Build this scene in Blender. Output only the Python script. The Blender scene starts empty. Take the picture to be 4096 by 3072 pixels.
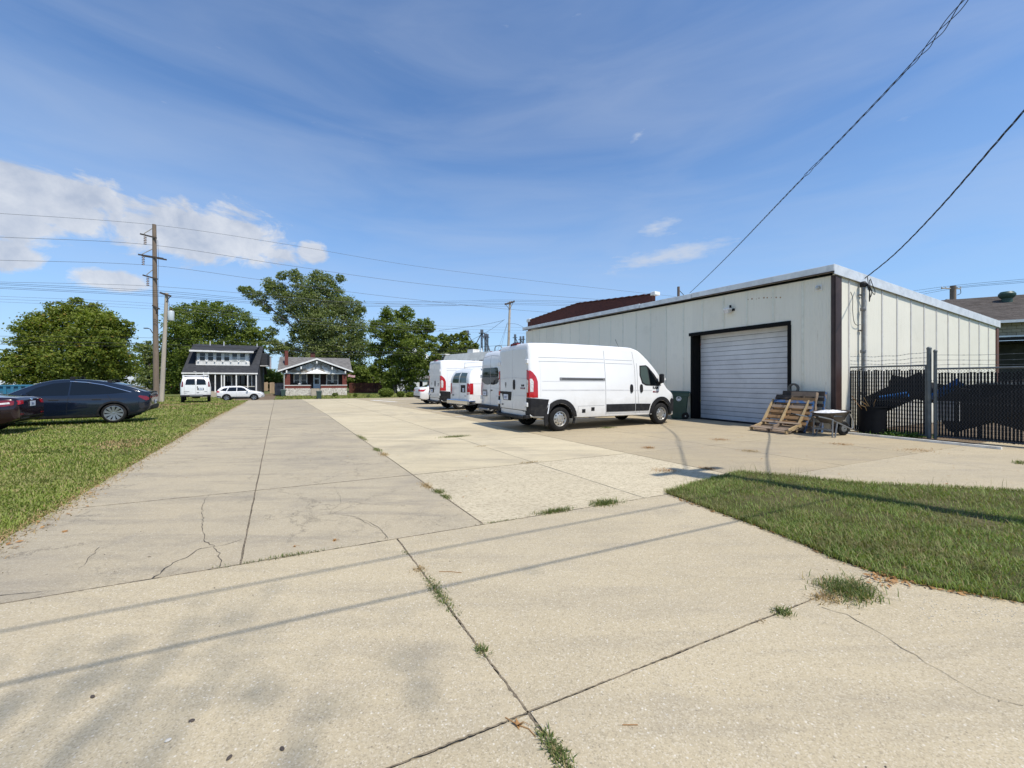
import bpy, bmesh, math, random
import numpy as np
from mathutils import Vector, Matrix, geometry
from mathutils.bvhtree import BVHTree
random.seed(7); rng = np.random.default_rng(7)
R = math.radians
S = bpy.context.scene
COL = S.collection
# ---------------------------------------------------------------- camera, sky, sun, exposure
FPX = 1620.0; EYE = 1.55; HZ = 1522.0
cam = bpy.data.cameras.new('camera'); camo = bpy.data.objects.new('camera', cam); COL.objects.link(camo)
camo.location = (0, 0, EYE); camo.rotation_euler = (R(90), 0, 0)
cam.sensor_fit = 'HORIZONTAL'; cam.sensor_width = 36.0; cam.lens = FPX/4096*36
cam.shift_y = -14.0/4096; cam.clip_end = 3000; cam.clip_start = .05
S.camera = camo
S.view_settings.view_transform = 'Standard'; S.view_settings.look = 'None'
S.view_settings.exposure = 0.0; S.view_settings.gamma = 1.0
S.view_settings.use_curve_mapping = False
SUN_EL = R(59.0); SH = Vector((-.70, .714))          # horizontal direction in which shadows fall
sd = bpy.data.lights.new('sun', 'SUN'); sd.energy = 4.9; sd.angle = R(.53); sd.color = (1.0, .945, .86)
so = bpy.data.objects.new('sun', sd); COL.objects.link(so)
travel = Vector((SH.x*math.cos(SUN_EL), SH.y*math.cos(SUN_EL), -math.sin(SUN_EL)))
so.rotation_euler = travel.to_track_quat('-Z', 'Y').to_euler(); so.location = (10, -10, 30)

class NT:
    """tiny node helper"""
    def __init__(s, tree): s.t = tree; s.n = tree.nodes; s.l = tree.links
    def new(s, typ, **kw):
        n = s.n.new(typ)
        for k, v in kw.items(): setattr(n, k, v)
        return n
    def put(s, sock, v):
        if isinstance(v, bpy.types.NodeSocket): s.l.new(v, sock)
        elif isinstance(v, (tuple, list)):
            sock.default_value = tuple(v) if len(v) != 3 or sock.type != 'RGBA' else (*v, 1)
        else: sock.default_value = v
    def math(s, op, a, b=0, c=0, clamp=False):
        n = s.new('ShaderNodeMath', operation=op); n.use_clamp = clamp
        for i, v in enumerate((a, b, c)): s.put(n.inputs[i], v)
        return n.outputs[0]
    def vmath(s, op, a, b=(0, 0, 0)):
        n = s.new('ShaderNodeVectorMath', operation=op)
        s.put(n.inputs[0], a); s.put(n.inputs[1], b)
        return n.outputs[0]
    def noise(s, vec, scale=5, detail=4, rough=.55, dist=0):
        n = s.new('ShaderNodeTexNoise'); s.put(n.inputs['Vector'], vec)
        n.inputs['Scale'].default_value = scale; n.inputs['Detail'].default_value = detail
        n.inputs['Roughness'].default_value = rough; n.inputs['Distortion'].default_value = dist
        return n.outputs['Fac']
    def voro(s, vec, scale=5, feature='F1', out='Distance'):
        n = s.new('ShaderNodeTexVoronoi', feature=feature); s.put(n.inputs['Vector'], vec)
        n.inputs['Scale'].default_value = scale
        return n.outputs[out]
    def ramp(s, fac, stops):
        n = s.new('ShaderNodeValToRGB'); s.put(n.inputs[0], fac)
        e = n.color_ramp.elements
        while len(e) < len(stops): e.new(.5)
        for i, (p, c) in enumerate(stops):
            e[i].position = p; e[i].color = (*c, 1) if isinstance(c, (tuple, list)) else (c, c, c, 1)
        return n.outputs[0]
    def rangef(s, v, a, b, c=0, d=1):
        n = s.new('ShaderNodeMapRange'); s.put(n.inputs[0], v)
        for i, x in enumerate((a, b, c, d)): n.inputs[i+1].default_value = x
        n.clamp = True
        return n.outputs[0]
    def mix(s, fac, a, b, mode='MIX'):
        n = s.new('ShaderNodeMix', data_type='RGBA', blend_type=mode)
        s.put(n.inputs[0], fac); s.put(n.inputs[6], a); s.put(n.inputs[7], b)
        return n.outputs[2]
    def scalev(s, vec, sc, rot=(0, 0, 0)):
        n = s.new('ShaderNodeMapping'); s.put(n.inputs[0], vec)
        n.inputs['Scale'].default_value = sc; n.inputs['Rotation'].default_value = rot
        return n.outputs[0]

world = bpy.data.worlds.new('World'); S.world = world; world.use_nodes = True
w = NT(world.node_tree); w.n.clear()
sky = w.new('ShaderNodeTexSky', sky_type='NISHITA'); sky.sun_disc = False
sky.sun_elevation = SUN_EL; sky.sun_rotation = math.atan2(-SH.x, -SH.y)
sky.air_density = 1.0; sky.dust_density = .35; sky.ozone_density = 2.2; sky.altitude = 150
tc = w.new('ShaderNodeTexCoord').outputs['Generated']
dirn = w.vmath('NORMALIZE', tc)
sep = w.new('ShaderNodeSeparateXYZ'); w.put(sep.inputs[0], dirn)
az = w.math('MULTIPLY', w.math('ARCTAN2', sep.outputs[0], sep.outputs[1]), 57.29578)
el = w.math('MULTIPLY', w.math('ARCSINE', sep.outputs[2]), 57.29578)
def blob(a0, e0, ra, re, tilt=0.0):
    da = w.math('SUBTRACT', az, a0); de = w.math('SUBTRACT', el, w.math('ADD', w.math('MULTIPLY', da, tilt), e0))
    d = w.math('ADD', w.math('POWER', w.math('DIVIDE', da, ra), 2.0), w.math('POWER', w.math('DIVIDE', de, re), 2.0))
    return w.rangef(w.math('SQRT', d), 0.0, 1.6, 1.0, 0.0)
m = w.math('MAXIMUM', blob(-54, 15.9, 24, 4.3, .0), blob(-37.5, 16.1, 9.5, 3.7))
for b in ((-26.2, 15.9, 1.9, 1.7), (-53, 10.9, 4.5, 1.5), (-45, 9.9, 4.0, 1.3), 
          (78, 14, 12, 3), (-95, 20, 22, 6), (120, 18, 20, 5), (175, 24, 25, 7)):
    m = w.math('MAXIMUM', m, blob(*b))
nz = w.noise(w.scalev(dirn, (1, 1, 1.9)), 9.5, 9, .66, .35)
cum = w.rangef(w.math('ADD', w.math('MULTIPLY', w.math('SUBTRACT', nz, .5), 1.35), m), .43, .62)
nz2 = w.noise(dirn, 16.0, 6, .6, .3)
cumcol = w.mix(w.rangef(nz2, .3, .72), (.50, .56, .68), (.86, .88, .92))
wv = w.scalev(dirn, (1.0, 1.0, 5.5), (0, R(9), 0))
wn = w.noise(wv, 2.2, 6, .55, .5)
wisp = w.math('MULTIPLY', w.rangef(wn, .34, .92, 0, .38), w.rangef(el, 26, 58, 1.0, .38))
hz = w.rangef(el, -2.0, 30.0, .72, .0)
w1 = blob(20.5, 16.0, 8.0, 1.1, .11); w2 = blob(19.5, 19.4, 3.2, 1.2, .12); w3 = blob(17.2, 30.0, 1.5, .8, .3); w4 = blob(-8, 29, 9, 4)
wb = w.math('MAXIMUM', w.math('MAXIMUM', w1, w.math('MULTIPLY', w2, .75)), w.math('MULTIPLY', w3, .62))
wf = w.rangef(w.math('ADD', w.math('MULTIPLY', w.math('SUBTRACT', w.noise(w.scalev(dirn, (1, 1, 3.5)), 14, 7, .65), .5), 1.6), wb), .24, .82, 0, .85)
wisp = w.math('MAXIMUM', wisp, wf)
skyc = w.mix(1.0, sky.outputs[0], (1.28, 1.58, 1.86), 'MULTIPLY')
SKY_K = 9.6
c1 = w.mix(hz, skyc, tuple(SKY_K*x for x in (.36, .57, .90)))
c2 = w.mix(wisp, c1, tuple(SKY_K*x for x in (.60, .68, .82)))
cs = w.mix(1.0, cumcol, (SKY_K, SKY_K, SKY_K), 'MULTIPLY')
c3 = w.mix(w.math('MULTIPLY', cum, .88), c2, cs)
bg = w.new('ShaderNodeBackground'); w.put(bg.inputs[0], c3); bg.inputs[1].default_value = .10
wo = w.new('ShaderNodeOutputWorld'); w.l.new(bg.outputs[0], wo.inputs[0])

# ---------------------------------------------------------------- where things stand
QK = [(-500, 0), (20, 0), (43, -.22), (56, -.88), (61, -1.06), (72, -.85), (90, -.85), (3000, -1.0)]
QX = np.array([k[0] for k in QK], float); QZ = np.array([k[1] for k in QK], float)
def zg(x, y): return float(np.interp(-.43*x+.903*y, QX, QZ))
def zga(x, y): return np.interp(-.43*x+.903*y, QX, QZ)
def G(px, py):
    """ground point seen at photo pixel"""
    k = (px-2048)/FPX
    ys = np.arange(1.0, 250.0, .02)
    z = zga(k*ys, ys)
    p = HZ + FPX*(EYE-z)/ys
    i = int(np.argmax(p <= py))
    return Vector((k*ys[i], ys[i], z[i]))
def P(px, py, Y): return Vector(((px-2048)/FPX*Y, Y, EYE+(HZ-py)/FPX*Y))
O2 = Vector((-.304, 4.36)); TD = Vector((.9026, .4305)); DD = Vector((-.5, .866)); DET = TD.x*DD.y-TD.y*DD.x
def AB(a, b): return O2 + TD*a + DD*b
def toab(x, y):
    x = x-O2.x; y = y-O2.y
    return (x*DD.y-y*DD.x)/DET, (TD.x*y-TD.y*x)/DET
TANG = math.atan2(TD.y, TD.x)

# ---------------------------------------------------------------- object helpers
def link(o, parent=None):
    COL.objects.link(o)
    if parent is not None: o.parent = parent
    return o
def tag(o, label=None, cat=None, group=None, kind=None):
    if label: o['label'] = label
    if cat: o['category'] = cat
    if group: o['group'] = group
    if kind: o['kind'] = kind
    return o
def empty(name, loc=(0, 0, 0), rz=0.0, label=None, cat=None, group=None, scale=1.0):
    o = bpy.data.objects.new(name, None); o.empty_display_size = .2; link(o)
    o.location = loc; o.rotation_euler = (0, 0, rz); o.scale = (scale,)*3
    return tag(o, label, cat, group)
def children(o): return [c for c in bpy.data.objects if c.parent == o]
def copy_tree(o, parent=None):
    c = o.copy(); link(c, parent)
    for ch in children(o): copy_tree(ch, c)
    return c
def obj_from(name, me, parent=None): return link(bpy.data.objects.new(name, me), parent)
def mesh_np(name, verts, faces, mat, parent=None, smooth=False, k=None):
    verts = np.asarray(verts, dtype=np.float32); faces = np.asarray(faces, dtype=np.int32)
    k = faces.shape[1]
    me = bpy.data.meshes.new(name)
    me.vertices.add(len(verts)); me.vertices.foreach_set('co', verts.ravel())
    me.loops.add(faces.size); me.loops.foreach_set('vertex_index', faces.ravel())
    me.polygons.add(len(faces)); me.polygons.foreach_set('loop_start', np.arange(0, faces.size, k, dtype=np.int32))
    try: me.polygons.foreach_set('loop_total', np.full(len(faces), k, dtype=np.int32))
    except Exception: pass
    me.update(calc_edges=True); me.validate()
    if mat: me.materials.append(mat)
    if smooth: me.polygons.foreach_set('use_smooth', np.ones(len(faces), dtype=bool))
    return obj_from(name, me, parent)
class MB:
    def __init__(s): s.v = []; s.f = []
    def add(s, vs, fs):
        n = len(s.v); s.v += [tuple(v) for v in vs]; s.f += [tuple(i+n for i in f) for f in fs]; return s
    def box(s, c, size, rot=None):
        hx, hy, hz_ = (q/2 for q in size); c = Vector(c)
        vs = [Vector((x, y, z)) for x in (-hx, hx) for y in (-hy, hy) for z in (-hz_, hz_)]
        if rot is not None: vs = [rot @ v for v in vs]
        return s.add([v+c for v in vs], [(0, 1, 3, 2), (4, 6, 7, 5), (0, 4, 5, 1), (2, 3, 7, 6), (0, 2, 6, 4), (1, 5, 7, 3)])
    def bb(s, x0, x1, y0, y1, z0, z1): return s.box(((x0+x1)/2, (y0+y1)/2, (z0+z1)/2), (abs(x1-x0), abs(y1-y0), abs(z1-z0)))
    def bar(s, p, q, w_, h_, up=(0, 0, 1)):
        p = Vector(p); q = Vector(q); d = q-p; L = d.length; d.normalize()
        up = Vector(up)
        if abs(d.dot(up)) > .98: up = Vector((1, 0, 0))
        a = d.cross(up).normalized(); b = a.cross(d)
        return s.box((p+q)/2, (L, w_, h_), Matrix((d, a, b)).transposed())
    def tube(s, pts, r, n=8, cap=True):
        pts = [Vector(p) for p in pts]; rs = r if isinstance(r, (list, tuple)) else [r]*len(pts)
        vs = []; fs = []; pa = None
        for i, p in enumerate(pts):
            d = (pts[min(i+1, len(pts)-1)]-pts[max(i-1, 0)]).normalized()
            if pa is None: pa = d.orthogonal().normalized()
            a = (pa-d*pa.dot(d)).normalized(); pa = a; b = d.cross(a)
            for j in range(n):
                t_ = 2*math.pi*j/n; vs.append(p+(a*math.cos(t_)+b*math.sin(t_))*rs[i])
        for i in range(len(pts)-1):
            for j in range(n):
                k = (j+1) % n; fs.append((i*n+j, i*n+k, (i+1)*n+k, (i+1)*n+j))
        if cap: fs.append(tuple(range(n))[::-1]); fs.append(tuple((len(pts)-1)*n+j for j in range(n)))
        return s.add(vs, fs)
    def lathe(s, prof, n=24, axis='y', c=(0, 0, 0), closed=False):
        c = Vector(c); vs = []; fs = []
        for (r, h) in prof:
            for j in range(n):
                t_ = 2*math.pi*j/n; x, z = r*math.cos(t_), r*math.sin(t_)
                vs.append(c+Vector({'y': (x, h, z), 'z': (x, z, h), 'x': (h, x, z)}[axis]))
        m_ = len(prof)
        for i in range(m_-1 if not closed else m_):
            for j in range(n):
                k = (j+1) % n; i2 = (i+1) % m_
                fs.append((i*n+j, i*n+k, i2*n+k, i2*n+j))
        return s.add(vs, fs)
    def prism(s, poly, z0, z1, f=lambda p, z: (p[0], p[1], z)):
        n = len(poly); vs = [f(p, z0) for p in poly]+[f(p, z1) for p in poly]
        return s.add(vs, [tuple(range(n))[::-1], tuple(range(n, 2*n))]+[(i, (i+1) % n, (i+1) % n+n, i+n) for i in range(n)])
    def build(s, name, mat, parent=None, smooth=False, bevel=0, angle=35):
        me = bpy.data.meshes.new(name); me.from_pydata([tuple(v) for v in s.v], [], s.f); me.update()
        bm = bmesh.new(); bm.from_mesh(me)
        bmesh.ops.recalc_face_normals(bm, faces=bm.faces)
        if bevel: bmesh.ops.bevel(bm, geom=[e for e in bm.edges if len(e.link_faces) == 2 and e.calc_face_angle(0) > .6], offset=bevel, segments=1, affect='EDGES')
        if smooth:
            for f in bm.faces: f.smooth = True
            for e in bm.edges:
                if len(e.link_faces) == 2 and e.calc_face_angle(0) > R(angle): e.smooth = False
        bm.to_mesh(me); bm.free()
        if mat: me.materials.append(mat)
        return obj_from(name, me, parent)
def resample(poly, step, closed=True):
    out = []; n = len(poly)
    for i in range(n if closed else n-1):
        a = Vector(poly[i][:2]); b = Vector(poly[(i+1) % n][:2]); k = max(1, int(math.ceil((b-a).length/step)))
        for j in range(k): out.append(a.lerp(b, j/k))
    if not closed: out.append(Vector(poly[-1][:2]))
    return out
def inside(p, poly):
    c = False; n = len(poly); j = n-1
    for i in range(n):
        xi, yi = poly[i][0], poly[i][1]; xj, yj = poly[j][0], poly[j][1]
        if (yi > p[1]) != (yj > p[1]) and p[0] < (xj-xi)*(p[1]-yi)/(yj-yi+1e-12)+xi: c = not c
        j = i
    return c
def cdt(poly, step):
    """fill an outline with small triangles"""
    o = resample(poly, step)
    xs = [p.x for p in o]; ys = [p.y for p in o]; pts = list(o)
    nx = int((max(xs)-min(xs))/step); ny = int((max(ys)-min(ys))/step)
    cut = step*.35
    for i in range(nx+1):
        for j in range(ny+1):
            q = Vector((min(xs)+(i+.5)*step, min(ys)+(j+.5)*step))
            if inside(q, o) and min((q-p).length for p in o) > cut: pts.append(q)
    n = len(o)
    r = geometry.delaunay_2d_cdt([Vector((p.x, p.y)) for p in pts], [(i, (i+1) % n) for i in range(n)], [tuple(range(n))], 1, 1e-6)
    return [v for v in r[0]], [tuple(f) for f in r[2]]
def clip(poly, p0, nrm):
    out = []; n = len(poly)
    for i in range(n):
        a = Vector(poly[i]); b = Vector(poly[(i+1) % n])
        da = (a-p0).dot(nrm); db = (b-p0).dot(nrm)
        if da >= 0: out.append(a)
        if (da >= 0) != (db >= 0): out.append(a.lerp(b, da/(da-db)))
    return out
def sheet(name, poly, mat, dz, step, parent=None, skirt=0.0, jit=0.0):
    """horizontal sheet following the ground"""
    vs, fs = cdt(poly, step)
    v3 = []
    for v in vs:
        jx = (random.uniform(-jit, jit), random.uniform(-jit, jit)) if jit else (0, 0)
        v3.append((v.x+jx[0], v.y+jx[1], zg(v.x, v.y)+dz))
    mb = MB(); mb.add(v3, fs)
    if skirt:
        cnt = {}
        for f in fs:
            for i in range(len(f)):
                e = (f[i], f[(i+1) % len(f)]); k = tuple(sorted(e)); cnt.setdefault(k, []).append(e)
        be = [v_[0] for v_ in cnt.values() if len(v_) == 1]
        base = len(v3); idx = {}
        for a, b in be:
            for q in (a, b):
                if q not in idx: idx[q] = len(mb.v); mb.v.append((v3[q][0], v3[q][1], v3[q][2]-skirt))
            mb.f.append((a, b, idx[b], idx[a]))
    return mb.build(name, mat, parent)
def text(s_, size, mat, mw, parent, name='lettering', extrude=.003, space=1.0, bold=.0):
    cu = bpy.data.curves.new(name, 'FONT'); cu.body = s_; cu.size = size; cu.extrude = extrude
    cu.align_x = 'CENTER'; cu.align_y = 'CENTER'; cu.space_character = space; cu.offset = bold; cu.resolution_u = 2
    tmp = bpy.data.objects.new('tmp', cu); COL.objects.link(tmp)
    dg = bpy.context.evaluated_depsgraph_get(); me = bpy.data.meshes.new_from_object(tmp.evaluated_get(dg))
    bpy.data.objects.remove(tmp); bpy.data.curves.remove(cu)
    me.transform(mw); me.name = name; me.materials.clear(); me.materials.append(mat)
    return obj_from(name, me, parent)
def frame(o, xd, yd):
    xd = Vector(xd).normalized(); yd = Vector(yd).normalized(); zd = xd.cross(yd)
    m_ = Matrix((xd, yd, zd)).transposed().to_4x4(); m_.translation = Vector(o); return m_

# ---------------------------------------------------------------- materials
def mat(name, col, rough=.7, metal=0.0, var=.12, scale=3.0, bump=0.0, bscale=60.0, dirt=None, dscale=1.5, spec=.5, stretch=(1, 1, 1), coat=0.0, emit=None, alpha=None, rnd=0.0, lo=.45, hi=.7):
    m_ = bpy.data.materials.new(name); m_.use_nodes = True; t = NT(m_.node_tree); t.n.clear()
    b = t.new('ShaderNodeBsdfPrincipled'); o = t.new('ShaderNodeOutputMaterial'); t.l.new(b.outputs[0], o.inputs[0])
    v = t.new('ShaderNodeTexCoord').outputs['Object']; v = t.scalev(v, stretch)
    c = col
    f = t.rangef(t.noise(v, scale, 5, .6), .3, .7, 1-var, 1+var)
    c = t.mix(1.0, (*col, 1), t.new('ShaderNodeCombineColor').outputs[0], 'MULTIPLY')
    cc = t.n[-1]; mixn = cc
    comb = [n for n in t.n if n.bl_idname == 'ShaderNodeCombineColor'][-1]
    for i in range(3): t.l.new(f, comb.inputs[i])
    if rnd:
        oi = t.new('ShaderNodeObjectInfo').outputs['Random']
        hs = t.new('ShaderNodeHueSaturation'); t.put(hs.inputs['Color'], c); t.put(hs.inputs['Value'], t.rangef(oi, 0, 1, 1-rnd, 1+rnd)); c = hs.outputs[0]
    if dirt is not None:
        dm = t.rangef(t.noise(v, dscale, 7, .65, .4), lo, hi)
        c = t.mix(t.math('MULTIPLY', dm, dirt[3] if len(dirt) > 3 else .6), c, (*dirt[:3], 1))
    t.put(b.inputs['Base Color'], c)
    b.inputs['Roughness'].default_value = rough; b.inputs['Metallic'].default_value = metal
    b.inputs['Specular IOR Level'].default_value = spec; b.inputs['Coat Weight'].default_value = coat; b.inputs['Coat Roughness'].default_value = .04
    if bump:
        bn = t.new('ShaderNodeBump'); bn.inputs['Strength'].default_value = 1; bn.inputs['Distance'].default_value = bump
        t.put(bn.inputs['Height'], t.noise(v, bscale, 3, .6)); t.l.new(bn.outputs[0], b.inputs['Normal'])
    return m_
def concrete(name, ca, cb, speck=.5, stain=(.16, .15, .13), stamt=.45, cracks=0.0, rough_pat=0.0, warm=None, spscale=95):
    m_ = bpy.data.materials.new(name); m_.use_nodes = True; t = NT(m_.node_tree); t.n.clear()
    b = t.new('ShaderNodeBsdfPrincipled'); o = t.new('ShaderNodeOutputMaterial'); t.l.new(b.outputs[0], o.inputs[0])
    v = t.new('ShaderNodeTexCoord').outputs['Object']
    c = t.mix(t.rangef(t.noise(v, .45, 4, .6), .32, .68), (*ca, 1), (*cb, 1))
    oi = t.new('ShaderNodeObjectInfo').outputs['Random']
    hs = t.new('ShaderNodeHueSaturation'); t.put(hs.inputs['Color'], c); t.put(hs.inputs['Value'], t.rangef(oi, 0, 1, .95, 1.05)); c = hs.outputs[0]
    # broom and weather streaks
    sv = t.scalev(v, (.55, 3.2, 1), (0, 0, -TANG))
    c = t.mix(t.math('MULTIPLY', t.rangef(t.noise(sv, .9, 7, .68, .3), .48, .72), stamt), c, (*stain, 1))
    c = t.mix(t.math('MULTIPLY', t.rangef(t.noise(v, 1.7, 8, .7, .6), .54, .74), stamt*.8), c, tuple(x*1.15 for x in stain)+(1,))
    c = t.mix(t.rangef(t.noise(v, 5.0, 6, .7), .5, .8, 0, .30), c, tuple(min(1, x*1.22) for x in ca)+(1,))
    # aggregate
    n1 = t.noise(v, 210, 3, .9); vc = t.new('ShaderNodeTexVoronoi'); t.put(vc.inputs['Vector'], v); vc.inputs['Scale'].default_value = 150
    sc_ = t.new('ShaderNodeSeparateColor'); t.l.new(vc.outputs['Color'], sc_.inputs[0]); n2 = sc_.outputs[0]
    c = t.mix(t.rangef(n2, 0, .30, speck*.42, 0), c, (.17, .145, .105, 1))
    c = t.mix(t.rangef(n2, .72, 1.0, 0, speck*.40), c, (.70, .64, .52, 1))
    c = t.mix(t.rangef(n1, .36, .52, speck*.30, 0), c, (.16, .14, .10, 1))
    v3 = t.new('ShaderNodeTexVoronoi'); t.put(v3.inputs['Vector'], v); v3.inputs['Scale'].default_value = 42
    s3_ = t.new('ShaderNodeSeparateColor'); t.l.new(v3.outputs['Color'], s3_.inputs[0])
    c = t.mix(t.math('MULTIPLY', t.rangef(v3.outputs['Distance'], .10, .26, 1, 0), t.rangef(s3_.outputs[1], .86, .90, 0, .62*speck)), c, (.10, .085, .065, 1))
    c = t.mix(t.math('MULTIPLY', t.rangef(v3.outputs['Distance'], .10, .26, 1, 0), t.rangef(s3_.outputs[2], .90, .93, 0, .6*speck)), c, (.75, .71, .62, 1))
    big = t.noise(v, .33, 5, .62, .6)
    c = t.mix(t.rangef(big, .50, .72, 0, .34*(stamt/.45)), c, (.25, .22, .18, 1))
    hgt = t.math('ADD', t.math('MULTIPLY', n1, .6), t.math('MULTIPLY', n2, .4))
    if rough_pat:
        rv = t.scalev(v, (1, 2.6, 1), (0, 0, -TANG))
        rp = t.noise(rv, 17, 5, .75, 1.2)
        c = t.mix(t.rangef(rp, .50, .60, 0, rough_pat), c, (.24, .19, .12, 1))
        hgt = t.math('ADD', hgt, t.math('MULTIPLY', rp, -2.2))
    if cracks:
        wv_ = t.vmath('ADD', v, t.vmath('SCALE', v))
        dn = t.new('ShaderNodeTexNoise'); t.put(dn.inputs['Vector'], v); dn.inputs['Scale'].default_value = 2.2; dn.inputs['Detail'].default_value = 7; dn.inputs['Roughness'].default_value = .7
        off = t.vmath('MULTIPLY', t.vmath('SUBTRACT', dn.outputs['Color'], (.5, .5, .5)), (.9, .9, .9))
        ve = t.voro(t.vmath('ADD', v, off), .75, 'DISTANCE_TO_EDGE')
        mk = t.math('MULTIPLY', t.rangef(ve, .0025, .010, 1, 0), t.rangef(t.noise(v, .5, 3), .47, .56, 0, cracks))
        ve2 = t.voro(t.vmath('ADD', v, off), 3.1, 'DISTANCE_TO_EDGE')
        mk2 = t.math('MULTIPLY', t.rangef(ve2, .004, .02, 1, 0), t.rangef(t.noise(t.vmath('ADD', v, (7, 3, 0)), .75, 3), .55, .62, 0, cracks*.7))
        mk = t.math('MAXIMUM', mk, mk2)
        c = t.mix(mk, c, (.10, .09, .075, 1)); hgt = t.math('SUBTRACT', hgt, t.math('MULTIPLY', mk, 3))
    t.put(b.inputs['Base Color'], c); b.inputs['Roughness'].default_value = .9; b.inputs['Specular IOR Level'].default_value = .25
    bn = t.new('ShaderNodeBump'); bn.inputs['Distance'].default_value = .0016; bn.inputs['Strength'].default_value = .8
    t.put(bn.inputs['Height'], hgt); t.l.new(bn.outputs[0], b.inputs['Normal'])
    return m_
def leafmat(name, ca, cb, trans=.35, vscale=.35, yellow=None, patch=None):
    m_ = bpy.data.materials.new(name); m_.use_nodes = True; t = NT(m_.node_tree); t.n.clear()
    b = t.new('ShaderNodeBsdfPrincipled'); o = t.new('ShaderNodeOutputMaterial')
    g = t.new('ShaderNodeNewGeometry'); rp = g.outputs['Random Per Island']
    v = t.new('ShaderNodeTexCoord').outputs['Object']
    f = t.math('ADD', t.math('MULTIPLY', rp, .5), t.math('MULTIPLY', t.rangef(t.noise(v, vscale, 4, .6), .3, .7), .5))
    st = [(0.0, ca), (1.0, cb)]
    c = t.ramp(f, st)
    if yellow: c = t.mix(t.rangef(t.math('FRACT', t.math('MULTIPLY', rp, 37.3)), 1-yellow[3], 1-yellow[3]*.6, 0, 1), c, (*yellow[:3], 1))
    if patch:
        pf = t.math('ADD', t.math('MULTIPLY', t.noise(v, patch[3], 5, .65, .6), .8), t.math('MULTIPLY', rp, .2))
        c = t.mix(t.rangef(pf, patch[4], patch[4]+.12, 0, .75), c, (*patch[:3], 1))
        dk = t.noise(t.vmath('ADD', v, (31, 17, 0)), patch[3]*1.7, 5, .7, .5)
        c = t.mix(t.rangef(dk, .50, .66, 0, .55), c, tuple(x*.55 for x in ca)+(1,))
    t.put(b.inputs['Base Color'], c); b.inputs['Roughness'].default_value = .55; b.inputs['Specular IOR Level'].default_value = .3
    tr = t.new('ShaderNodeBsdfTranslucent'); t.put(tr.inputs[0], t.mix(1.0, c, (1.3, 1.5, .6, 1), 'MULTIPLY'))
    ms = t.new('ShaderNodeMixShader'); ms.inputs[0].default_value = trans
    t.l.new(b.outputs[0], ms.inputs[1]); t.l.new(tr.outputs[0], ms.inputs[2]); t.l.new(ms.outputs[0], o.inputs[0])
    return m_
def glassmat(name, col, rough=.04, spec=.9):
    m_ = mat(name, col, rough, 0, .1, 1.0, spec=spec); return m_
def soil(name, cols, scale=.6, bump=.02):
    m_ = bpy.data.materials.new(name); m_.use_nodes = True; t = NT(m_.node_tree); t.n.clear()
    b = t.new('ShaderNodeBsdfPrincipled'); o = t.new('ShaderNodeOutputMaterial'); t.l.new(b.outputs[0], o.inputs[0])
    v = t.new('ShaderNodeTexCoord').outputs['Object']
    c = t.mix(t.rangef(t.noise(v, scale, 6, .65), .36, .64), (*cols[0], 1), (*cols[1], 1))
    c = t.mix(t.rangef(t.noise(v, scale*.37, 6, .7, .5), .50, .66, 0, .85), c, (*cols[2], 1))
    c = t.mix(t.rangef(t.noise(v, 38, 4, .8), .42, .66, .55, 0), c, tuple(x*.35 for x in cols[0])+(1,))
    c = t.mix(t.rangef(t.noise(v, 9, 4, .8), .55, .75, 0, .5), c, (*cols[3], 1))
    t.put(b.inputs['Base Color'], c); b.inputs['Roughness'].default_value = .95; b.inputs['Specular IOR Level'].default_value = .15
    bn = t.new('ShaderNodeBump'); bn.inputs['Distance'].default_value = bump
    t.put(bn.inputs['Height'], t.noise(v, 30, 5, .8)); t.l.new(bn.outputs[0], b.inputs['Normal'])
    return m_
M = {}
M['conc'] = concrete('concrete_apron', (.435, .362, .238), (.48, .402, .268), .95, (.24, .21, .165), .45, spscale=70)
M['conc_l'] = concrete('concrete_strip', (.425, .355, .24), (.375, .32, .225), .7, (.20, .178, .145), .66, cracks=.45)
M['conc_y'] = concrete('concrete_cream', (.51, .43, .28), (.57, .49, .33), .6, (.33, .28, .20), .75)
M['conc_w'] = concrete('concrete_rough', (.59, .51, .355), (.54, .465, .32), .55, (.34, .29, .20), .40, rough_pat=.80)
M['conc_p'] = concrete('concrete_parking', (.42, .34, .215), (.38, .315, .205), .6, (.25, .21, .155), .55)
M['joint'] = mat('joint_dirt', (.06, .052, .042), .95, 0, .5, 8, bump=.01)
M['asphalt'] = mat('asphalt', (.12, .118, .115), .9, 0, .2, 4, bump=.004, bscale=120)
M['grassground'] = soil('grass_ground', [(.10, .135, .035), (.14, .175, .045), (.30, .25, .13), (.20, .19, .08)])
M['soil'] = soil('lawn_soil', [(.10, .105, .035), (.12, .13, .04), (.21, .165, .095), (.17, .145, .07)], 1.1)
M['gravel'] = soil('dirt_gravel', [(.20, .15, .10), (.26, .20, .14), (.15, .11, .08), (.33, .29, .24)], .8)
M['white_line'] = mat('white_paint_line', (.74, .73, .68), .7, 0, .1, 6, dirt=(.42, .38, .3, .75), dscale=5)
M['white'] = mat('white_vehicle_paint', (.80, .80, .79), .22, 0, .02, 1, coat=.5, dirt=(.62, .60, .56, .22), dscale=1.2)
M['white_trim'] = mat('white_painted_wood', (.80, .79, .76), .6, 0, .06, 3, dirt=(.5, .48, .42, .4), dscale=2)
M['blackp'] = mat('black_plastic', (.014, .014, .016), .6, 0, .25, 5, bump=.001, dirt=(.05, .048, .043, .5), dscale=4, spec=.22)
M['rubber'] = mat('tyre_rubber', (.013, .013, .013), .8, 0, .3, 9, dirt=(.06, .054, .046, .4), dscale=3, spec=.2)
M['dark'] = mat('dark_void', (.006, .006, .007), .9, 0, .1, 2)
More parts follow.
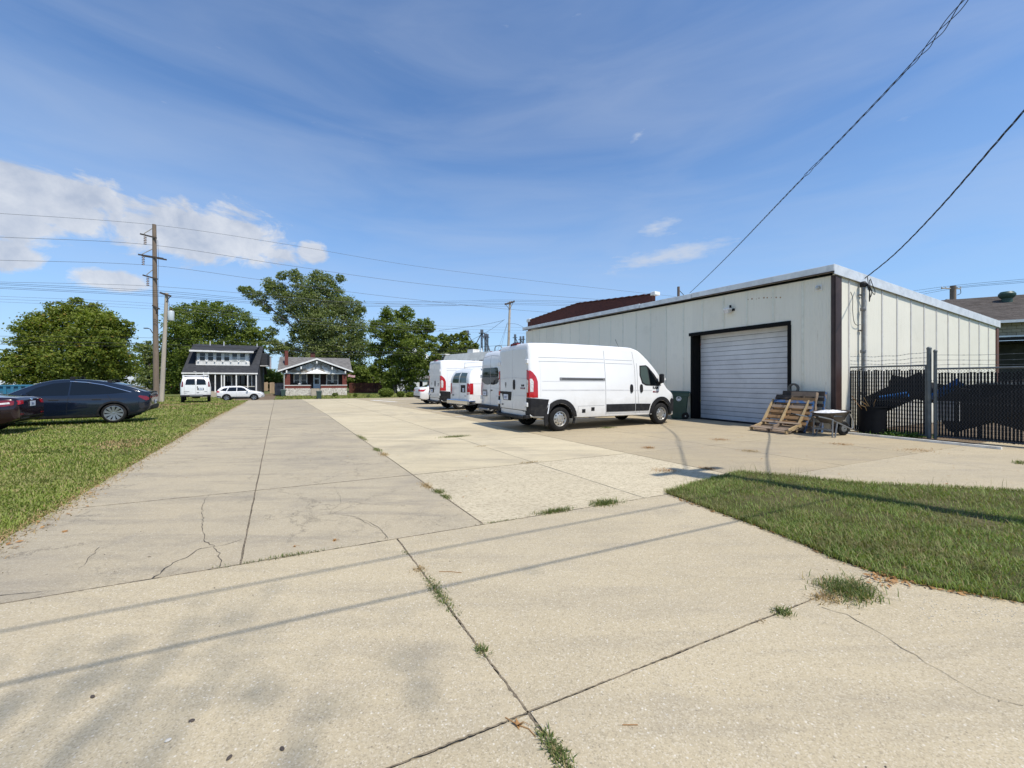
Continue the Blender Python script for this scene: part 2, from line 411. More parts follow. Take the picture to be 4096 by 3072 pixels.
M['glass'] = glassmat('tinted_glass', (.004, .006, .008), .03, .5)
M['glassg'] = glassmat('green_tinted_glass', (.05, .075, .068))
M['chrome'] = mat('chrome', (.75, .75, .76), .12, 1.0, .05, 3)
M['steel'] = mat('silver_steel_rim', (.52, .51, .48), .35, .8, .12, 6)
M['alloy'] = mat('grey_alloy_rim', (.36, .36, .37), .3, .8, .08, 5)
M['red'] = mat('red_lamp_lens', (.42, .008, .012), .12, 0, .15, 8, coat=.6)
M['redd'] = mat('dark_red_lamp_lens', (.16, .006, .01), .12, 0, .15, 8, coat=.6)
M['clear'] = mat('clear_lamp_lens', (.62, .60, .57), .12, 0, .35, 14, coat=.6)
M['plate'] = mat('licence_plate_white', (.62, .66, .74), .5, 0, .06, 8)
M['plate_ink'] = mat('plate_ink_blue', (.04, .06, .17), .6)
M['seam'] = mat('panel_gap_grey', (.24, .24, .24), .8)
M['rail'] = mat('slide_rail_grey', (.22, .22, .22), .5, .3)
M['navy'] = mat('navy_car_paint', (.007, .012, .024), .10, .1, .05, 1, coat=.6)
M['maroon'] = mat('maroon_car_paint', (.014, .003, .007), .15, .25, .05, 1, coat=.6)

def base_dirt(m_, z0, z1, col, amt):
    t = NT(m_.node_tree); b = [n for n in t.n if n.bl_idname == 'ShaderNodeBsdfPrincipled'][0]; src = b.inputs['Base Color'].links[0].from_socket
    v = t.new('ShaderNodeTexCoord').outputs['Object']; s3 = t.new('ShaderNodeSeparateXYZ'); t.put(s3.inputs[0], v)
    zz = t.math('ADD', s3.outputs[2], t.math('MULTIPLY', t.math('SUBTRACT', t.noise(v, 3.5, 6, .7), .5), (z1-z0)*1.2))
    t.put(b.inputs['Base Color'], t.mix(t.rangef(zz, z0, z1, amt, 0), src, (*col, 1)))
base_dirt(M['white'], .30, .95, (.36, .33, .28), .55)
# ---------------------------------------------------------------- ground, lot, street
def ground_mesh():
    ys = [-60, -30, -12, -4, 0, 4, 8, 12, 16, 20]+[20+2*i for i in range(1, 40)]+[110, 140, 200, 400, 900, 2500]
    # rows follow the slope direction q, columns the t direction
    qs = ys; ss = [-2500, -900, -300, -120, -60, -30, -15, 0, 15, 30, 60, 120, 300, 900, 2500]
    vs = []; n = len(ss)
    for q in qs:
        for s_ in ss:
            x = -.43*q+.903*s_; y = .903*q+.43*s_
            vs.append((x, y, float(np.interp(q, QX, QZ))-.035))
    fs = [(i*n+j, i*n+j+1, (i+1)*n+j+1, (i+1)*n+j) for i in range(len(qs)-1) for j in range(n-1)]
    o = MB().add(vs, fs).build('ground', M['grassground']); tag(o, 'wide grassy ground running out to the horizon', kind='structure')
ground_mesh()
WC = Vector((9.57, 12.0)); WD = Vector((-.442, .897)); WI = Vector((.897, .442))      # near corner of the metal building, its long wall and its end wall
def slabpoly(a0, a1, b0, b1, gap=.007): return [AB(a0+gap, b0+gap), AB(a1-gap, b0+gap), AB(a1-gap, b1-gap), AB(a0+gap, b1-gap)]
drive = sheet('driveway', [AB(-9, -8), AB(14, -8), AB(14, 0), AB(16, 50), AB(-4.3, 50), AB(-4.3, 0), AB(-9, 0)], M['joint'], -.022, 2.5)
tag(drive, 'pale concrete driveway and parking lot of jointed slabs', kind='structure')
def slab(a0, a1, b0, b1, m_, gap=.007, wall=False):
    p = slabpoly(a0, a1, b0, b1, gap)
    if wall:
        p = clip(p, WC+WI*.02, -WI)
        if len(p) < 3: return
    near = (AB((a0+a1)/2, (b0+b1)/2)).length
    step = .16 if near < 7 else (.5 if near < 14 else 1.5)
    sheet('concrete_slab', p, M[m_], 0.0, step, drive, .022, .0042 if near < 14 else 0)
A_L = -4.25
for a0, a1 in ((-9, -4.9), (-4.9, -.91), (-.91, 4.56), (4.56, 9), (9, 14)):
    for b0, b1 in ((-8, -5.2), (-5.2, -2.4), (-2.4, 0)): slab(a0, a1, b0, b1, 'conc', .0055)
bj = [0, 2.65, 5.73]
while bj[-1] < 49: bj.append(bj[-1]+3.05)
bj[-1] = 50
for i in range(len(bj)-1):
    b0, b1 = bj[i], bj[i+1]
    slab(A_L, -2.2, b0, b1, 'conc_l'); slab(-2.2, 0, b0, b1, 'conc_l', .008)
    mm = 'conc_w' if i == 0 else 'conc_y'
    slab(0, 2.28, b0, b1, mm, .008); slab(2.28, 4.56, b0, b1, mm)
    for a0, a1 in ((4.56, 7.05), (7.05, 9.9), (9.9, 14.5)): slab(a0, a1, b0, b1, 'conc_p', wall=True)
st = sheet('street', [Vector((-.43*q+.903*s_, .903*q+.43*s_)) for q, s_ in ((54.02, -120), (54.02, 120), (60.8, 120), (60.8, -120))], M['asphalt'], .0, 3.2, None, .03)
tag(st, 'grey asphalt street between the lot and the two houses', kind='structure')
# parking stripes
pl_ = empty('parking_lines', (0, 0, 0)); pl_['kind'] = 'structure'; pl_['label'] = 'worn white stripes painted on the concrete lot'
def stripe(p, q, wd, m_='white_line'):
    p = Vector(p); q = Vector(q); d = (q-p).normalized(); n_ = Vector((-d.y, d.x))*wd/2
    sheet('painted_stripe', [p-n_, q-n_, q+n_, p+n_], M[m_], .005, 2.0, pl_)
for k in range(7): stripe(AB(4.65, 9.6+3.05*k), AB(9.6, 9.6+3.05*k), .10)
a_, b_ = G(1488, 1602), G(1560, 1600); 
for u0, v0, u1, v1 in ((1486, 1601, 1585, 1607.5), (1486, 1601, 1700, 1594)): 
    g0, g1 = G(u0, v0), G(u1, v1); stripe(g0.xy, g1.xy, .35)
# cracks as narrow dark ribbons
def crack(pts, w0, name='crack'):
    P3 = [G(x, y).xy for x, y in pts]; L = resample(P3, .07, False); n_ = len(L); vs = []; 
    for i, p in enumerate(L):
        d = (L[min(i+1, n_-1)]-L[max(i-1, 0)]).normalized(); nn = Vector((-d.y, d.x)); p = p+nn*random.uniform(-.014, .014)
        ww = .68*w0*random.uniform(.3, 1.3)*(1-.55*i/n_); vs += [(*(p-nn*ww), zg(*p)+.003), (*(p+nn*ww), zg(*p)+.003)]
    MB().add(vs, [(2*i, 2*i+1, 2*i+3, 2*i+2) for i in range(n_-1)]).build(name, M['joint'], drive)
z7 = lambda x, y: (x*.7233, 1900+y*.7233)
def crackw(a, b, w0, m_, name='joint_dirt'):
    L = resample([a, b], .022, False); n_ = len(L); vs = []; d = (Vector(b)-Vector(a)).normalized(); nn = Vector((-d.y, d.x))
    for p in L:
        p = p+nn*random.uniform(-.004, .004); ww = w0*random.uniform(.25, 1.5); vs += [(*(p-nn*ww), zg(*p)+.0025), (*(p+nn*ww*random.uniform(.6, 1.3)), zg(*p)+.0025)]
    MB().add(vs, [(2*i, 2*i+1, 2*i+3, 2*i+2) for i in range(n_-1)]).build(name, m_, drive)
M['jdirt'] = mat('brown_joint_dirt', (.17, .135, .09), .95, 0, .5, 30)
crackw(AB(-.91, -3.4), AB(-.91, 0), .006, M['jdirt']); crackw(AB(0, 0), AB(0, 8), .008, M['jdirt']); crackw(AB(-3.2, -2.4), AB(4.4, -2.4), .0035, M['jdirt']); crackw(AB(-6, 0), AB(4.5, 0), .005, M['jdirt']); crackw(AB(-2.2, 0), AB(-2.2, 9), .006, M['jdirt']); crackw(AB(4.56, .3), AB(4.56, 9), .010, M['jdirt']); crackw(AB(-4.2, 2.65), AB(4.5, 2.65), .006, M['jdirt'])
crack([z7(835, 580), z7(880, 550), z7(940, 500), z7(990, 475), z7(1060, 445), z7(1110, 410)], .009)
crack([z7(1110, 410), z7(1200, 400), z7(1260, 385), z7(1340, 362)], .006)
crack([z7(1225, 510), z7(1215, 450), z7(1190, 405), z7(1140, 370), z7(1120, 330), z7(1125, 240), z7(1115, 180), z7(1150, 115)], .006)
crack([z7(545, 405), z7(510, 450), z7(470, 490), z7(440, 520)], .004)
crack([z7(2135, 355), z7(2120, 310), z7(2060, 270), z7(1950, 232), z7(1820, 212)], .004)
crack([z7(1820, 212), z7(1890, 150), z7(1850, 60)], .003)
crack([z7(0, 668), z7(120, 660), z7(230, 645)], .005)
z0 = lambda x, y: (x*1.8517, y*1.8517)
crack([z0(1775, 1315), z0(1830, 1330), z0(1900, 1370), z0(1950, 1405), z0(2030, 1450), z0(2120, 1500), z0(2212, 1530)], .004)
crack([z0(770, 1120), z0(800, 1135), z0(830, 1150), z0(838, 1168)], .003)
# grass island on the right and the lawn on the left
isl = [(2667, 1974), (2780, 1938), (2963, 1892), (3148, 1906), (3426, 1937), (4096, 1969)]
isl_r = [(4096, 2415), (3700, 2345), (3519, 2300), (3330, 2235), (3148, 2152), (2900, 2060)]
ISL = [G(*p).xy for p in isl]+[Vector((12, 4.6)), Vector((12, 1.2)), Vector((6.0, 1.9))]+[G(*p).xy for p in isl_r]
o = sheet('grass_verge', ISL, M['soil'], .016, .22, None, .03); tag(o, 'patch of ground under the grass island by the driveway', kind='structure')
house_drive = [Vector((-.43*q+.903*s_, .903*q+.43*s_)) for q, s_ in ((60.9, -10.2), (60.9, -5.4), (85, -6.8), (85, -9.8))]

def blades(name, pts, h, wd, mat_, lean=.5, label=None, cat=None, kind='stuff', loc=None, parent=None):
    """pts: n x 3 roots; three triangles per blade"""
    n = len(pts); pts = np.asarray(pts, float)
    az_ = rng.uniform(0, 2*np.pi, n); hh = h*rng.uniform(.45, 1.25, n); ww = wd*rng.uniform(.6, 1.3, n)
    ln = lean*rng.uniform(.15, 1.3, n)*hh
    dx, dy = np.cos(az_), np.sin(az_); px_, py_ = -dy, dx
    z0_ = np.zeros(n)
    def v(f, hf, wf): return np.stack([pts[:, 0]+dx*ln*f+px_*ww*wf, pts[:, 1]+dy*ln*f+py_*ww*wf, pts[:, 2]+hh*hf], 1)
    V = np.stack([v(0, 0, -.5), v(0, 0, .5), v(.35, .6, -.42), v(.35, .6, .42), v(1.0, .92, 0)], 1).reshape(-1, 3)
    b = (np.arange(n)*5)[:, None]
    F = np.concatenate([b+np.array([[0, 1, 3]]), b+np.array([[0, 3, 2]]), b+np.array([[2, 3, 4]])], 0)
    o = mesh_np(name, V, F, mat_, parent)
    tag(o, label, cat, None, kind); return o
M['blade'] = leafmat('grass_blades', (.145, .195, .03), (.34, .39, .085), .30, .8, (.40, .32, .15, .28), (.34, .29, .13, .55, .52))
M['blade_dark'] = leafmat('grass_blades_island', (.125, .18, .035), (.31, .38, .11), .30, .9, (.32, .25, .12, .26), (.20, .155, .075, 1.5, .50))
M['weed'] = leafmat('weed_blades', (.07, .10, .025), (.16, .20, .055), .3, 3, (.34, .27, .13, .18))
M['dry'] = leafmat('dry_straw', (.30, .20, .09), (.42, .30, .15), .2, 3)
M['deadleaf'] = leafmat('dead_leaf', (.24, .11, .04), (.46, .27, .11), .15, 3)
def poly_pts(poly, n):
    xs = [p.x for p in poly]; ys = [p.y for p in poly]; out = []
    c = np.column_stack([rng.uniform(min(xs), max(xs), n*3), rng.uniform(min(ys), max(ys), n*3)])
    x, y = c[:, 0], c[:, 1]; ins = np.zeros(len(c), bool); j = len(poly)-1
    for i in range(len(poly)):
        xi, yi, xj, yj = poly[i].x, poly[i].y, poly[j].x, poly[j].y
        t_ = ((yi > y) != (yj > y)) & (x < (xj-xi)*(y-yi)/(yj-yi+1e-12)+xi); ins ^= t_; j = i
    return c[ins][:n]
c = poly_pts(ISL, 420000)
# keep the density where the camera side is close, thin it where it recedes out of frame
dst = np.hypot(c[:, 0], c[:, 1]); keep = rng.uniform(0, 1, len(c)) < np.clip((3.9/dst)**2.2, 0, 1)*np.clip(1.2-.2*np.maximum(0, c[:, 0]-6.5), .1, 1)
c = c[keep]
def vnoise(x, y, s_, seed=0):
    r_ = np.random.default_rng(seed); g = r_.uniform(0, 1, (64, 64)); g[-1] = g[0]; g[:, -1] = g[:, 0]; x0_ = x; x = (.8*x+.6*y)*s_ % 63; y = (.8*y-.6*x0_)*s_ % 63
    i = x.astype(int); j = y.astype(int); fx = x-i; fy = y-j; fx = fx*fx*(3-2*fx); fy = fy*fy*(3-2*fy)
    return (g[i, j]*(1-fx)+g[i+1, j]*fx)*(1-fy)+(g[i, j+1]*(1-fx)+g[i+1, j+1]*fx)*fy
pn = vnoise(c[:, 0]+20, c[:, 1]+20, 1.3, 1)*.6+vnoise(c[:, 0]+20, c[:, 1]+20, 4.1, 2)*.4
c = c[rng.uniform(0, 1, len(c)) < np.clip((pn-.22)*3.0, .22, 1)]
es = [Vector(p).lerp(Vector(q), random.random())+Vector((random.gauss(0, .028), random.gauss(0, .028))) for p, q in zip(ISL, ISL[1:]+ISL[:1]) for _ in range(int((Vector(q)-Vector(p)).length*420))]
c = np.concatenate([c, np.array([(p.x, p.y) for p in es if p.length < 11])])
blades('grass_island', np.column_stack([c, np.full(len(c), .012)]), .052, .0058, M['blade_dark'], 1.05, 'dense green grass covering the island right of the driveway', 'grass')
# taller seed stalks along the island edge
e = [Vector(p).lerp(Vector(q), random.random()) for p, q in zip([v for v in ISL[:6] for _ in range(26)], [v for v in ISL[1:7] for _ in range(26)])]
pts = np.array([(p.x+random.gauss(0, .05), p.y+random.gauss(-.06, .05), .016) for p in e])
blades('seed_stalks', pts, .17, .0035, M['weed'], .8, 'thin seeding grass stalks along the far edge of the island', 'grass')
# left lawn: density falls with distance
n = 480000
r_ = np.exp(rng.uniform(np.log(3.3), np.log(62), n)); th = rng.uniform(R(-75), R(-18), n)
x = r_*np.sin(th); y = r_*np.cos(th); a__, b__ = toab(x, y); q__ = -.43*x+.903*y
edge = A_L+.05+.10*(vnoise(b__*1.0+100, b__*0+3, 1.7, 5)-.6)
ok = (a__ < edge) & (b__ > .02) & (q__ < 53.8)
dd = vnoise(x+90, y+5, .8, 3)*.55+vnoise(x+90, y+5, 2.9, 4)*.45
straw = (vnoise(x+90, y+5, .9, 8)*.5+vnoise(x+90, y+5, .33, 18)*.5+rng.normal(0, .06, n) > .76) | ((q__ > 30) & (q__ < 38) & (vnoise(x+90, y+9, .35, 9)+rng.normal(0, .1, n) > .45))
ok &= rng.uniform(0, 1, n) < np.clip((dd-.12)*3.4, .35, 1)
for sel, mt, nm, lb in ((ok & ~straw, M['blade'], 'lawn_grass', 'mown green lawn left of the driveway'), (ok & straw, M['dry'], 'dry_grass', 'dry straw-coloured patches in the left lawn')):
    xx, yy, rr = x[sel], y[sel], r_[sel]
    if nm == 'dry_grass': k = rng.uniform(0, 1, len(xx)) < .45; xx, yy, rr = xx[k], yy[k], rr[k]
    for lo_, hi_ in ((3.3, 7), (7, 13), (13, 24), (24, 62)):
        s2 = (rr >= lo_) & (rr < hi_); m_ = math.sqrt(lo_*hi_)
        if s2.sum() < 5: continue
        pts = np.column_stack([xx[s2], yy[s2], zga(xx[s2], yy[s2])-.035])
        blades(nm, pts, .055 if m_ < 25 else .075, .0014*m_**.92+.001, mt, 1.0, lb, 'grass')
ee = rng.uniform(0, 1, 9000)**1.6*34; aa = A_L+rng.normal(.03, .10, 9000); px__ = O2.x+TD.x*aa+DD.x*ee; py__ = O2.y+TD.y*aa+DD.y*ee
blades('dry_edge_grass', np.column_stack([px__, py__, zga(px__, py__)-.02]), .04, .012, M['dry'], 1.6, 'dry trimmed grass along the left edge of the driveway', 'grass')
# far yards between street and houses
n = 26000; q = rng.uniform(61, 76, n); s_ = rng.uniform(-55, 45, n)
x = -.43*q+.903*s_; y = .903*q+.43*s_; k = ~((s_ > -10.0) & (s_ < -5.4))
blades('yard_grass', np.column_stack([x[k], y[k], zga(x[k], y[k])-.035]), .13, .11, M['blade'], .6, 'short green grass in the front yards across the street', 'grass')
# far drive, house walk
o = sheet('gravel_drive', house_drive, M['gravel'], -.008, 2, None, .02); tag(o, 'brown dirt drive between the two houses', kind='structure')
# weeds in the joints: a thing each
def tuft(px, py, L, wd, n, h, mt, label, ang=None, name='weed_tuft', straws=0):
    h *= .68; n = int(n*1.25)
    g = G(px, py); o = empty(name, g, 0, label, 'weed')
    d = DD if ang is None else ang
    pts = np.array([[d.x*u-d.y*v_, d.y*u+d.x*v_, -.012] for u, v_ in zip(rng.normal(0, L/2, n), rng.normal(0, wd/2, n))])
    blades('leaf_blades', pts, h, .006, M[mt], 1.1, parent=o)
    if straws: blades('dry_blades', pts[:straws]*1.25, h*.9, .005, M['dry'], 1.5, parent=o)
    return o
z6 = lambda x, y: (1000+x*.7233, 1900+y*.7233)
tuft(*z6(1045, 665), .30, .045, 520, .042, 'weed', 'longest strip of green weeds growing in the joint of the near concrete', DD, straws=60)
tuft(*z6(860, 432), .05, .02, 60, .03, 'weed', 'tiny weed tuft near the upper end of the near slab joint', DD)
tuft(*z6(932, 528), .06, .05, 90, .045, 'dry', 'yellowish dry weed tuft in the near slab joint', DD)
tuft(*z6(1280, 978), .05, .03, 110, .045, 'weed', 'small green weed just above the crossing of the two near joints', DD)
tuft(*z6(1700, 1555), .13, .035, 420, .045, 'weed', 'dark green weed strip at the bottom edge of the view', DD)
tuft(*z6(1390, 256), .22, .025, 150, .035, 'weed', 'low flat weed at the corner of the rough white slab', TD)
tuft(*z6(1680, 205), .24, .06, 420, .075, 'weed', 'mid-sized green weed clump on the edge of the rough white slab', TD)
tuft(*z6(1965, 160), .20, .10, 520, .09, 'weed', 'bushy green weed clump nearest the grass island corner', TD)
tuft(*z6(190, 458), .42, .03, 200, .05, 'weed', 'long sparse weed lying along the joint of the left strip', TD)
tuft(1705, 1945, .20, .07, 220, .06, 'dry', 'yellow dry weed clump on the joint beside the rough slab', DD)
tuft(1755, 1968, .12, .07, 260, .06, 'weed', 'olive weed clump beside the yellow one on the long joint', DD)
tuft(1783, 1990, .12, .05, 260, .05, 'weed', 'green weed at the lower end of the cluster on the long joint', DD)
tuft(1448, 1752, .55, .07, 320, .07, 'weed', 'farthest long weed strip in the joint of the cream slabs', DD)
tuft(1508, 1800, .28, .08, 260, .07, 'weed', 'green weed at the middle of the long joint', DD)
tuft(1536, 1819, .22, .08, 180, .07, 'dry', 'brownish weed just below the middle of the long joint', DD)
tuft(1818, 1748, .40, .10, 420, .09, 'weed', 'lone green weed in the middle of the cream slabs', TD)
tuft(2120, 1850, .26, .07, 120, .05, 'dry', 'rusty dry weed at the cream slab crossing', TD)
tuft(1930, 1785, .22, .05, 100, .045, 'dry', 'small brown dry weed on the cream slab joint', TD)
tuft(2430, 1712, .30, .12, 260, .09, 'weed', 'green weed beside the shadow of the nearest van', TD)
tuft(3395, 2365, .20, .16, 700, .11, 'weed', 'largest spreading grass clump on the near concrete', TD, straws=80)
tuft(3300, 2395, .12, .08, 160, .06, 'dry', 'withered brown clump beside the largest grass clump', TD)
tuft(3132, 2452, .06, .05, 160, .06, 'weed', 'small grass tuft left of the largest clump', TD)
tuft(3045, 2495, .05, .02, 60, .025, 'dry', 'flat withered weed on the right near joint', TD)
tuft(4085, 1855, .18, .12, 120, .12, 'weed', 'spindly weed at the right edge of the rear driveway', TD)
for x_, y_, L_, lb in ((2880, 1760, .30, 'pile of brown pine needles left of the middle of the rear driveway'), (3000, 1806, .30, 'golden straw pile on the rear driveway'), (3365, 1778, .30, 'reddish needles pile below the wheelbarrow'), (2595, 1792, .22, 'small dark needle pile nearest the van'), (3670, 1802, .5, 'faint brown debris below the gate post'), (2665, 1885, .30, 'dark brown needles on the rough slab by the grass corner'), (2830, 1876, .16, 'small rust coloured needle pile by the grass corner')):
    g = G(x_, y_); o = empty('needle_pile', g, 0, lb, 'debris')
    n = 170; pts = np.column_stack([rng.normal(0, L_/2.4, n)*TD.x, rng.normal(0, L_/3.2, n), np.full(n, .004)])
    blades('needles', pts, .028, .006, M['dry'] if 'golden' in lb else M['deadleaf'], 3.0, parent=o)
# leaf litter along the island edge, gravel crumbs
def flakes(name, pts, size, mat_, label, cat='litter', curl=.5):
    n = len(pts); pts = np.asarray(pts); az_ = rng.uniform(0, 6.28, n); s_ = size*rng.uniform(.5, 1.3, n)
    u = np.stack([np.cos(az_), np.sin(az_), rng.uniform(-.3, .3, n)], 1)*s_[:, None]
    v = np.stack([-np.sin(az_), np.cos(az_), rng.uniform(-.4, .4, n)], 1)*s_[:, None]*.45
    up = np.zeros((n, 3)); up[:, 2] = s_*curl*rng.uniform(.2, 1, n)
    V = np.stack([pts-u, pts-v*1.0+up*.3, pts+u+up*.6, pts+v+up, ], 1).reshape(-1, 3)
    F = (np.arange(n)*4)[:, None]+np.array([[0, 1, 2, 3]])
    o = mesh_np(name, V, F, mat_); tag(o, label, cat, None, 'stuff'); return o
ed = [G(*p).xy for p in [(4096, 2415), (3700, 2345), (3519, 2300), (3330, 2235), (3148, 2152), (2900, 2060), (2700, 1990)]]
L = resample(ed, .012, False); pts = []
for i, p in enumerate(L):
    if random.random() < .55: pts.append((p.x+random.gauss(-.01, .022), p.y+random.gauss(-.02, .022), .006))
for _ in range(90): g = G(random.gauss(3560, 50), random.gauss(2318, 16)); pts.append((g.x, g.y, .012))
flakes('leaf_litter', pts, .022, M['deadleaf'], 'dry brown leaves gathered along the edge of the grass island')
pts = []
for _ in range(60): q = AB(A_L+random.gauss(.12, .12), abs(random.gauss(0, 3.0))); pts.append((q.x, q.y, .006))
flakes('leaf_litter', pts, .025, M['deadleaf'], 'few dry leaves along the edge of the left lawn')
for x_, y_, lb in ((255, 2130, 'curled tan leaf near the left lawn edge'), (1340, 2165, 'orange brown leaf with twig on the left strip'), (2075, 2915, 'orange leaf by the crossing of the near joints'), (1180, 2188, 'small reddish leaf left of the leaf with twig')):
    g = G(x_, y_); mb = MB()
    a = random.uniform(0, 3); s1 = .028 if 'small' not in lb else .016
    for k in range(3):
        c_ = Vector((random.uniform(-.5, .5)*s1, random.uniform(-.5, .5)*s1, .003)); d1 = Vector((math.cos(a+k), math.sin(a+k), .25))*s1; d2 = Vector((-math.sin(a+k), math.cos(a+k), .5))*s1*.45
        mb.add([c_-d1, c_-d2, c_+d1, c_+d2, c_+Vector((0, 0, -.004))], [(0, 1, 4), (1, 2, 4), (2, 3, 4), (3, 0, 4)])
    mb.tube([(0, 0, .004), (.02, .01, .006), (.05, -.005, .004)], .0012, 5)
    o = mb.build('fallen_leaf', M['deadleaf']); o.location = g+Vector((0, 0, .003)); tag(o, lb, 'leaf')
pts = []
for _ in range(170): q = AB(random.uniform(4.7, 11.5), random.uniform(-2.5, 6.5)); pts.append((q.x, q.y, .004))
for _ in range(60): q = AB(random.uniform(-4, 4.5), random.uniform(.5, 20)); pts.append((q.x, q.y, .004))
flakes('leaf_litter', pts, .020, M['deadleaf'], 'small dry leaves and bark bits scattered over the parking concrete', curl=.25)
def pebbles(name, pts, size, mat_, label):
    vs = []; fs = []; base = [(1, 0, 0), (-1, 0, 0), (0, .8, 0), (0, -.8, 0), (0, 0, .6), (0, 0, -.6)]; tri = [(0, 2, 4), (2, 1, 4), (1, 3, 4), (3, 0, 4), (2, 0, 5), (1, 2, 5), (3, 1, 5), (0, 3, 5)]
    for p in pts:
        n = len(vs); s_ = size*random.uniform(.5, 1.4); a = random.uniform(0, 6.28)
        for b in base: vs.append((p[0]+(b[0]*math.cos(a)-b[1]*math.sin(a))*s_, p[1]+(b[0]*math.sin(a)+b[1]*math.cos(a))*s_, p[2]+b[2]*s_*.8))
        fs += [tuple(i+n for i in t_) for t_ in tri]
    o = mesh_np(name, vs, fs, mat_, None, True); tag(o, label, 'gravel', None, 'stuff')
M['pebble_d'] = mat('dark_pebble', (.07, .055, .045), .8, 0, .4, 40); M['pebble_l'] = mat('pale_pebble', (.58, .55, .48), .8, 0, .2, 40)
pd = []; plt_ = []
for _ in range(150): q = AB(random.uniform(-6, 5.5), random.uniform(-4.2, 3.0)); pd.append((q.x, q.y, .002))
for _ in range(240): q = AB(random.uniform(-6, 5.5), random.uniform(-4.2, 1.0)); plt_.append((q.x, q.y, .002))
for _ in range(160): q = AB(-.91+random.gauss(0, .015), random.uniform(-3.6, -1.2)); plt_.append((q.x, q.y, .0))
for _ in range(150): g = G(random.uniform(3650, 4096), random.uniform(2380, 2500)); plt_.append((g.x, g.y, .002))
pebbles('dark_pebbles', pd, .0055, M['pebble_d'], 'scattered small dark stones on the near concrete')
pebbles('pale_pebbles', plt_, .004, M['pebble_l'], 'pale gravel crumbs on the near concrete')
for (x_, y_), lb in zip([z7(1060, 1370), z7(1560, 1537), z7(930, 1495), z7(1268, 1582), z7(512, 1242)], ['largest grey pebble on the near left concrete', 'dark oval pebble near the bottom of the concrete', 'pale grey pebble below the largest one', 'round dark pebble at the bottom edge', 'leftmost dark pebble on the concrete']):
    g = G(x_, y_); mb = MB(); s_ = .010
    mb.lathe([(.0001, -.6*s_), (.7*s_, -.4*s_), (s_, 0), (.8*s_, .4*s_), (.0001, .6*s_)], 10, 'z')
    o = mb.build('pebble', M['pebble_l'] if 'pale' in lb else M['pebble_d'], None, True); o.scale = (1.3, .8, 1); o.location = g+Vector((0, 0, .005)); o.rotation_euler.z = random.uniform(0, 3); tag(o, lb, 'pebble')
for pts_, lb in (([z6(1412, 1358), z6(1480, 1385), z6(1540, 1420), z6(1580, 1465)], 'thin dark twig by the crossing of the near joints'), ([z6(1045, 540), z6(1110, 538), z6(1170, 544)], 'straight tan twig right of the weedy joint'), ([z6(2060, 1385), z6(2145, 1396)], 'short twig at the lower right of the concrete')):
    q = [G(*p) for p in pts_]; o = MB().tube([p-q[0]+Vector((0, 0, .003)) for p in q], .0022, 5).build('twig', M['deadleaf']); o.location = q[0]; tag(o, lb, 'twig')
# ---------------------------------------------------------------- the metal building
def wallmat(name, col, warm):
    m_ = bpy.data.materials.new(name); m_.use_nodes = True; t = NT(m_.node_tree); t.n.clear()
    b = t.new('ShaderNodeBsdfPrincipled'); o = t.new('ShaderNodeOutputMaterial'); t.l.new(b.outputs[0], o.inputs[0])
    v = t.new('ShaderNodeTexCoord').outputs['Object']
    oi = t.new('ShaderNodeObjectInfo').outputs['Random']
    c = t.mix(t.rangef(t.noise(t.scalev(v, (1, 1, .25)), 1.4, 5, .6), .3, .7), (*col, 1), (*warm, 1))
    hs = t.new('ShaderNodeHueSaturation'); t.put(hs.inputs['Color'], c); t.put(hs.inputs['Value'], t.rangef(oi, 0, 1, .955, 1.03)); c = hs.outputs[0]
    st_ = t.noise(t.scalev(v, (9, 9, .35)), 2.2, 5, .7)
    c = t.mix(t.rangef(st_, .54, .78, 0, .26), c, (.36, .35, .28, 1))
    c = t.mix(t.rangef(t.noise(v, 1.1, 6, .7), .56, .80, 0, .22), c, (.40, .38, .30, 1))
    c = t.mix(t.rangef(t.noise(t.scalev(v, (7, 7, .5)), 2.0, 4, .7, .3), .66, .75, 0, .5), c, (.30, .17, .07, 1))
    t.put(b.inputs['Base Color'], c); b.inputs['Roughness'].default_value = .5; b.inputs['Specular IOR Level'].default_value = .35
    wv = t.new('ShaderNodeSeparateXYZ'); t.put(wv.inputs[0], v)
    rib = t.math('SINE', t.math('MULTIPLY', t.math('ADD', wv.outputs[0], wv.outputs[1]), 150))
    bn = t.new('ShaderNodeBump'); bn.inputs['Distance'].default_value = .0035
    t.put(bn.inputs['Height'], t.math('ADD', rib, t.math('MULTIPLY', t.noise(v, 1.0, 2), 5))); t.l.new(bn.outputs[0], b.inputs['Normal'])
    return m_
M['panel'] = wallmat('cream_metal_wall', (.80, .762, .635), (.83, .792, .665))
M['batten'] = mat('cream_metal_batten', (.74, .73, .62), .5, 0, .06, 3, dirt=(.5, .44, .32, .35), dscale=4)
M['battenE'] = mat('grey_metal_batten', (.56, .54, .50), .5, 0, .10, 3, dirt=(.36, .3, .24, .4), dscale=4)
M['galv'] = mat('galvanised_fascia', (.70, .715, .72), .42, .2, .12, 2.2, dirt=(.42, .44, .46, .5), dscale=3)
M['brown'] = mat('dark_brown_trim', (.034, .016, .013), .55, 0, .12, 3, dirt=(.10, .06, .045, .4), dscale=2)
M['blacktrim'] = mat('black_door_frame', (.005, .005, .005), .7, 0, .2, 3, spec=.15)
M['door'] = mat('rolling_door_grey', (.64, .65, .66), .42, 0, .05, 2, dirt=(.40, .41, .42, .45), dscale=1.2, rnd=.03)
M['soffit'] = mat('soffit_board', (.52, .50, .42), .8, 0, .1, 3, dirt=(.3, .25, .16, .5), dscale=2)
M['roofm'] = mat('metal_roof', (.55, .56, .56), .4, .3, .08, 2)
M['pipe'] = mat('grey_steel_conduit', (.20, .205, .205), .45, .5, .25, 6, dirt=(.18, .11, .07, .5), dscale=5)
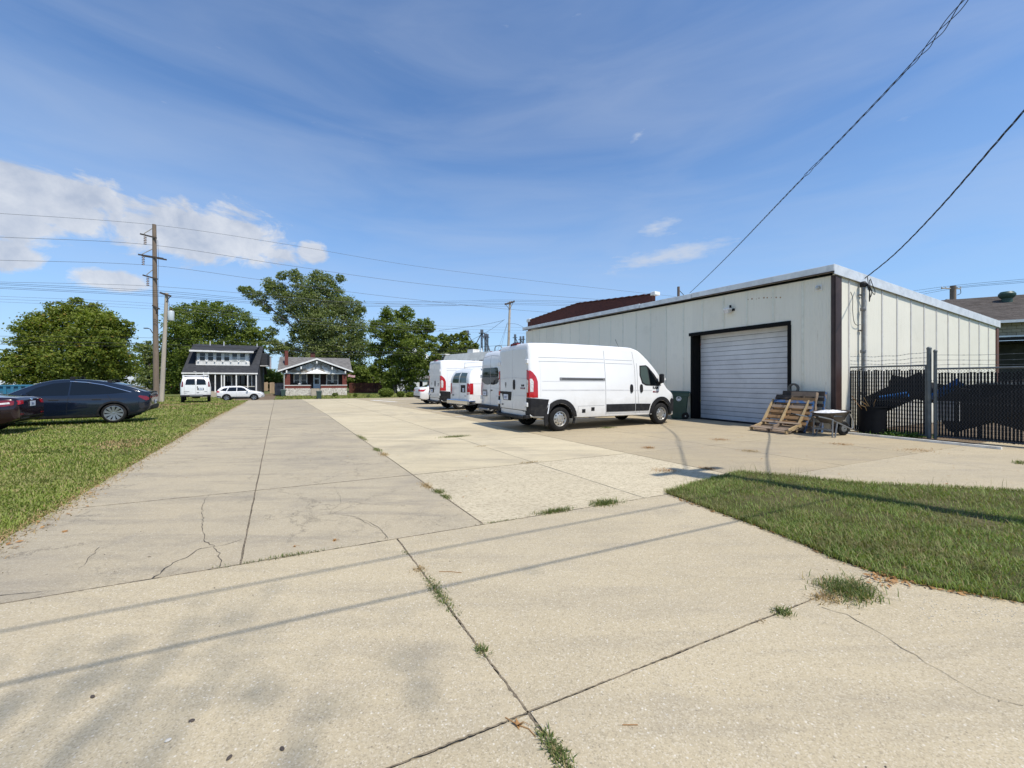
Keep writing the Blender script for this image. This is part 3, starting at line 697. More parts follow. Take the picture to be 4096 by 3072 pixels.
M['rust'] = mat('rust_stain', (.30, .16, .06), .9, 0, .3, 20)
M['wire'] = mat('black_cable', (.018, .018, .019), .7)
M['wireg'] = mat('aluminium_cable', (.13, .14, .15), .6)
base_dirt(M['panel'], .0, .55, (.42, .37, .28), .45)
B = empty('metal_building', (WC.x, WC.y, 0), math.atan2(WI.y, WI.x), 'long cream metal building with a rolling door and a thin pale roof edge', 'building')
LW = 19.35; LE = 13.1; H0 = 4.82; DROP = .80
def hx(x): return H0-DROP*x/LE
# long wall panels (x = 0, running along +y); rolling door opening 1.30 .. 5.02
D0, D1, DH = 1.30, 5.02, 3.42
nP = 21; pw = LW/nP; jy = [0.0, .878]
while jy[-1] < LW-1: jy.append(jy[-1]+.918)
jy[-1] = LW
for i in range(len(jy)-1):
    y0, y1 = jy[i]+.0004, jy[i+1]-.0004
    for (u0, u1, z0) in (((y0, y1, 0.0),) if (y1 < D0 or y0 > D1) else ((y0, min(y1, D0), 0.0), (max(y0, D0), min(y1, D1), DH), (max(y0, D1), y1, 0.0))):
        if u1-u0 < .05: continue
        if z0 == 0 and u0 >= D0-.01 and u1 <= D1+.01: continue
        MB().bb(0, .06, u0, u1, z0, H0-.14).build('wall_panel', M['panel'], B)
    if 0 < i: 
        zb = DH+.1 if D0 < jy[i] < D1 else 0.02
        MB().bb(-.016, -.001, jy[i]-.035, jy[i]+.035, zb, H0-.145).build('batten', M['batten'], B, bevel=.006)
# end wall
nE = 12; jx = [0.0, .77]
while jx[-1] < LE-1.2: jx.append(jx[-1]+1.025)
jx.append(LE)
for i in range(len(jx)-1):
    a, b = jx[i]+.0004, jx[i+1]-.0004
    MB().add([(a, .001, 0), (b, .001, 0), (b, .001, hx(b)-.10), (a, .001, hx(a)-.10), (a, .06, 0), (b, .06, 0), (b, .06, hx(b)-.10), (a, .06, hx(a)-.10)],
             [(0, 1, 2, 3), (7, 6, 5, 4), (0, 4, 5, 1), (1, 5, 6, 2), (2, 6, 7, 3), (3, 7, 4, 0)]).build('wall_panel', M['panel'], B)
    if i: MB().add([(jx[i]-.04, -.014, 0.02), (jx[i]+.04, -.014, .02), (jx[i]+.04, -.014, hx(jx[i])-.12), (jx[i]-.04, -.014, hx(jx[i])-.12), (jx[i]-.04, 0, 0.02), (jx[i]+.04, 0, .02), (jx[i]+.04, 0, hx(jx[i])-.12), (jx[i]-.04, 0, hx(jx[i])-.12)],
             [(0, 1, 2, 3), (0, 4, 5, 1), (1, 5, 6, 2), (2, 6, 7, 3), (3, 7, 4, 0), (7, 6, 5, 4)]).build('batten', M['battenE'], B)
# back and far walls
MB().bb(LE-.06, LE, .07, LW, 0, H0-DROP-.12).build('back_wall', M['panel'], B)
MB().add([(.07, LW-.06, 0), (LE-.07, LW-.06, 0), (LE-.07, LW-.06, hx(LE)-.12), (.07, LW-.06, hx(0)-.12), (.07, LW, 0), (LE-.07, LW, 0), (LE-.07, LW, hx(LE)-.12), (.07, LW, hx(0)-.12)],
         [(0, 1, 2, 3), (7, 6, 5, 4), (0, 4, 5, 1), (1, 5, 6, 2), (2, 6, 7, 3), (3, 7, 4, 0)]).build('far_wall', M['panel'], B)
# roof: sloping slab with fascia on each side
def slopebox(x0, x1, y0, y1, zlo, zhi):
    return MB().add([(x0, y0, hx(x0)+zlo), (x1, y0, hx(x1)+zlo), (x1, y1, hx(x1)+zlo), (x0, y1, hx(x0)+zlo), (x0, y0, hx(x0)+zhi), (x1, y0, hx(x1)+zhi), (x1, y1, hx(x1)+zhi), (x0, y1, hx(x0)+zhi)],
                    [(3, 2, 1, 0), (4, 5, 6, 7), (0, 1, 5, 4), (1, 2, 6, 5), (2, 3, 7, 6), (3, 0, 4, 7)])
slopebox(-.19, LE+.05, -.03, LW+.15, .06, .10).build('roof', M['roofm'], B)
slopebox(-.19, .0, -.0, LW+.1, -.055, -.04).build('soffit', M['soffit'], B)
for y0, y1, dz in ((-.07, 4.9, 0), (4.92, 7.75, -.015), (7.78, LW+.16, .004)):
    MB().add([(-.20, y0, hx(0)-.055+dz), (-.18, y0, hx(0)-.055+dz), (-.18, y1, hx(0)-.055+dz), (-.20, y1, hx(0)-.055+dz), (-.215, y0, hx(0)+.135+dz), (-.17, y0, hx(0)+.14+dz), (-.17, y1, hx(0)+.14+dz), (-.215, y1, hx(0)+.135+dz)],
             [(3, 2, 1, 0), (4, 5, 6, 7), (0, 1, 5, 4), (1, 2, 6, 5), (2, 3, 7, 6), (3, 0, 4, 7)]).build('fascia', M['galv'], B, bevel=.006)
    MB().bb(-.203, -.178, y0, y1, hx(0)-.085+dz, hx(0)-.057+dz).build('fascia_drip_edge', M['brown'], B)
slopebox(-.172, LE+.07, -.075, -.05, -.155, .14).build('fascia', M['galv'], B, bevel=.006)
slopebox(-.16, LE+.05, -.049, -.032, -.19, -.10).build('fascia_shadow_trim', M['brown'], B) if False else None
MB().bb(-.035, .055, -.045, -.002, 0, H0-.16).build('corner_trim', M['brown'], B, bevel=.008)
MB().bb(.06, .30, -.038, -.003, 0, H0-.18).build('corner_trim', M['brown'], B, bevel=.008)
MB().bb(-.04, -.002, .0, .09, 0, H0-.15).build('corner_trim', M['brown'], B, bevel=.008)
MB().bb(LE-.22, LE+.03, -.04, -.004, 0, H0-DROP-.18).build('corner_trim', mat('reddish_brown_trim', (.13, .055, .035), .5, 0, .15, 3), B, bevel=.008)
# rolling door: recess, frame, slats
RC = .46
MB().bb(.061, RC, D1, D1+.06, 0, DH).build('door_reveal', M['blacktrim'], B)
MB().bb(.061, RC, D0-.06, D0, 0, DH).build('door_reveal', M['blacktrim'], B)
MB().bb(.061, RC, D0-.06, D1+.06, DH, DH+.06).build('door_header', M['soffit'], B)
MB().bb(-.035, .06, D0-.07, D1+.16, DH-.06, DH+.07).build('door_lintel', M['blacktrim'], B, bevel=.01)
MB().bb(-.035, .06, D0-.08, D0+.03, 0, DH-.062).build('door_jamb', M['blacktrim'], B, bevel=.01)
MB().bb(-.035, .06, D1-.01, D1+.07, 0, DH-.062).build('door_jamb', M['blacktrim'], B, bevel=.01)
dr = MB().bb(RC+.03, RC+.05, D0+.0, D1-.0, 0, DH).build('rolling_door', mat('door_backing_dark', (.16, .165, .17), .8), B)
nS = 19; sh = (DH-.03)/nS
random.seed(3)
for i in range(nS):
    z0 = .02+i*sh; o_ = random.uniform(-.002, .002)
    s_ = MB().add([(RC+o_, D0+.03, z0+.004), (RC+o_, D1-.03, z0+.004), (RC-.004+o_, D1-.03, z0+sh*.5), (RC-.004+o_, D0+.03, z0+sh*.5), (RC+o_, D0+.03, z0+sh-.013), (RC+o_, D1-.03, z0+sh-.013), (RC+.028, D0+.03, z0+sh-.013), (RC+.028, D1-.03, z0+sh-.013), (RC+.028, D0+.03, z0+.004), (RC+.028, D1-.03, z0+.004)],
                  [(0, 1, 2, 3), (3, 2, 5, 4), (4, 5, 7, 6), (0, 8, 9, 1)]).build('door_slat', M['door'], dr)
MB().bb(RC-.03, RC+.03, D0+.03, D1-.03, .0, .03).build('door_bottom_bar', M['blackp'], dr)
for k in range(9): MB().lathe([(.0001, -.0015), (random.uniform(.012, .03), 0)], 8, 'x', (-.0012, 1.55+k*.14+random.uniform(-.03, .03), 4.28+.012*k+random.uniform(-.02, .02))).build('rust_spot', M['rust'], B)
# lamp and sensors on the long wall
def on_wall(s_, z, off=0): return Vector((off, s_, z))
wl = empty('wall_lamp', (0, 0, 0)); wl.parent = B
o = empty('security_light', WC.to_3d()+WD.to_3d()*3.33+Vector((0, 0, 4.15)), math.atan2(WI.y, WI.x), 'boxy white security light above the rolling door', 'light')
bpy.data.objects.remove(wl)
MB().bb(-.26, -.03, -.09, .13, -.02, .07).build('lamp_hood', M['white_trim'], o, bevel=.02)
MB().add([(-.26, -.09, -.02), (-.04, -.09, -.02), (-.04, .13, -.02), (-.26, .13, -.02), (-.23, -.06, -.12), (-.06, -.06, -.10), (-.06, .10, -.10), (-.23, .10, -.12)], [(0, 1, 5, 4), (1, 2, 6, 5), (2, 3, 7, 6), (3, 0, 4, 7), (4, 5, 6, 7)]).build('lamp_lens', M['clear'], o)
MB().lathe([(.0001, -.05), (.035, -.05), (.035, .05), (.0001, .05)], 12, 'z', (-.10, -.05, .12)).build('photocell', M['blackp'], o)
MB().bb(-.06, -.001, -.16, -.06, -.04, .04).build('mounting_bracket', M['blackp'], o)
o = empty('wall_sensor', WC.to_3d()+WD.to_3d()*.42+Vector((0, 0, 4.38)), math.atan2(WI.y, WI.x), 'small white round sensor on a square plate near the building corner', 'sensor')
MB().bb(-.02, -.001, -.09, .09, -.09, .09).build('back_plate', M['white_trim'], o, bevel=.005)
MB().lathe([(.0001, -.14), (.045, -.13), (.06, -.08), (.06, -.02)], 16, 'x').build('sensor_head', M['steel'], o, True)
o = empty('wall_floodlight', WC.to_3d()+WD.to_3d()*19.0+Vector((0, 0, 3.35)), math.atan2(WI.y, WI.x), 'small white floodlight at the far end of the cream wall', 'light')
MB().bb(-.35, -.08, -.1, .12, -.09, .09).build('lamp_head', M['white_trim'], o, bevel=.02); MB().bb(-.08, -.001, -.04, .04, -.04, .04).build('bracket', M['blackp'], o)
o = empty('junction_boxes', WC.to_3d()+WD.to_3d()*18.6+Vector((0, 0, 3.75)), math.atan2(WI.y, WI.x), 'grey meter fittings high on the far end of the cream wall', 'fitting')
MB().bb(-.10, -.001, -.1, .1, .35, .5).build('upper_box', M['white_trim'], o); MB().bb(-.12, -.001, -1.0, -.85, -.35, -.1).build('lower_box', M['soffit'], o)
# rust streak fasteners along one panel: screws on battens
mb = MB()
for i in range(1, len(jx)-1):
    for z in np.arange(.5, hx(jx[i])-.3, .62): mb.box((jx[i]+.05, -.006, z), (.018, .012, .018))
o = mb.build('screw_heads', M['pipe'], B); o['kind'] = 'stuff'
# the roof edge climbs a little towards the far end
for ch in children(B):
    for v in ch.data.vertices:
        if v.co.z > 3.6: v.co.z += .022*max(0, v.co.y)
# conduit with weatherhead
o = empty('service_mast', WC.to_3d()+WI.to_3d()*1.36, math.atan2(WI.y, WI.x), 'grey steel conduit mast with cable loops on the sunlit end wall', 'conduit')
MB().tube([(0, -.11, 0), (0, -.11, 4.45)], .046, 12).build('conduit', M['pipe'], o, True)
for z in (1.15, 2.45, 3.75): MB().lathe([(.064, -.05), (.072, -.03), (.072, .03), (.064, .05)], 12, 'z', (0, -.11, z)).build('coupling', M['pipe'], o, True)
MB().lathe([(.056, -.02), (.085, 0), (.09, .09), (.05, .15), (.0001, .16)], 12, 'z', (0, -.12, 4.45)).build('weatherhead', M['blackp'], o, True)
for z in (1.9, 3.1, 4.2): MB().bb(-.09, .09, -.06, -.031, z-.02, z+.02).build('strap', M['pipe'], o)
def loop(pts, r=.011, name='cable_loop', m_='wire', par=None, n=6):
    q = catmull(pts, 10); return MB().tube(q, r, n).build(name, M[m_], par, True)
def catmull(pts, k):
    pts = [Vector(p) for p in pts]; out = []
    for i in range(len(pts)-1):
        p0 = pts[max(i-1, 0)]; p1 = pts[i]; p2 = pts[i+1]; p3 = pts[min(i+2, len(pts)-1)]
        for j in range(k):
            t_ = j/k; out.append(.5*((2*p1)+(-p0+p2)*t_+(2*p0-5*p1+4*p2-p3)*t_*t_+(-p0+3*p1-3*p2+p3)*t_**3))
    out.append(pts[-1]); return out
loop([(0, -.2, 4.50), (.05, -.26, 4.2), (.12, -.22, 3.98), (.16, -.2, 4.15), (.10, -.24, 4.40), (-.02, -.28, 4.62)], par=o)
loop([(0, -.2, 4.52), (.2, -.24, 4.30), (.42, -.22, 4.22), (.50, -.2, 4.35), (.30, -.22, 4.52), (-.02, -.3, 4.64)], par=o)
loop([(0, -.2, 4.54), (.06, -.3, 4.30), (.09, -.25, 4.10), (.02, -.25, 4.36), (-.10, -.26, 4.70)], par=o)
loop([(-.55, -.03, 4.25), (-.5, -.06, 4.05), (-.48, -.05, 3.7), (-.42, -.06, 3.35), (-.25, -.06, 3.25), (-.06, -.07, 3.28)], .008, par=o)
o2 = MB().tube(catmull([(-1.32, -.05, 1.0), (-1.3, -.05, 1.8)], 3), .02, 6); 
# ---------------------------------------------------------------- fence: posts, rail, slats, mesh, barbed wire
M['fpost'] = mat('weathered_fence_steel', (.105, .12, .125), .5, .3, .25, 6, dirt=(.17, .18, .17, .5), dscale=5)
M['slat'] = mat('black_plastic_slat', (.007, .008, .010), .6, 0, .2, 7, spec=.12)
M['mesh'] = mat('black_coated_wire', (.05, .055, .062), .5, .1)
FA = Vector((10.24, 12.55)); FG = Vector((11.08, 10.80)); 
fd = (Vector((11.95, 9.40))-Vector((10.24, 12.55))).normalized()
FANG = math.atan2(fd.y, fd.x)
def fence(name, origin, L, Ht, label, gate=False, posts=(), barb=True, slope=0.0):
    o = empty(name, (origin.x, origin.y, 0), FANG, label, 'gate' if gate else 'fence')
    MB().tube([(.03, 0, Ht), (L-.03, 0, Ht+slope)], .024, 8).build('top_rail', M['fpost'], o, True)
    MB().tube([(.03, .02, .96), (L-.03, .02, .96)], .014, 6).build('middle_rail', M['mesh'], o, True)
    MB().tube([(.03, 0, .07), (L-.03, 0, .07)], .018, 6).build('bottom_rail', M['mesh'], o, True)
    if gate:
        for x in (.06, L-.06): MB().tube([(x, 0, .05), (x, 0, Ht)], .022, 8).build('frame_upright', M['fpost'], o, True)
    for (x, r_, h_) in posts:
        p_ = MB().tube([(x, .0, 0), (x, .0, h_)], r_, 12).build('post', M['fpost'], o, True)
        MB().lathe([(r_+.006, -.03), (r_+.008, .01), (r_*.6, .04), (.0001, .045)], 12, 'z', (x, 0, h_)).build('post_cap', M['fpost'], p_, True)
        for z in (.4, .96, 1.55): MB().lathe([(r_+.001, -.02), (r_+.007, -.015), (r_+.007, .015), (r_+.001, .02)], 12, 'z', (x, 0, z)).build('post_band', M['fpost'], p_)
    # slats: one mesh shared by all
    n = int((L-.12)/.0565); first = None
    for i in range(n):
        x = .07+(i+.5)*(L-.14)/n
        if first is None:
            first = MB().bb(-.0205, .0205, -.002, .002, 0, Ht-.17).build('slat', M['slat'], o)
            first.location = (x, 0, .06)
        else:
            c = first.copy(); link(c, o); c.location = (x+random.uniform(-.002, .002), 0, .06+random.uniform(-.02, .02)); c.rotation_euler.y = random.uniform(-.004, .004)
    # chain link wires woven as real zigzags on both faces
    V = []; F = []
    pit = .0565; zz = np.arange(.04, Ht+.02, .0565)
    ncol = int(L/pit)
    def ribbon(p, q, y, wd=.0034):
        d = Vector((q[0]-p[0], 0, q[1]-p[1])).normalized(); nn = Vector((-d.z, 0, d.x))*wd; n_ = len(V)
        V.extend([(p[0]-nn.x, y, p[1]-nn.z), (p[0]+nn.x, y, p[1]+nn.z), (q[0]+nn.x, y, q[1]+nn.z), (q[0]-nn.x, y, q[1]-nn.z)]); F.append((n_, n_+1, n_+2, n_+3))
    for i in range(ncol):
        for k in range(len(zz)-1):
            x0 = i*pit+(k % 2)*pit; x1 = i*pit+((k+1) % 2)*pit
            if max(x0, x1) > L: continue
            ribbon((x0, zz[k]), (x1, zz[k+1]), -.0065 if (x1 > x0) else -.008)
    w_ = mesh_np('chain_link', V, F, M['mesh'], o); w_['kind'] = 'stuff'
    if barb:
        for k, hz_ in enumerate((.10, .22, .36)):
            pts = []
            for j in range(25):
                u = j/24; pts.append((L*u, -.03, Ht+hz_+slope*u-.035*math.sin(math.pi*u)*(1+.5*k)+.01*math.sin(u*23+k)))
            mb = MB().tube(pts, .0042, 5)
            mb2 = MB()
            for j in range(1, 24, 1):
                for dv in ((.018, 0, .022), (-.02, 0, .02)): mb2.bar(Vector(pts[j])-Vector(dv)*.8, Vector(pts[j])+Vector(dv)*.8, .003, .003)
            s_ = mb.build('barbed_wire', M['fpost'], o); b_ = mb2.build('barbs', M['fpost'], s_); b_['kind'] = 'stuff'
    return o
L1 = (FG-FA).length
fence('chain_link_gate', FA, L1, 1.955, 'black slatted chain link gate beside the end wall under sagging barbed wire', True, ((0, .036, 2.38), (L1, .048, 2.41)), slope=-.0)
F2 = FA+fd*(L1+.10)
fence('chain_link_fence', F2, 6.5, 1.86, 'black slatted chain link fence right of the thick gate post', False, ((0.02, .036, 2.33), (2.95, .03, 1.88), (6.4, .03, 1.88)))
yard = sheet('yard_dirt', [FA+fd*-.1, FA+fd*9, FA+fd*9+Vector((7, 3.5)), FA+Vector((7, 3.3))], M['gravel'], -.012, .8, None, .01); tag(yard, 'bare dirt yard behind the slatted fence', kind='structure')
# white pipe lying along the slab edge
c0 = WC-WD*.25+(-WI)*.0
g0, g1 = G(3277, 1724), G(4007, 1798)
o = MB().bar((0, 0, 0), (g1-g0), .075, .055).build('white_board', M['white_line']); o.location = g0+Vector((0, 0, .028)); tag(o, 'long white painted timber lying along the concrete edge before the fence', 'timber')
# weeds along the fence foot
leafm = leafmat('green_weed_leaf', (.06, .12, .02), (.14, .24, .05), .35, 2)
def leafy(name, loc, n, rad, h, size, m_, label, cat='plant', parent=None, kind=None):
    pts = np.column_stack([rng.normal(0, rad, n), rng.normal(0, rad*.5, n), np.abs(rng.normal(0, h*.5, n))+.01])
    o = cards(name, pts, size, m_, parent); o.location = loc
    if parent is None: tag(o, label, cat, None, kind)
    return o
def cards(name, pts, size, m_, parent=None, elong=1.7, tilt=1.0):
    n = len(pts); a = rng.normal(0, 1, (n, 3)); a[:, 2] *= tilt; a /= np.linalg.norm(a, axis=1)[:, None]
    b = np.cross(a, rng.normal(0, 1, (n, 3))); b /= np.linalg.norm(b, axis=1)[:, None]
    s_ = (size*rng.uniform(.55, 1.3, n))[:, None]
    nrm = np.cross(a, b)*s_*.22
    V = np.stack([pts-a*s_*elong*.5, pts+b*s_*.42+nrm, pts+a*s_*elong*.5, pts-b*s_*.42+nrm], 1).reshape(-1, 3)
    F = (np.arange(n)*4)[:, None]+np.array([[0, 1, 2, 3]])
    return mesh_np(name, V, F, m_, parent)
for x_, y_, r_, h_, lb in ((3505, 1733, .16, .14, 'leafy green weed at the foot of the gate nearest the barrel'), (3570, 1741, .30, .10, 'low leafy weeds in the middle of the gate foot'), (3660, 1748, .22, .09, 'low weeds just left of the thick gate post'), (3460, 1732, .07, .05, 'small weed sprig on the white timber')):
    g = G(x_, y_); leafy('leafy_weed', g, int(500*r_/.2), r_, h_, .035, leafm, lb)
# things stored behind the fence: blue tarp rolls, dark boards, bench
M['blue'] = mat('bright_blue_plastic', (.02, .17, .55), .45, 0, .2, 4); M['dkwood'] = mat('dark_board', (.05, .045, .04), .8, 0, .3, 4, rnd=.2)
M['whiteplastic'] = mat('white_plastic', (.75, .77, .80), .5, 0, .05, 3)
nf = Vector((-fd.y, fd.x)) if Vector((-fd.y, fd.x)).dot(WI) > 0 else -Vector((-fd.y, fd.x))
def bf(u, off, z): q = FA+fd*u+nf*off; return Vector((q.x, q.y, z))
o = MB().tube([bf(.75, .5, 1.02), bf(1.35, .55, 1.16)], .07, 12).build('blue_tarp_roll', M['blue'], None, True); tag(o, 'blue roll leaning behind the gate slats', 'roll')
o = empty('blue_slide', bf(2.05, .7, 0), FANG, 'blue and white plastic panel behind the gap at the gate post', 'panel')
MB().add([(-.35, 0, 1.05), (-.28, .3, 1.0), (.35, .3, 1.45), (.30, 0, 1.5), (-.3, 0, 1.15), (.25, 0, 1.62)], [(0, 1, 2, 3), (0, 3, 5, 4)]).build('blue_sheet', M['blue'], o)
MB().bb(-.22, .28, .0, .04, .45, .98).build('white_sheet', M['whiteplastic'], o); MB().bb(-.2, -.14, 0, .06, 0, 1.1).build('support', M['dkwood'], o); MB().bb(.2, .26, 0, .06, 0, 1.4).build('support', M['dkwood'], o)
for (u, off, L_, a, z, lb) in ((1.5, 1.3, 1.7, .25, 1.25, 'dark tilted board behind the middle of the gate'), (3.6, 1.5, 2.8, -.15, 1.35, 'long dark board high behind the right fence section'), (3.4, 1.3, 2.6, .32, .55, 'long dark board low behind the right fence section'), (.95, .9, 1.6, -.55, 1.15, 'dark sheet leaning across the left part of the gate'), (2.9, 1.1, 2.2, -.45, .85, 'dark boards stacked behind the right fence section'), (4.4, 1.0, 1.9, .1, .95, 'dark shelving behind the far right of the fence')):
    o = empty('leaning_board', bf(u, off, z), FANG, lb, 'board')
    for k in range(3):
        q = MB().box((0, .1*k, -.05*k), (L_, .03, .55)).build('board', M['dkwood'], o, bevel=.01); q.rotation_euler = (0.1*k, a, 0)
for u, lb in ((3.2, 'pale timber bench rail behind the fence slats'), (4.6, 'second pale timber rail farther right behind the fence slats')):
    o = empty('timber_bench', bf(u, 1.4, 0), FANG, lb, 'bench')
    MB().bb(-.7, .7, -.1, .1, 1.45, 1.5).build('top_board', M['soffit'], o); MB().bb(-.7, .7, -.1, -.05, .8, .9).build('lower_board', M['soffit'], o)
    for x in (-.65, .65): MB().bb(x-.03, x+.03, -.09, .09, 0, 1.45).build('leg', M['dkwood'], o)
# black barrel with sticks, wheelie bins
g = G(3485, 1738)+WI.to_3d()*.05
o = empty('black_tub', g, .3, 'black plastic tub with dry sticks standing before the gate', 'tub')
MB().lathe([(.0001, .0), (.27, .0), (.29, .02), (.325, .78), (.345, .78), (.345, .815), (.305, .815), (.30, .76), (.27, .4), (.0001, .4)], 28, 'z').build('tub_wall', M['slat'], o, True)
for k, (a, l, x) in enumerate(((2.6, .62, -.15), (2.2, .55, -.1), (2.9, .5, .0), (.9, .34, .05), (2.45, .40, .1), (3.0, .45, -.2))):
    MB().tube([(x, 0, .55), (x+math.cos(a)*l*.55, .05*k-.1, .80+.03*k), (x+math.cos(a)*l*.9, .05*k-.1, .86+.05*k)], .007, 6).build('stick', M['deadleaf'] if k % 2 else M['dry'], o)
def wheelie(loc, rz, label, m_, sc=1.0, emblem=True):
    o = empty('wheelie_bin', loc, rz, label, 'bin', None, sc)
    w0, w1, d0, d1, Hb = .235, .30, .25, .34, .98
    MB().add([(-d0, -w0, 0), (d0, -w0, 0), (d0, w0, 0), (-d0, w0, 0), (-d1, -w1, Hb), (d1, -w1, Hb), (d1, w1, Hb), (-d1, w1, Hb)], [(3, 2, 1, 0), (0, 1, 5, 4), (1, 2, 6, 5), (2, 3, 7, 6), (3, 0, 4, 7), (4, 5, 6, 7)]).build('bin_body', m_, o, bevel=.03, smooth=True)
    MB().bb(-d1-.01, d1+.02, -w1-.012, w1+.012, Hb-.14, Hb-.0).build('rim_band', m_, o, bevel=.012)
    MB().add([(-d1-.03, -w1-.03, Hb), (d1+.06, -w1-.03, Hb), (d1+.06, w1+.03, Hb), (-d1-.03, w1+.03, Hb), (-d1+.02, -w1+.02, Hb+.07), (d1+.03, -w1+.02, Hb+.05), (d1+.03, w1-.02, Hb+.05), (-d1+.02, w1-.02, Hb+.07)], [(3, 2, 1, 0), (0, 1, 5, 4), (1, 2, 6, 5), (2, 3, 7, 6), (3, 0, 4, 7), (4, 5, 6, 7)]).build('lid', m_, o, bevel=.012)
    MB().tube([(d1+.09, -.24, Hb-.03), (d1+.09, .24, Hb-.03)], .016, 8).build('handle', M['blackp'], o)
    for s_ in (-1, 1):
        wh_ = MB().lathe([(.03, -.025), (.11, -.025), (.125, -.012), (.125, .012), (.11, .025), (.03, .025)], 20, 'y', (d0-.02, s_*(w0+.04), .125)).build('wheel', M['rubber'], o, True)
        MB().lathe([(.0001, -.028*s_), (.02, -.03*s_)], 10, 'y', (d0-.02, s_*(w0+.04)+s_*.056, .125)).build('hub', M['steel'], wh_)
    if emblem:
        for s_ in (-1,):
            yy = s_*(w0+(w1-w0)*.8)-.006
            em = MB().lathe([(.0001, yy-.004), (.085, yy-.004), (.09, yy)], 24, 'y', (0, 0, .76)).build('round_emblem', M['whiteplastic'], o)
            MB().lathe([(.055, yy-.006), (.066, yy-.006)], 24, 'y', (0, 0, .76)).build('emblem_ring', m_, em)
            MB().add([(-.045, yy-.007, .765), (.045, yy-.007, .765), (.03, yy-.007, .80), (0, yy-.007, .815), (-.03, yy-.007, .80)], [(0, 1, 2, 3, 4)]).build('emblem_dome', m_, em)
    return o
M['bin'] = mat('dark_green_plastic', (.022, .060, .042), .5, 0, .12, 4, dirt=(.06, .10, .08, .4), dscale=3)
M['bin2'] = mat('grey_green_plastic', (.045, .075, .065), .5, 0, .12, 4)
g = G(2712, 1674); wheelie(g+Vector((.02, .0, 0)), math.atan2(-WD.y, -WD.x)+.75, 'dark green wheelie bin with a round emblem against the cream wall', M['bin'], 1.08)

# ---------------------------------------------------------------- pallets, tyre, wheelbarrow
M['wood'] = mat('pallet_wood', (.29, .165, .07), .8, 0, .3, 2.5, bump=.003, bscale=30, dirt=(.16, .10, .05, .75), dscale=2.5, stretch=(1, 1, 1), rnd=.25)
M['woodp'] = mat('pale_pallet_wood', (.40, .29, .15), .8, 0, .15, 3, bump=.003, bscale=30, dirt=(.25, .17, .10, .5), dscale=4, rnd=.15)
M['woodg'] = mat('grey_weathered_wood', (.25, .185, .13), .85, 0, .2, 3, bump=.003, bscale=30, dirt=(.12, .09, .07, .8), dscale=3, rnd=.2)
M['woodk'] = mat('charred_dark_wood', (.045, .036, .03), .85, 0, .3, 3, bump=.003, bscale=30, dirt=(.11, .08, .06, .5), dscale=3, rnd=.2)
M['woodb'] = mat('blue_painted_wood', (.03, .10, .24), .7, 0, .2, 4, dirt=(.20, .15, .10, .95), dscale=6, lo=.44, hi=.58)
def pallet(name, mtx, label, topm, strm, W_=1.2, L_=1.0, tops=None, bots=(0, .5, 1), miss=(), endm=None):
    """x across (stringer to stringer), y along the stringers, z thickness; rests on z = 0"""
    o = empty(name, (0, 0, 0), 0, label, 'pallet'); o.matrix_world = mtx
    for k, x in enumerate((0, W_/2, W_)):
        m_ = strm[k % len(strm)]
        s_ = MB()
        # notched stringer
        s_.bb(x-.02, x+.02, 0, L_, .055, .115); s_.bb(x-.02, x+.02, 0, L_*.18, .018, .055); s_.bb(x-.02, x+.02, L_*.36, L_*.62, .018, .055); s_.bb(x-.02, x+.02, L_*.82, L_, .018, .055)
        poly = [(0, .018), (L_*.16, .018), (L_*.20, .055), (L_*.34, .055), (L_*.38, .018), (L_*.62, .018), (L_*.66, .055), (L_*.80, .055), (L_*.84, .018), (L_, .018), (L_, .115), (0, .115)]
        st_ = MB(); st_.prism(poly, x-.02, x+.02, lambda p, z: (z, p[0], p[1]))
        st_.build('stringer', M[m_], o)
    tops = tops or [i/6 for i in range(7)]
    for i, u in enumerate(tops):
        if i in miss: continue
        wd = (.10 if i not in (0, len(tops)-1) else .14)
        q = MB().box((W_/2, wd/2+u*(L_-wd), .126), (W_+.04, wd, .018)).build('deck_board', M[topm[i % len(topm)]], o, bevel=.003)
        q.rotation_euler.z = random.uniform(-.006, .006)
    for u in bots:
        q = MB().box((W_/2, .06+u*(L_-.12), .009), (W_+.04, .11, .017)).build('bottom_board', M[topm[0]], o, bevel=.003)
    return o
# leaning pallets: x axis along the wall towards the camera, y up the lean
gx = -WD.to_3d()                       # towards the camera along the wall
def lean(org, xdir, ydir): return frame(org, xdir, ydir)
wallp = lambda s_, off, z: Vector((WC.x+WD.x*s_-WI.x*off, WC.y+WD.y*s_-WI.y*off, z))
aw = lambda ang: (WI.to_3d()*math.cos(ang)+Vector((0, 0, math.sin(ang))))
# rear blue-stringer pallet and black pallet stand almost upright against the wall by the corner
pallet('pallet', lean(wallp(1.32, .34, 0), gx, aw(R(79))), 'dark pallet with blue stringers standing rearmost against the wall', ['woodk', 'woodk'], ['woodk', 'woodb', 'woodb'], 1.16, 1.22)
pallet('pallet', lean(wallp(.96, .50, 0), gx, aw(R(80))), 'reddish pallet standing beside the brown corner trim', ['woodg', 'wood'], ['woodg'], .66, 1.20)
pallet('pallet', lean(wallp(1.45, .92, 0), gx, aw(R(57))), 'leaning pallet with blue painted ends and a grey top board', ['woodk', 'wood', 'wood', 'wood', 'woodg', 'woodb', 'woodk'], ['woodg', 'wood', 'woodb'], 1.12, 1.22)
pallet('pallet', lean(wallp(1.52, 1.10, .0), gx, aw(R(51))), 'brown open pallet leaning in front with pale stringers', ['wood', 'wood', 'wood', 'wood', 'wood'], ['woodp'], 1.06, 1.14, tops=[0], bots=(.08, .28, .44, .60, .78, 1))
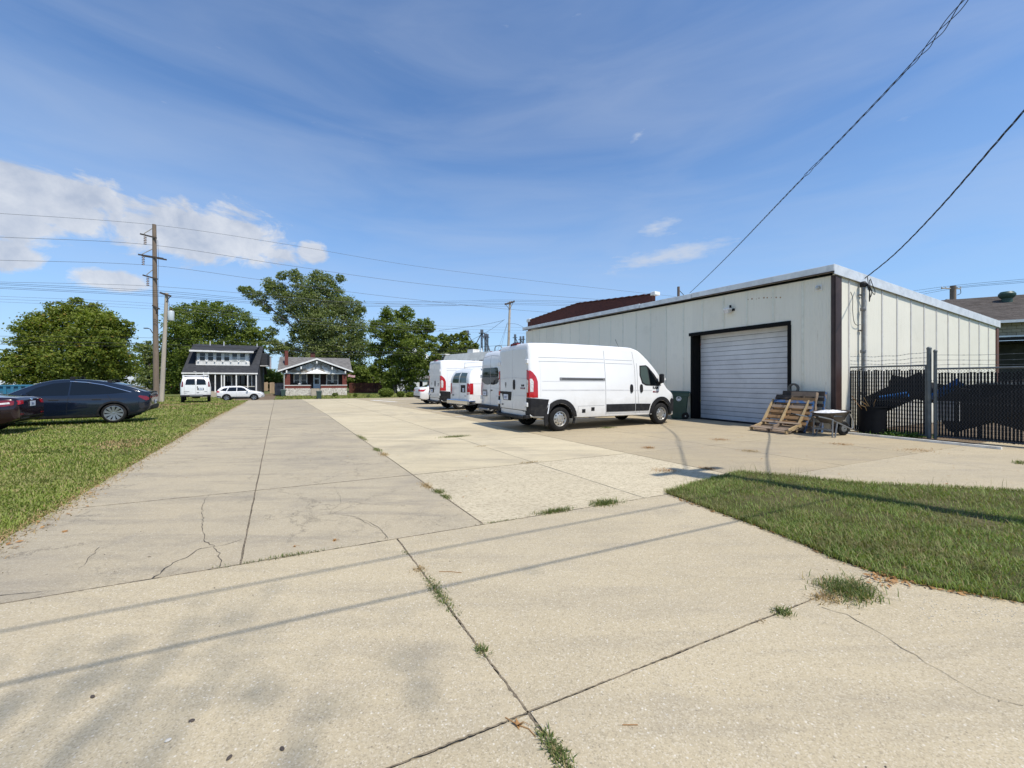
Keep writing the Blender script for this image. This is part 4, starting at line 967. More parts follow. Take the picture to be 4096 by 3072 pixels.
pallet('pallet', lean(wallp(1.45, 1.72, .0), gx, aw(R(13))), 'greyish pallet lying nearly flat in front of the leaning ones', ['woodg', 'woodg', 'woodg'], ['woodp', 'woodg'], 1.04, .78, tops=[0, .95], bots=(0, .25, .5, .75, 1))
tq = wallp(1.05, .18, 1.30)
o = empty('worn_tyre', tq, math.atan2(WD.y, WD.x), 'small worn tyre resting on top of the rear pallet', 'tyre')
MB().lathe([(.105, -.035), (.15, -.045), (.165, -.025), (.165, .025), (.15, .045), (.105, .035)], 28, 'y', closed=True).build('tread', mat('grey_worn_rubber', (.10, .10, .09), .9, 0, .3, 8), o, True)
# wheelbarrow: local +x towards its wheel
WB = G(3318, 1744)
o = empty('wheelbarrow', WB, 0, 'grey wheelbarrow full of white ash standing before the black tub', 'wheelbarrow')
ax = (G(3420, 1737)-G(3300, 1755)); o.rotation_euler.z = R(15)
M['tray'] = mat('black_poly_tray', (.045, .040, .036), .38, 0, .25, 4, dirt=(.12, .10, .085, .5), dscale=3)
M['gsteel'] = mat('grey_painted_steel', (.17, .185, .195), .5, .2, .15, 6, dirt=(.25, .22, .2, .4), dscale=5)
M['ash'] = mat('white_ash', (.68, .68, .67), .9, 0, .15, 7, bump=.02, bscale=18, dirt=(.36, .36, .37, .8), dscale=9)
nu = 20
def ringo(rx, ry, z, cx, sk=0): return [(cx+rx*math.copysign(abs(math.cos(t_))**.8, math.cos(t_)), ry*math.copysign(abs(math.sin(t_))**.75, math.sin(t_)), z+sk*math.cos(t_)) for t_ in [2*math.pi*j/28 for j in range(28)]]
rings = [ringo(.20, .15, .36, .06), ringo(.27, .20, .38, .05), ringo(.40, .28, .56, .04, .01), ringo(.50, .345, .675, .04, .03), ringo(.525, .365, .682, .04, .03), ringo(.525, .365, .69, .04, .03), ringo(.49, .335, .682, .04, .03), ringo(.38, .26, .56, .04, .01), ringo(.24, .18, .40, .05)]
vs = [v for r_ in rings for v in r_]; fs = [tuple(range(28))[::-1], tuple(8*28+j for j in range(28))]
for i in range(8):
    for j in range(28): fs.append((i*28+j, i*28+(j+1) % 28, (i+1)*28+(j+1) % 28, (i+1)*28+j))
MB().add(vs, fs).build('tray', M['tray'], o, True, angle=60)
mb = MB(); V = []
for i in range(14):
    for j in range(11):
        x = .04+(i/13-.5)*.92; y = (j/10-.5)*.62; e = math.hypot((x-.04)/.49, y/.335); V.append((x, y, .655+.07*max(0, 1-e*e)+random.uniform(-.008, .012)+.03*(x-.04) if e < 1 else .66))
MB().add(V, [(i*11+j, (i+1)*11+j, (i+1)*11+j+1, i*11+j+1) for i in range(13) for j in range(10) if math.hypot(((V[i*11+j][0]+V[(i+1)*11+j+1][0])/2-.04)/.49, (V[i*11+j][1]+V[i*11+j+1][1])/2/.335) < .97]).build('ash_load', M['ash'], o, True)
for s_ in (-1, 1):
    y = s_*.24
    MB().bar((-.86, s_*.30, .60), (-.30, s_*.25, .50), .038, .032).build('handle', M['gsteel'], o, bevel=.004)
    MB().bar((-.30, s_*.25, .50), (.62, s_*.10, .20), .038, .032).build('frame_rail', M['gsteel'], o, bevel=.004)
    MB().tube([(-.98, s_*.315, .625), (-.80, s_*.296, .588)], .022, 10).build('grip', M['blackp'], o, True)
    MB().bar((-.22, s_*.25, .50), (-.26, s_*.27, .0), .03, .03).build('leg', M['gsteel'], o, bevel=.003)
    MB().bar((.0, s_*.21, .40), (-.16, s_*.27, .0), .03, .03).build('leg', M['gsteel'], o, bevel=.003)
    MB().bar((-.27, s_*.27, .012), (-.15, s_*.27, .012), .035, .012).build('foot', M['gsteel'], o)
    MB().bb(-.22, .06, s_*.285-.01, s_*.285+.01, .56, .60).build('tray_bracket', M['gsteel'], o)
MB().bar((-.255, -.26, .20), (-.255, .26, .20), .012, .05).build('leg_brace', M['gsteel'], o)
MB().tube(catmull([(.60, -.11, .20), (.70, -.11, .22), (.72, -.10, .42), (.66, -.08, .60)], 6), .016, 8).build('nose_guard', M['steel'], o, True)
MB().tube(catmull([(.60, .11, .20), (.70, .11, .22), (.72, .10, .42), (.66, .08, .60)], 6), .016, 8).build('nose_guard', M['steel'], o, True)
wh_ = MB().lathe([(.11, -.04), (.16, -.05), (.195, -.03), (.20, 0), (.195, .03), (.16, .05), (.11, .04)], 28, 'y', (.50, 0, .20), True).build('wheel', M['rubber'], o, True)
MB().lathe([(.02, -.05), (.03, -.05), (.11, -.03), (.11, .03), (.03, .05), (.02, .05)], 20, 'y', (.50, 0, .20)).build('hub', M['gsteel'], wh_, True)
# ---------------------------------------------------------------- vehicles
def pchip(pts, x):
    X = np.array([p[0] for p in pts], float); Y = np.array([p[1] for p in pts], float)
    h = np.diff(X); d = np.diff(Y)/h; m_ = np.zeros(len(X))
    for i in range(1, len(X)-1):
        if d[i-1]*d[i] > 0: w1_ = 2*h[i]+h[i-1]; w2_ = h[i]+2*h[i-1]; m_[i] = (w1_+w2_)/(w1_/d[i-1]+w2_/d[i])
    m_[0] = d[0]; m_[-1] = d[-1]
    i = np.clip(np.searchsorted(X, x)-1, 0, len(X)-2); t_ = np.clip((x-X[i])/h[i], 0, 1)
    return (2*t_**3-3*t_**2+1)*Y[i]+(t_**3-2*t_**2+t_)*h[i]*m_[i]+(-2*t_**3+3*t_**2)*Y[i+1]+(t_**3-t_**2)*h[i]*m_[i+1]
class Car:
    """closed lofted body with real wheel wells; patches are laid on it by ray casting. Local frame: +x forward, rear axle at x = 0, +y left."""
    def __init__(s, root, top, bot, wid, side, rt, paint, wheels, wr, well, crown=.02, ry=None, bumpend=.03):
        s.root = root; s.wheels = wheels
        x0, x1 = top[0][0], top[-1][0]
        base = set(np.linspace(x0, x1, 64)) | {p[0] for p in top} | {p[0] for p in bot}
        for e in (.006, .015, .03, .05, .08): base |= {x0+e, x1-e}
        xs = sorted(base); vs = []; NV = 15; NA = 7; rings = []
        for x in xs:
            zt = float(pchip(top, x)); zb = float(pchip(bot, x)); W_ = float(pchip(wid, x)); zt = max(zt, zb+.05)
            r_ = min(rt(x) if callable(rt) else rt, (zt-zb)*.42); ryy = min((ry(x) if callable(ry) else (ry or r_)), W_*.6)
            ring = [(0, zb), (W_*.55, zb), (W_*.90, zb)]
            for k in range(NV):
                z = zb+.03+(zt-r_-zb-.03)*k/(NV-1); ring.append((W_*float(pchip(side, z)), z))
            yc = W_*float(pchip(side, zt-r_))-ryy
            for k in range(1, NA+1):
                a = math.pi/2*k/NA; ring.append((yc+ryy*math.cos(a), zt-r_+r_*math.sin(a)))
            for k in (1, 2, 3): yy = yc*(1-k/3); ring.append((yy, zt+crown*(1-(yy/max(yc, .01))**2)))
            rings.append([(x, y, z) for y, z in ring]+[(x, -y, z) for y, z in ring[-2:0:-1]])
        n = len(rings[0]); vs = [v for r_ in rings for v in r_]; fs = []
        for i in range(len(rings)-1):
            for j in range(n): fs.append((i*n+j, i*n+(j+1) % n, (i+1)*n+(j+1) % n, (i+1)*n+j))
        fs.append(tuple(range(n))[::-1]); fs.append(tuple((len(rings)-1)*n+j for j in range(n)))
        s.bvh = BVHTree.FromPolygons([Vector(v) for v in vs], fs)
        o = MB().add(vs, fs).build('body', paint, root, True, angle=32)
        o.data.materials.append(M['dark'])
        for (wx, wy) in wheels:
            c = MB().lathe([(.0001, -.22), (well, -.22), (well, .5), (.0001, .5)], 30, 'y', (wx, wy*1.0 if wy > 0 else wy, wr)) if wy > 0 else MB().lathe([(.0001, -.5), (well, -.5), (well, .22), (.0001, .22)], 30, 'y', (wx, wy, wr))
            co = c.build('cutter', M['dark']); 
            md = o.modifiers.new('b', 'BOOLEAN'); md.operation = 'DIFFERENCE'; md.object = co; md.solver = 'EXACT'
            dg = bpy.context.evaluated_depsgraph_get(); co.parent = root; dg.update()
            me = bpy.data.meshes.new_from_object(o.evaluated_get(dg)); o.modifiers.clear(); old = o.data; o.data = me
            bpy.data.objects.remove(co)
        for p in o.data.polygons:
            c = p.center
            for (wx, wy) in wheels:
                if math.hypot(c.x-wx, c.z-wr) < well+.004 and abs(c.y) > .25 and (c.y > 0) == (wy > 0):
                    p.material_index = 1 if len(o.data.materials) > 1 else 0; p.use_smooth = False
        s.body = o
    def cast(s, p, plane, sg):
        if plane == 'side': o = Vector((p[0], 3*sg, p[1])); d = Vector((0, -sg, 0))
        elif plane == 'rear': o = Vector((-6, p[0], p[1])); d = Vector((1, 0, 0))
        elif plane == 'front': o = Vector((9, p[0], p[1])); d = Vector((-1, 0, 0))
        else: o = Vector((p[0], p[1], 5)); d = Vector((0, 0, -1))
        h = s.bvh.ray_cast(o, d); return (h[0], d) if h[0] is not None else (None, d)
    def patch(s, name, m_, poly, plane='side', sg=-1, off=.004, step=.12, parent=None, mirror=False):
        if mirror:
            s.patch(name, m_, poly, plane, sg, off, step, parent)
            if plane == 'side': return s.patch(name, m_, poly, plane, -sg, off, step, parent)
            return s.patch(name, m_, [(-p[0], p[1]) if plane in ('rear', 'front') else (p[0], -p[1]) for p in poly], plane, sg, off, step, parent)
        vs, fs = cdt(poly, step); V = []; bad = set(); d = Vector()
        hits = []
        for i, v in enumerate(vs):
            h, d = s.cast((v[0], v[1]), plane, sg); hits.append(h)
            if h is None: bad.add(i)
        good = [(Vector(vs[i][:]), hits[i]) for i in range(len(vs)) if i not in bad]
        if not good: return None
        for i in bad:
            q = min(good, key=lambda g_: (g_[0]-Vector(vs[i][:])).length)[1]
            k = {'side': 1, 'rear': 0, 'front': 0, 'top': 2}[plane]
            t_ = {'side': Vector((vs[i][0], q.y, vs[i][1])), 'rear': Vector((q.x, vs[i][0], vs[i][1])), 'front': Vector((q.x, vs[i][0], vs[i][1])), 'top': Vector((vs[i][0], vs[i][1], q.z))}[plane]
            hits[i] = t_
        V = [tuple(h-d*off) for h in hits]
        mb = MB(); mb.add(V, fs); cnt = {}
        for f in fs:
            for i in range(len(f)):
                e = (f[i], f[(i+1) % len(f)]); cnt.setdefault(tuple(sorted(e)), []).append(e)
        idx = {}
        for es in cnt.values():
            if len(es) == 1:
                for q in es[0]:
                    if q not in idx: idx[q] = len(mb.v); mb.v.append(tuple(Vector(V[q])+d*(off+.008)))
                a, b = es[0]; mb.f.append((a, b, idx[b], idx[a]))
        return mb.build(name, m_, parent or s.root, True, angle=40)
    def line(s, pts, plane='side', sg=-1, wd=.010, m_=None, name='panel_gap', off=.0025, mirror=False, parent=None):
        if mirror: s.line(pts, plane, sg, wd, m_, name, off, False, parent); sg2 = -sg; pts2 = pts if plane == 'side' else [(-p[0], p[1]) for p in pts]; return s.line(pts2, plane, sg2 if plane == 'side' else sg, wd, m_, name, off, False, parent)
        q = resample(pts, .08, False); V = []; n = len(q)
        for i, p in enumerate(q):
            d2 = (q[min(i+1, n-1)]-q[max(i-1, 0)]).normalized(); nn = Vector((-d2.y, d2.x))*wd/2
            for e in (p-nn, p+nn):
                h, d = s.cast((e.x, e.y), plane, sg)
                if h is None: h, d = s.cast((p.x, p.y), plane, sg)
                if h is None: return None
                V.append(tuple(h-d*off))
        return MB().add(V, [(2*i, 2*i+1, 2*i+3, 2*i+2) for i in range(n-1)]).build(name, m_ or M['seam'], parent or s.root)
    def at(s, p, plane='side', sg=-1, off=0): h, d = s.cast(p, plane, sg); return (h-d*off) if h is not None else Vector((p[0], 0, p[1]))
def oval(cx, cz, rx, rz, n=14, p=1.0): return [(cx+rx*math.copysign(abs(math.cos(2*math.pi*i/n))**p, math.cos(2*math.pi*i/n)), cz+rz*math.copysign(abs(math.sin(2*math.pi*i/n))**p, math.sin(2*math.pi*i/n))) for i in range(n)]
WHEEL_CACHE = {}
def wheel(root, x, y, r, wd, style):
    sg = 1 if y > 0 else -1; key = (r, wd, style)
    if key not in WHEEL_CACHE:
        ri = r*{'steel': .60, 'multi': .76, 'five': .68, 'cover': .62}[style]
        t_ = MB().lathe([(ri, -wd/2), (ri+.02, -wd/2-.004), (r*.93, -wd/2+.006), (r*.985, -wd/2+.03), (r, -wd/2+.05), (r, wd/2-.05), (r*.985, wd/2-.03), (r*.93, wd/2-.006), (ri+.02, wd/2+.004), (ri, wd/2)], 36, 'y')
        ty = t_.build('tyre_src', M['rubber'], None, True, angle=50)
        rm = MB().lathe([(ri+.004, wd/2+.002), (ri-.01, wd/2+.004), (ri-.022, wd/2-.01), (ri-.03, wd/2-.05), (ri-.04, -wd/2)], 36, 'y')
        yo = wd/2
        if style == 'steel':
            rm.lathe([(ri-.028, yo-.045), (ri*.86, yo-.03), (ri*.62, yo-.012), (ri*.52, yo-.010), (ri*.44, yo-.03), (ri*.38, yo-.012), (.0001, yo-.008)], 36, 'y')
            dk = MB()
            for k in range(10):
                a = 2*math.pi*k/10; dk.lathe([(.0001, yo-.014), (ri*.085, yo-.013), (ri*.10, yo-.03)], 10, 'y', (ri*.74*math.cos(a), 0, ri*.74*math.sin(a)))
            for k in range(5):
                a = 2*math.pi*k/5+.3; rm.lathe([(.016, yo-.03), (.016, yo+.006), (.0001, yo+.009)], 6, 'y', (ri*.43*math.cos(a), 0, ri*.43*math.sin(a)))
        else:
            rm.lathe([(.055, yo-.04), (.05, yo-.012), (.0001, yo-.008)], 16, 'y')
            nsp = 10 if style == 'multi' else (5 if style == 'five' else 9)
            for k in range(nsp):
                a = 2*math.pi*k/nsp; sk = .30 if style == 'multi' else .0
                w0_, w1_ = (.020, .052) if style == 'multi' else ((.05, .062) if style == 'five' else (.03, .05))
                c0_ = Vector((math.cos(a), 0, math.sin(a)))*.045; c1_ = Vector((math.cos(a+sk), 0, math.sin(a+sk)))*(ri-.012)
                n0 = Vector((-math.sin(a), 0, math.cos(a)))*w0_; n1 = Vector((-math.sin(a+sk), 0, math.cos(a+sk)))*w1_
                yv = Vector((0, yo-.012, 0)); yv2 = Vector((0, yo-.002, 0)); bk = Vector((0, yo-.05, 0))
                rm.add([c0_-n0+yv, c0_+n0+yv, c1_+n1+yv2, c1_-n1+yv2, c0_-n0+bk, c0_+n0+bk, c1_+n1+bk, c1_-n1+bk], [(0, 1, 2, 3), (0, 4, 5, 1), (1, 5, 6, 2), (3, 2, 6, 7), (0, 3, 7, 4)])
            dk = MB().lathe([(ri-.02, yo-.07), (.0001, yo-.075)], 30, 'y')
        ro = rm.build('rim_src', M['steel'] if style in ('steel', 'cover') else M['alloy'], None, True, angle=40)
        do = dk.build('hole_src', M['dark'])
        WHEEL_CACHE[key] = (ty.data, ro.data, do.data)
        for o in (ty, ro, do): bpy.data.objects.remove(o)
    a, b, c = WHEEL_CACHE[key]
    o = obj_from('wheel', a, root); o.location = (x, y, r)
    if sg < 0: o.rotation_euler.z = math.pi
    obj_from('rim', b, o); q = obj_from('rim_openings', c, o)
    return o
def vehicle(name, label, cat, contact, heading, track, side, sc=1.0, group=None, z=None):
    """contact = ground point of the rear wheel on the given side"""
    h = Vector(heading).normalized(); left = Vector((-h.y, h.x)); c = Vector((contact[0], contact[1]))-left*(side*track*sc)
    zz = zg(c.x, c.y) if z is None else z
    return empty(name, (c.x, c.y, zz), math.atan2(h.y, h.x), label, cat, group, sc)
def plate(car, p, wd, ht, txt, plane='rear', surround=True, par=None, off=.02):
    q = car.at(p, plane, off=off); o = MB().bb(q.x-.006, q.x, p[0]-wd/2, p[0]+wd/2, p[1]-ht/2, p[1]+ht/2).build('licence_plate', M['plate'], par or car.root, bevel=.003)
    text(txt, ht*.62, M['plate_ink'], frame((q.x-.0085, p[0], p[1]-ht*.05), (0, -1, 0), (0, 0, 1)), o, 'plate_number', .001)
    return o
def ram_van(label, contact, heading, sc, detail=True, z=None, num='83J7'):
    root = vehicle('cargo_van', label, 'van', contact, heading, .90, -1, sc, 'white work vans parked in a row', z)
    top = [(-1.0, 2.40), (-.975, 2.47), (-.93, 2.50), (.5, 2.53), (2.7, 2.51), (3.05, 2.44), (3.35, 2.24), (3.85, 1.80), (4.25, 1.36), (4.42, 1.21), (4.72, 1.06), (4.90, .90), (4.97, .74), (4.985, .52)]
    bot = [(-1.0, .46), (-.9, .42), (-.5, .38), (4.4, .30), (4.8, .26), (4.985, .38)]
    wid = [(-1.0, .955), (-.97, .985), (-.9, 1.005), (-.3, 1.02), (3.3, 1.02), (4.1, .99), (4.5, .94), (4.75, .85), (4.9, .72), (4.985, .55)]
    side = [(.2, .97), (.5, 1.0), (1.0, 1.0), (1.5, .985), (2.0, .945), (2.5, .885), (2.7, .86)]
    c = Car(root, top, bot, wid, side, lambda x: float(np.interp(x, [-1, 3, 3.8, 4.4, 5], [.10, .11, .12, .16, .12])), M['white'], [(0, .90), (0, -.90), (4.04, .90), (4.04, -.90)], .355, .435, .015)
    for sg in (1, -1):
        for x in (0, 4.04): wheel(root, x, sg*.885, .355, .22, 'steel')
    # sides: cladding, rails, seams
    arch = lambda cx, r0, r1, a0=-18, a1=198: [(cx+r1*math.cos(R(a)), .36+r1*math.sin(R(a))) for a in np.linspace(a0, a1, 19)]+[(cx+r0*math.cos(R(a)), .36+r0*math.sin(R(a))) for a in np.linspace(a1, a0, 19)]
    for sg in (-1, 1):
        c.patch('arch_cladding', M['blackp'], arch(0, .437, .56), 'side', sg, .032, .10)
        c.patch('arch_cladding', M['blackp'], arch(4.04, .437, .56, -8, 185), 'side', sg, .032, .10)
        c.patch('rear_corner_cladding', M['blackp'], [(-.985, .47), (-.53, .45), (-.52, .55), (-.44, .78), (-.40, .92), (-.985, .97)], 'side', sg, .022, .12)
        c.patch('front_corner_cladding', M['blackp'], [(4.56, .40), (4.93, .45), (4.93, .75), (4.62, .86), (4.52, .80), (4.58, .60)], 'side', sg, .02, .12)
        c.patch('lower_door_cladding', M['blackp'], [(1.68, .50), (2.85, .49), (2.85, .72), (1.68, .73)], 'side', sg, .014, .3)
        c.patch('lower_door_cladding', M['blackp'], [(2.88, .49), (3.44, .49), (3.52, .70), (2.88, .72)], 'side', sg, .014, .3)
        c.patch('tail_lamp', M['red'], [(-.985, .98), (-.75, .98), (-.75, 1.42), (-.80, 1.56), (-.90, 1.68), (-.985, 1.74)], 'side', sg, .008, .1)
        c.patch('reversing_lamp', M['clear'], [(-.985, 1.14), (-.90, 1.14), (-.885, 1.42), (-.93, 1.50), (-.985, 1.50)], 'side', sg, .013, .08)
        c.line([(1.66, .40), (1.64, 2.36)], 'side', sg, .013); c.line([(2.86, .40), (2.86, 1.9), (2.80, 2.36)], 'side', sg, .013)
        c.line([(1.66, .44), (2.86, .43), (3.46, .43)], 'side', sg, .010)
        c.line([(2.96, 2.0), (2.96, 1.2), (3.04, .43)], 'side', sg, .012)
        for za in (2.09, 1.98): c.line([(-.70, za+.01), (1.62, za+.01)], 'side', sg, .010); c.line([(1.68, za), (2.78, za-.01)], 'side', sg, .010)
        c.line([(-.62, 1.18), (1.62, 1.16)], 'side', sg, .035, M['seam'] if False else mat_soft, 'body_crease'); c.line([(1.68, 1.16), (3.6, 1.13)], 'side', sg, .03, mat_soft, 'body_crease')
        c.line([(-.62, 1.43), (1.62, 1.42)], 'side', sg, .014, mat_soft, 'body_crease')
        c.line([(-.66, 1.0), (-.66, 2.0)], 'side', sg, .009, mat_soft, 'body_crease')
        c.patch('slide_rail', M['rail'], [(-.02, 1.46), (1.63, 1.45), (1.63, 1.525), (-.02, 1.54)], 'side', sg, .012, .3)
        c.line([(.05, 1.498), (1.55, 1.488)], 'side', sg, .022, M['dark'], 'rail_slot', .015)
        # cab window
        wn = [(3.08, 1.93), (3.06, 1.62), (3.16, 1.36), (3.32, 1.29), (3.90, 1.27), (4.04, 1.29), (3.72, 1.66), (3.46, 1.90), (3.36, 1.95)]
        c.patch('cab_window_seal', M['blackp'], wn, 'side', sg, .005, .15)
        c.patch('cab_window', M['glassg'], [(3.12, 1.90), (3.10, 1.63), (3.19, 1.40), (3.33, 1.33), (3.50, 1.32), (3.40, 1.88), (3.34, 1.915)], 'side', sg, .009, .12)
        c.patch('quarter_window', M['glass'], [(3.54, 1.31), (3.88, 1.305), (3.66, 1.62), (3.47, 1.84), (3.44, 1.85)], 'side', sg, .009, .12)
        for hx_ in (2.70, 3.12): c.patch('door_handle', M['blackp'], oval(hx_, 1.20, .062, .135, 14, .8), 'side', sg, .02, .06)
        q = c.at((3.98, 1.42), 'side', sg)
        mr = MB(); mr.box((q.x-.08, q.y+sg*.15, 1.52), (.11, .16, .30)); mr2 = mr.build('mirror', M['blackp'], root, bevel=.03, smooth=True)
        MB().bar((q.x+.02, q.y-.02*sg, 1.36), (q.x-.06, q.y+sg*.14, 1.40), .05, .05).build('mirror_arm', M['blackp'], mr2)
        MB().box((q.x-.02, q.y+sg*.19, 1.50), (.06, .10, .08)).build('indicator', M['clear'], mr2)
        if sg == -1:
            c.line([(.62, .70), (1.60, .70)], 'side', sg, .008); c.line([(.62, .70), (.60, .50)], 'side', sg, .008)
            for x in (.82, 1.16): c.patch('filler_recess', M['dark'], [(x-.065, .545), (x+.06, .545), (x+.065, .655), (x-.06, .655)] if x > 1 else [(x-.065, .50), (x+.06, .50), (x+.065, .61), (x-.06, .61)], 'side', sg, .004, .1)
            q = c.at((3.76, 1.17), 'side', sg, .004)
            text('RAM', .12, M['blackp'], frame(q+Vector((0, 0, .04)), (1, 0, 0), (0, 0, 1)), root, 'badge_lettering', .004, 1.1, .004)
            b_ = c.patch('badge_bar', M['redd'], [(3.64, 1.06), (3.90, 1.06), (3.90, 1.11), (3.64, 1.11)], 'side', sg, .006, .1)
            text('PROMASTER', .038, M['plate'], frame(c.at((3.77, 1.085), 'side', sg, .008), (1, 0, 0), (0, 0, 1)), b_, 'badge_lettering', .001)
    # rear
    for s_ in (1, -1):
        d_ = c.patch('rear_door', M['white'], [(s_*.008, .62), (s_*.83, .64), (s_*.83, 1.9), (s_*.78, 2.33), (s_*.008, 2.36)], 'rear', off=.012, step=.2)
        c.patch('tail_lamp', M['red'], [(s_*.845, .98), (s_*.972, .98), (s_*.962, 1.62), (s_*.94, 1.72), (s_*.845, 1.75)], 'rear', off=.02, step=.1)
        c.patch('reversing_lamp', M['clear'], [(s_*.85, 1.12), (s_*.925, 1.12), (s_*.93, 1.45), (s_*.85, 1.50)], 'rear', off=.026, step=.1)
        for zz in (.78, 1.98):
            q = c.at((s_*.86, zz), 'rear', off=.02); MB().bb(q.x-.035, q.x+.01, s_*.80-.0, s_*.94, zz-.06, zz+.06).build('door_hinge', M['white'], root, bevel=.012)
        c.patch('corner_cladding', M['blackp'], [(s_*.80, .45), (s_*.975, .48), (s_*.975, .96), (s_*.85, .96), (s_*.85, .60), (s_*.80, .60)], 'rear', off=.03, step=.12)
    c.line([(-.82, 1.50), (-.3, 1.53), (0, 1.54), (.3, 1.53), (.82, 1.50)], 'rear', 1, .03, mat_soft, 'body_crease', .016)
    c.line([(-.82, 1.02), (-.02, 1.02)], 'rear', 1, .02, mat_soft, 'body_crease', .016)
    c.patch('rear_panel', M['blackp'], [(-.80, .44), (.80, .44), (.80, .61), (-.80, .61)], 'rear', off=.004, step=.3)
    q = c.at((0, .48), 'rear'); MB().bb(q.x-.14, q.x+.02, -.80, .80, .38, .46).build('rear_step', M['blackp'], root, bevel=.015)
    MB().bb(q.x-.10, q.x+.06, -.96, -.78, .40, .50).build('bumper_end', M['blackp'], root, bevel=.02); MB().bb(q.x-.10, q.x+.06, .78, .96, .40, .50).build('bumper_end', M['blackp'], root, bevel=.02)
    c.patch('door_handle', M['blackp'], oval(-.11, 1.33, .055, .15, 14, .8), 'rear', off=.035, step=.08)
    pr = c.patch('plate_recess', M['blackp'], [(.10, .86), (.60, .86), (.70, 1.05), (.82, 1.05), (.82, 1.12), (.06, 1.12), (.06, 1.05)][::-1], 'rear', off=.018, step=.15)
    plate(c, (.42, .955), .30, .16, num, 'rear', off=.022)
    c.patch('badge_shield', M['rail'], [(.42, 1.40), (.48, 1.40), (.50, 1.34), (.45, 1.22), (.40, 1.22+.12)], 'rear', off=.017, step=.1)
    q = c.at((-.62, 1.31), 'rear', off=.016)
    text('RAM', .075, M['blackp'], frame(q, (0, -1, 0), (0, 0, 1)), root, 'badge_lettering', .003, 1.15, .003)
    b_ = c.patch('badge_bar', M['redd'], [(-.75, 1.21), (-.49, 1.21), (-.49, 1.255), (-.75, 1.255)], 'rear', off=.017, step=.1)
    text('PROMASTER', .034, M['plate'], frame(c.at((-.62, 1.232), 'rear', off=.019), (0, -1, 0), (0, 0, 1)), b_, 'badge_lettering', .001)
    text('2500', .06, M['blackp'], frame(c.at((.66, .72), 'rear', off=.015), (0, -1, 0), (0, 0, 1)), root, 'badge_lettering', .002)
    MB().bb(-.98, -.86, -.20, .20, 2.475, 2.545).build('high_brake_lamp', M['redd'], root, bevel=.01)
    MB().bb(-.95, -.82, -.13, .13, 2.545, 2.575).build('rear_camera', M['blackp'], root, bevel=.01)
    # front
    c.patch('windscreen', M['glass'], [(-.78, 2.06), (.78, 2.06), (.86, 1.40), (-.86, 1.40)], 'front', off=.006, step=.15)
    c.patch('grille', M['blackp'], [(-.52, .60), (.52, .60), (.58, .98), (-.58, .98)], 'front', off=.02, step=.15)
    for s_ in (1, -1): c.patch('headlamp', M['clear'], [(s_*.62, .88), (s_*.80, .90), (s_*.80, 1.12), (s_*.64, 1.10)], 'front', off=.012, step=.1)
    c.patch('front_bumper', M['blackp'], [(-.85, .36), (.85, .36), (.85, .58), (-.85, .58)], 'front', off=.03, step=.15)
    MB().bar((.2, 0, .30), (3.6, 0, .34), .25, .10).build('chassis', M['dark'], root); MB().bar((0, -.78, .33), (0, .78, .33), .10, .10).build('axle', M['dark'], root)
    MB().tube([(2.60, -.55, 2.52), (2.45, -.55, 2.78)], .006, 5).build('aerial', M['blackp'], root)
    MB().bar((1.2, -.95, .36), (1.2, -.80, .36), .16, .05).build('jacking_bracket', M['pipe'], root)
    return root, c
mat_soft = mat('body_crease_grey', (.60, .60, .60), .35)
gA, gB = G(2233, 1724), G(2636, 1696); HV = (gB-gA).xy.normalized(); SCV = (gB-gA).xy.length/4.04
v1, c1_ = ram_van('nearest white high-roof cargo van with black lower cladding, parked nose to the cream wall', gA.xy, HV, SCV)
c1_.patch('paint_scrape', M['whiteplastic'], [(-.47, .52), (-.43, .72), (-.42, .80), (-.39, .80), (-.41, .66), (-.44, .52)], 'side', -1, .036, .1)
gD = G(1837, 1638)
v4, _ = ram_van('high-roof cargo van between the white saloon and the van with the ladder rack', gD.xy, Vector((.875, .485)), SCV*.985, num='8J9')
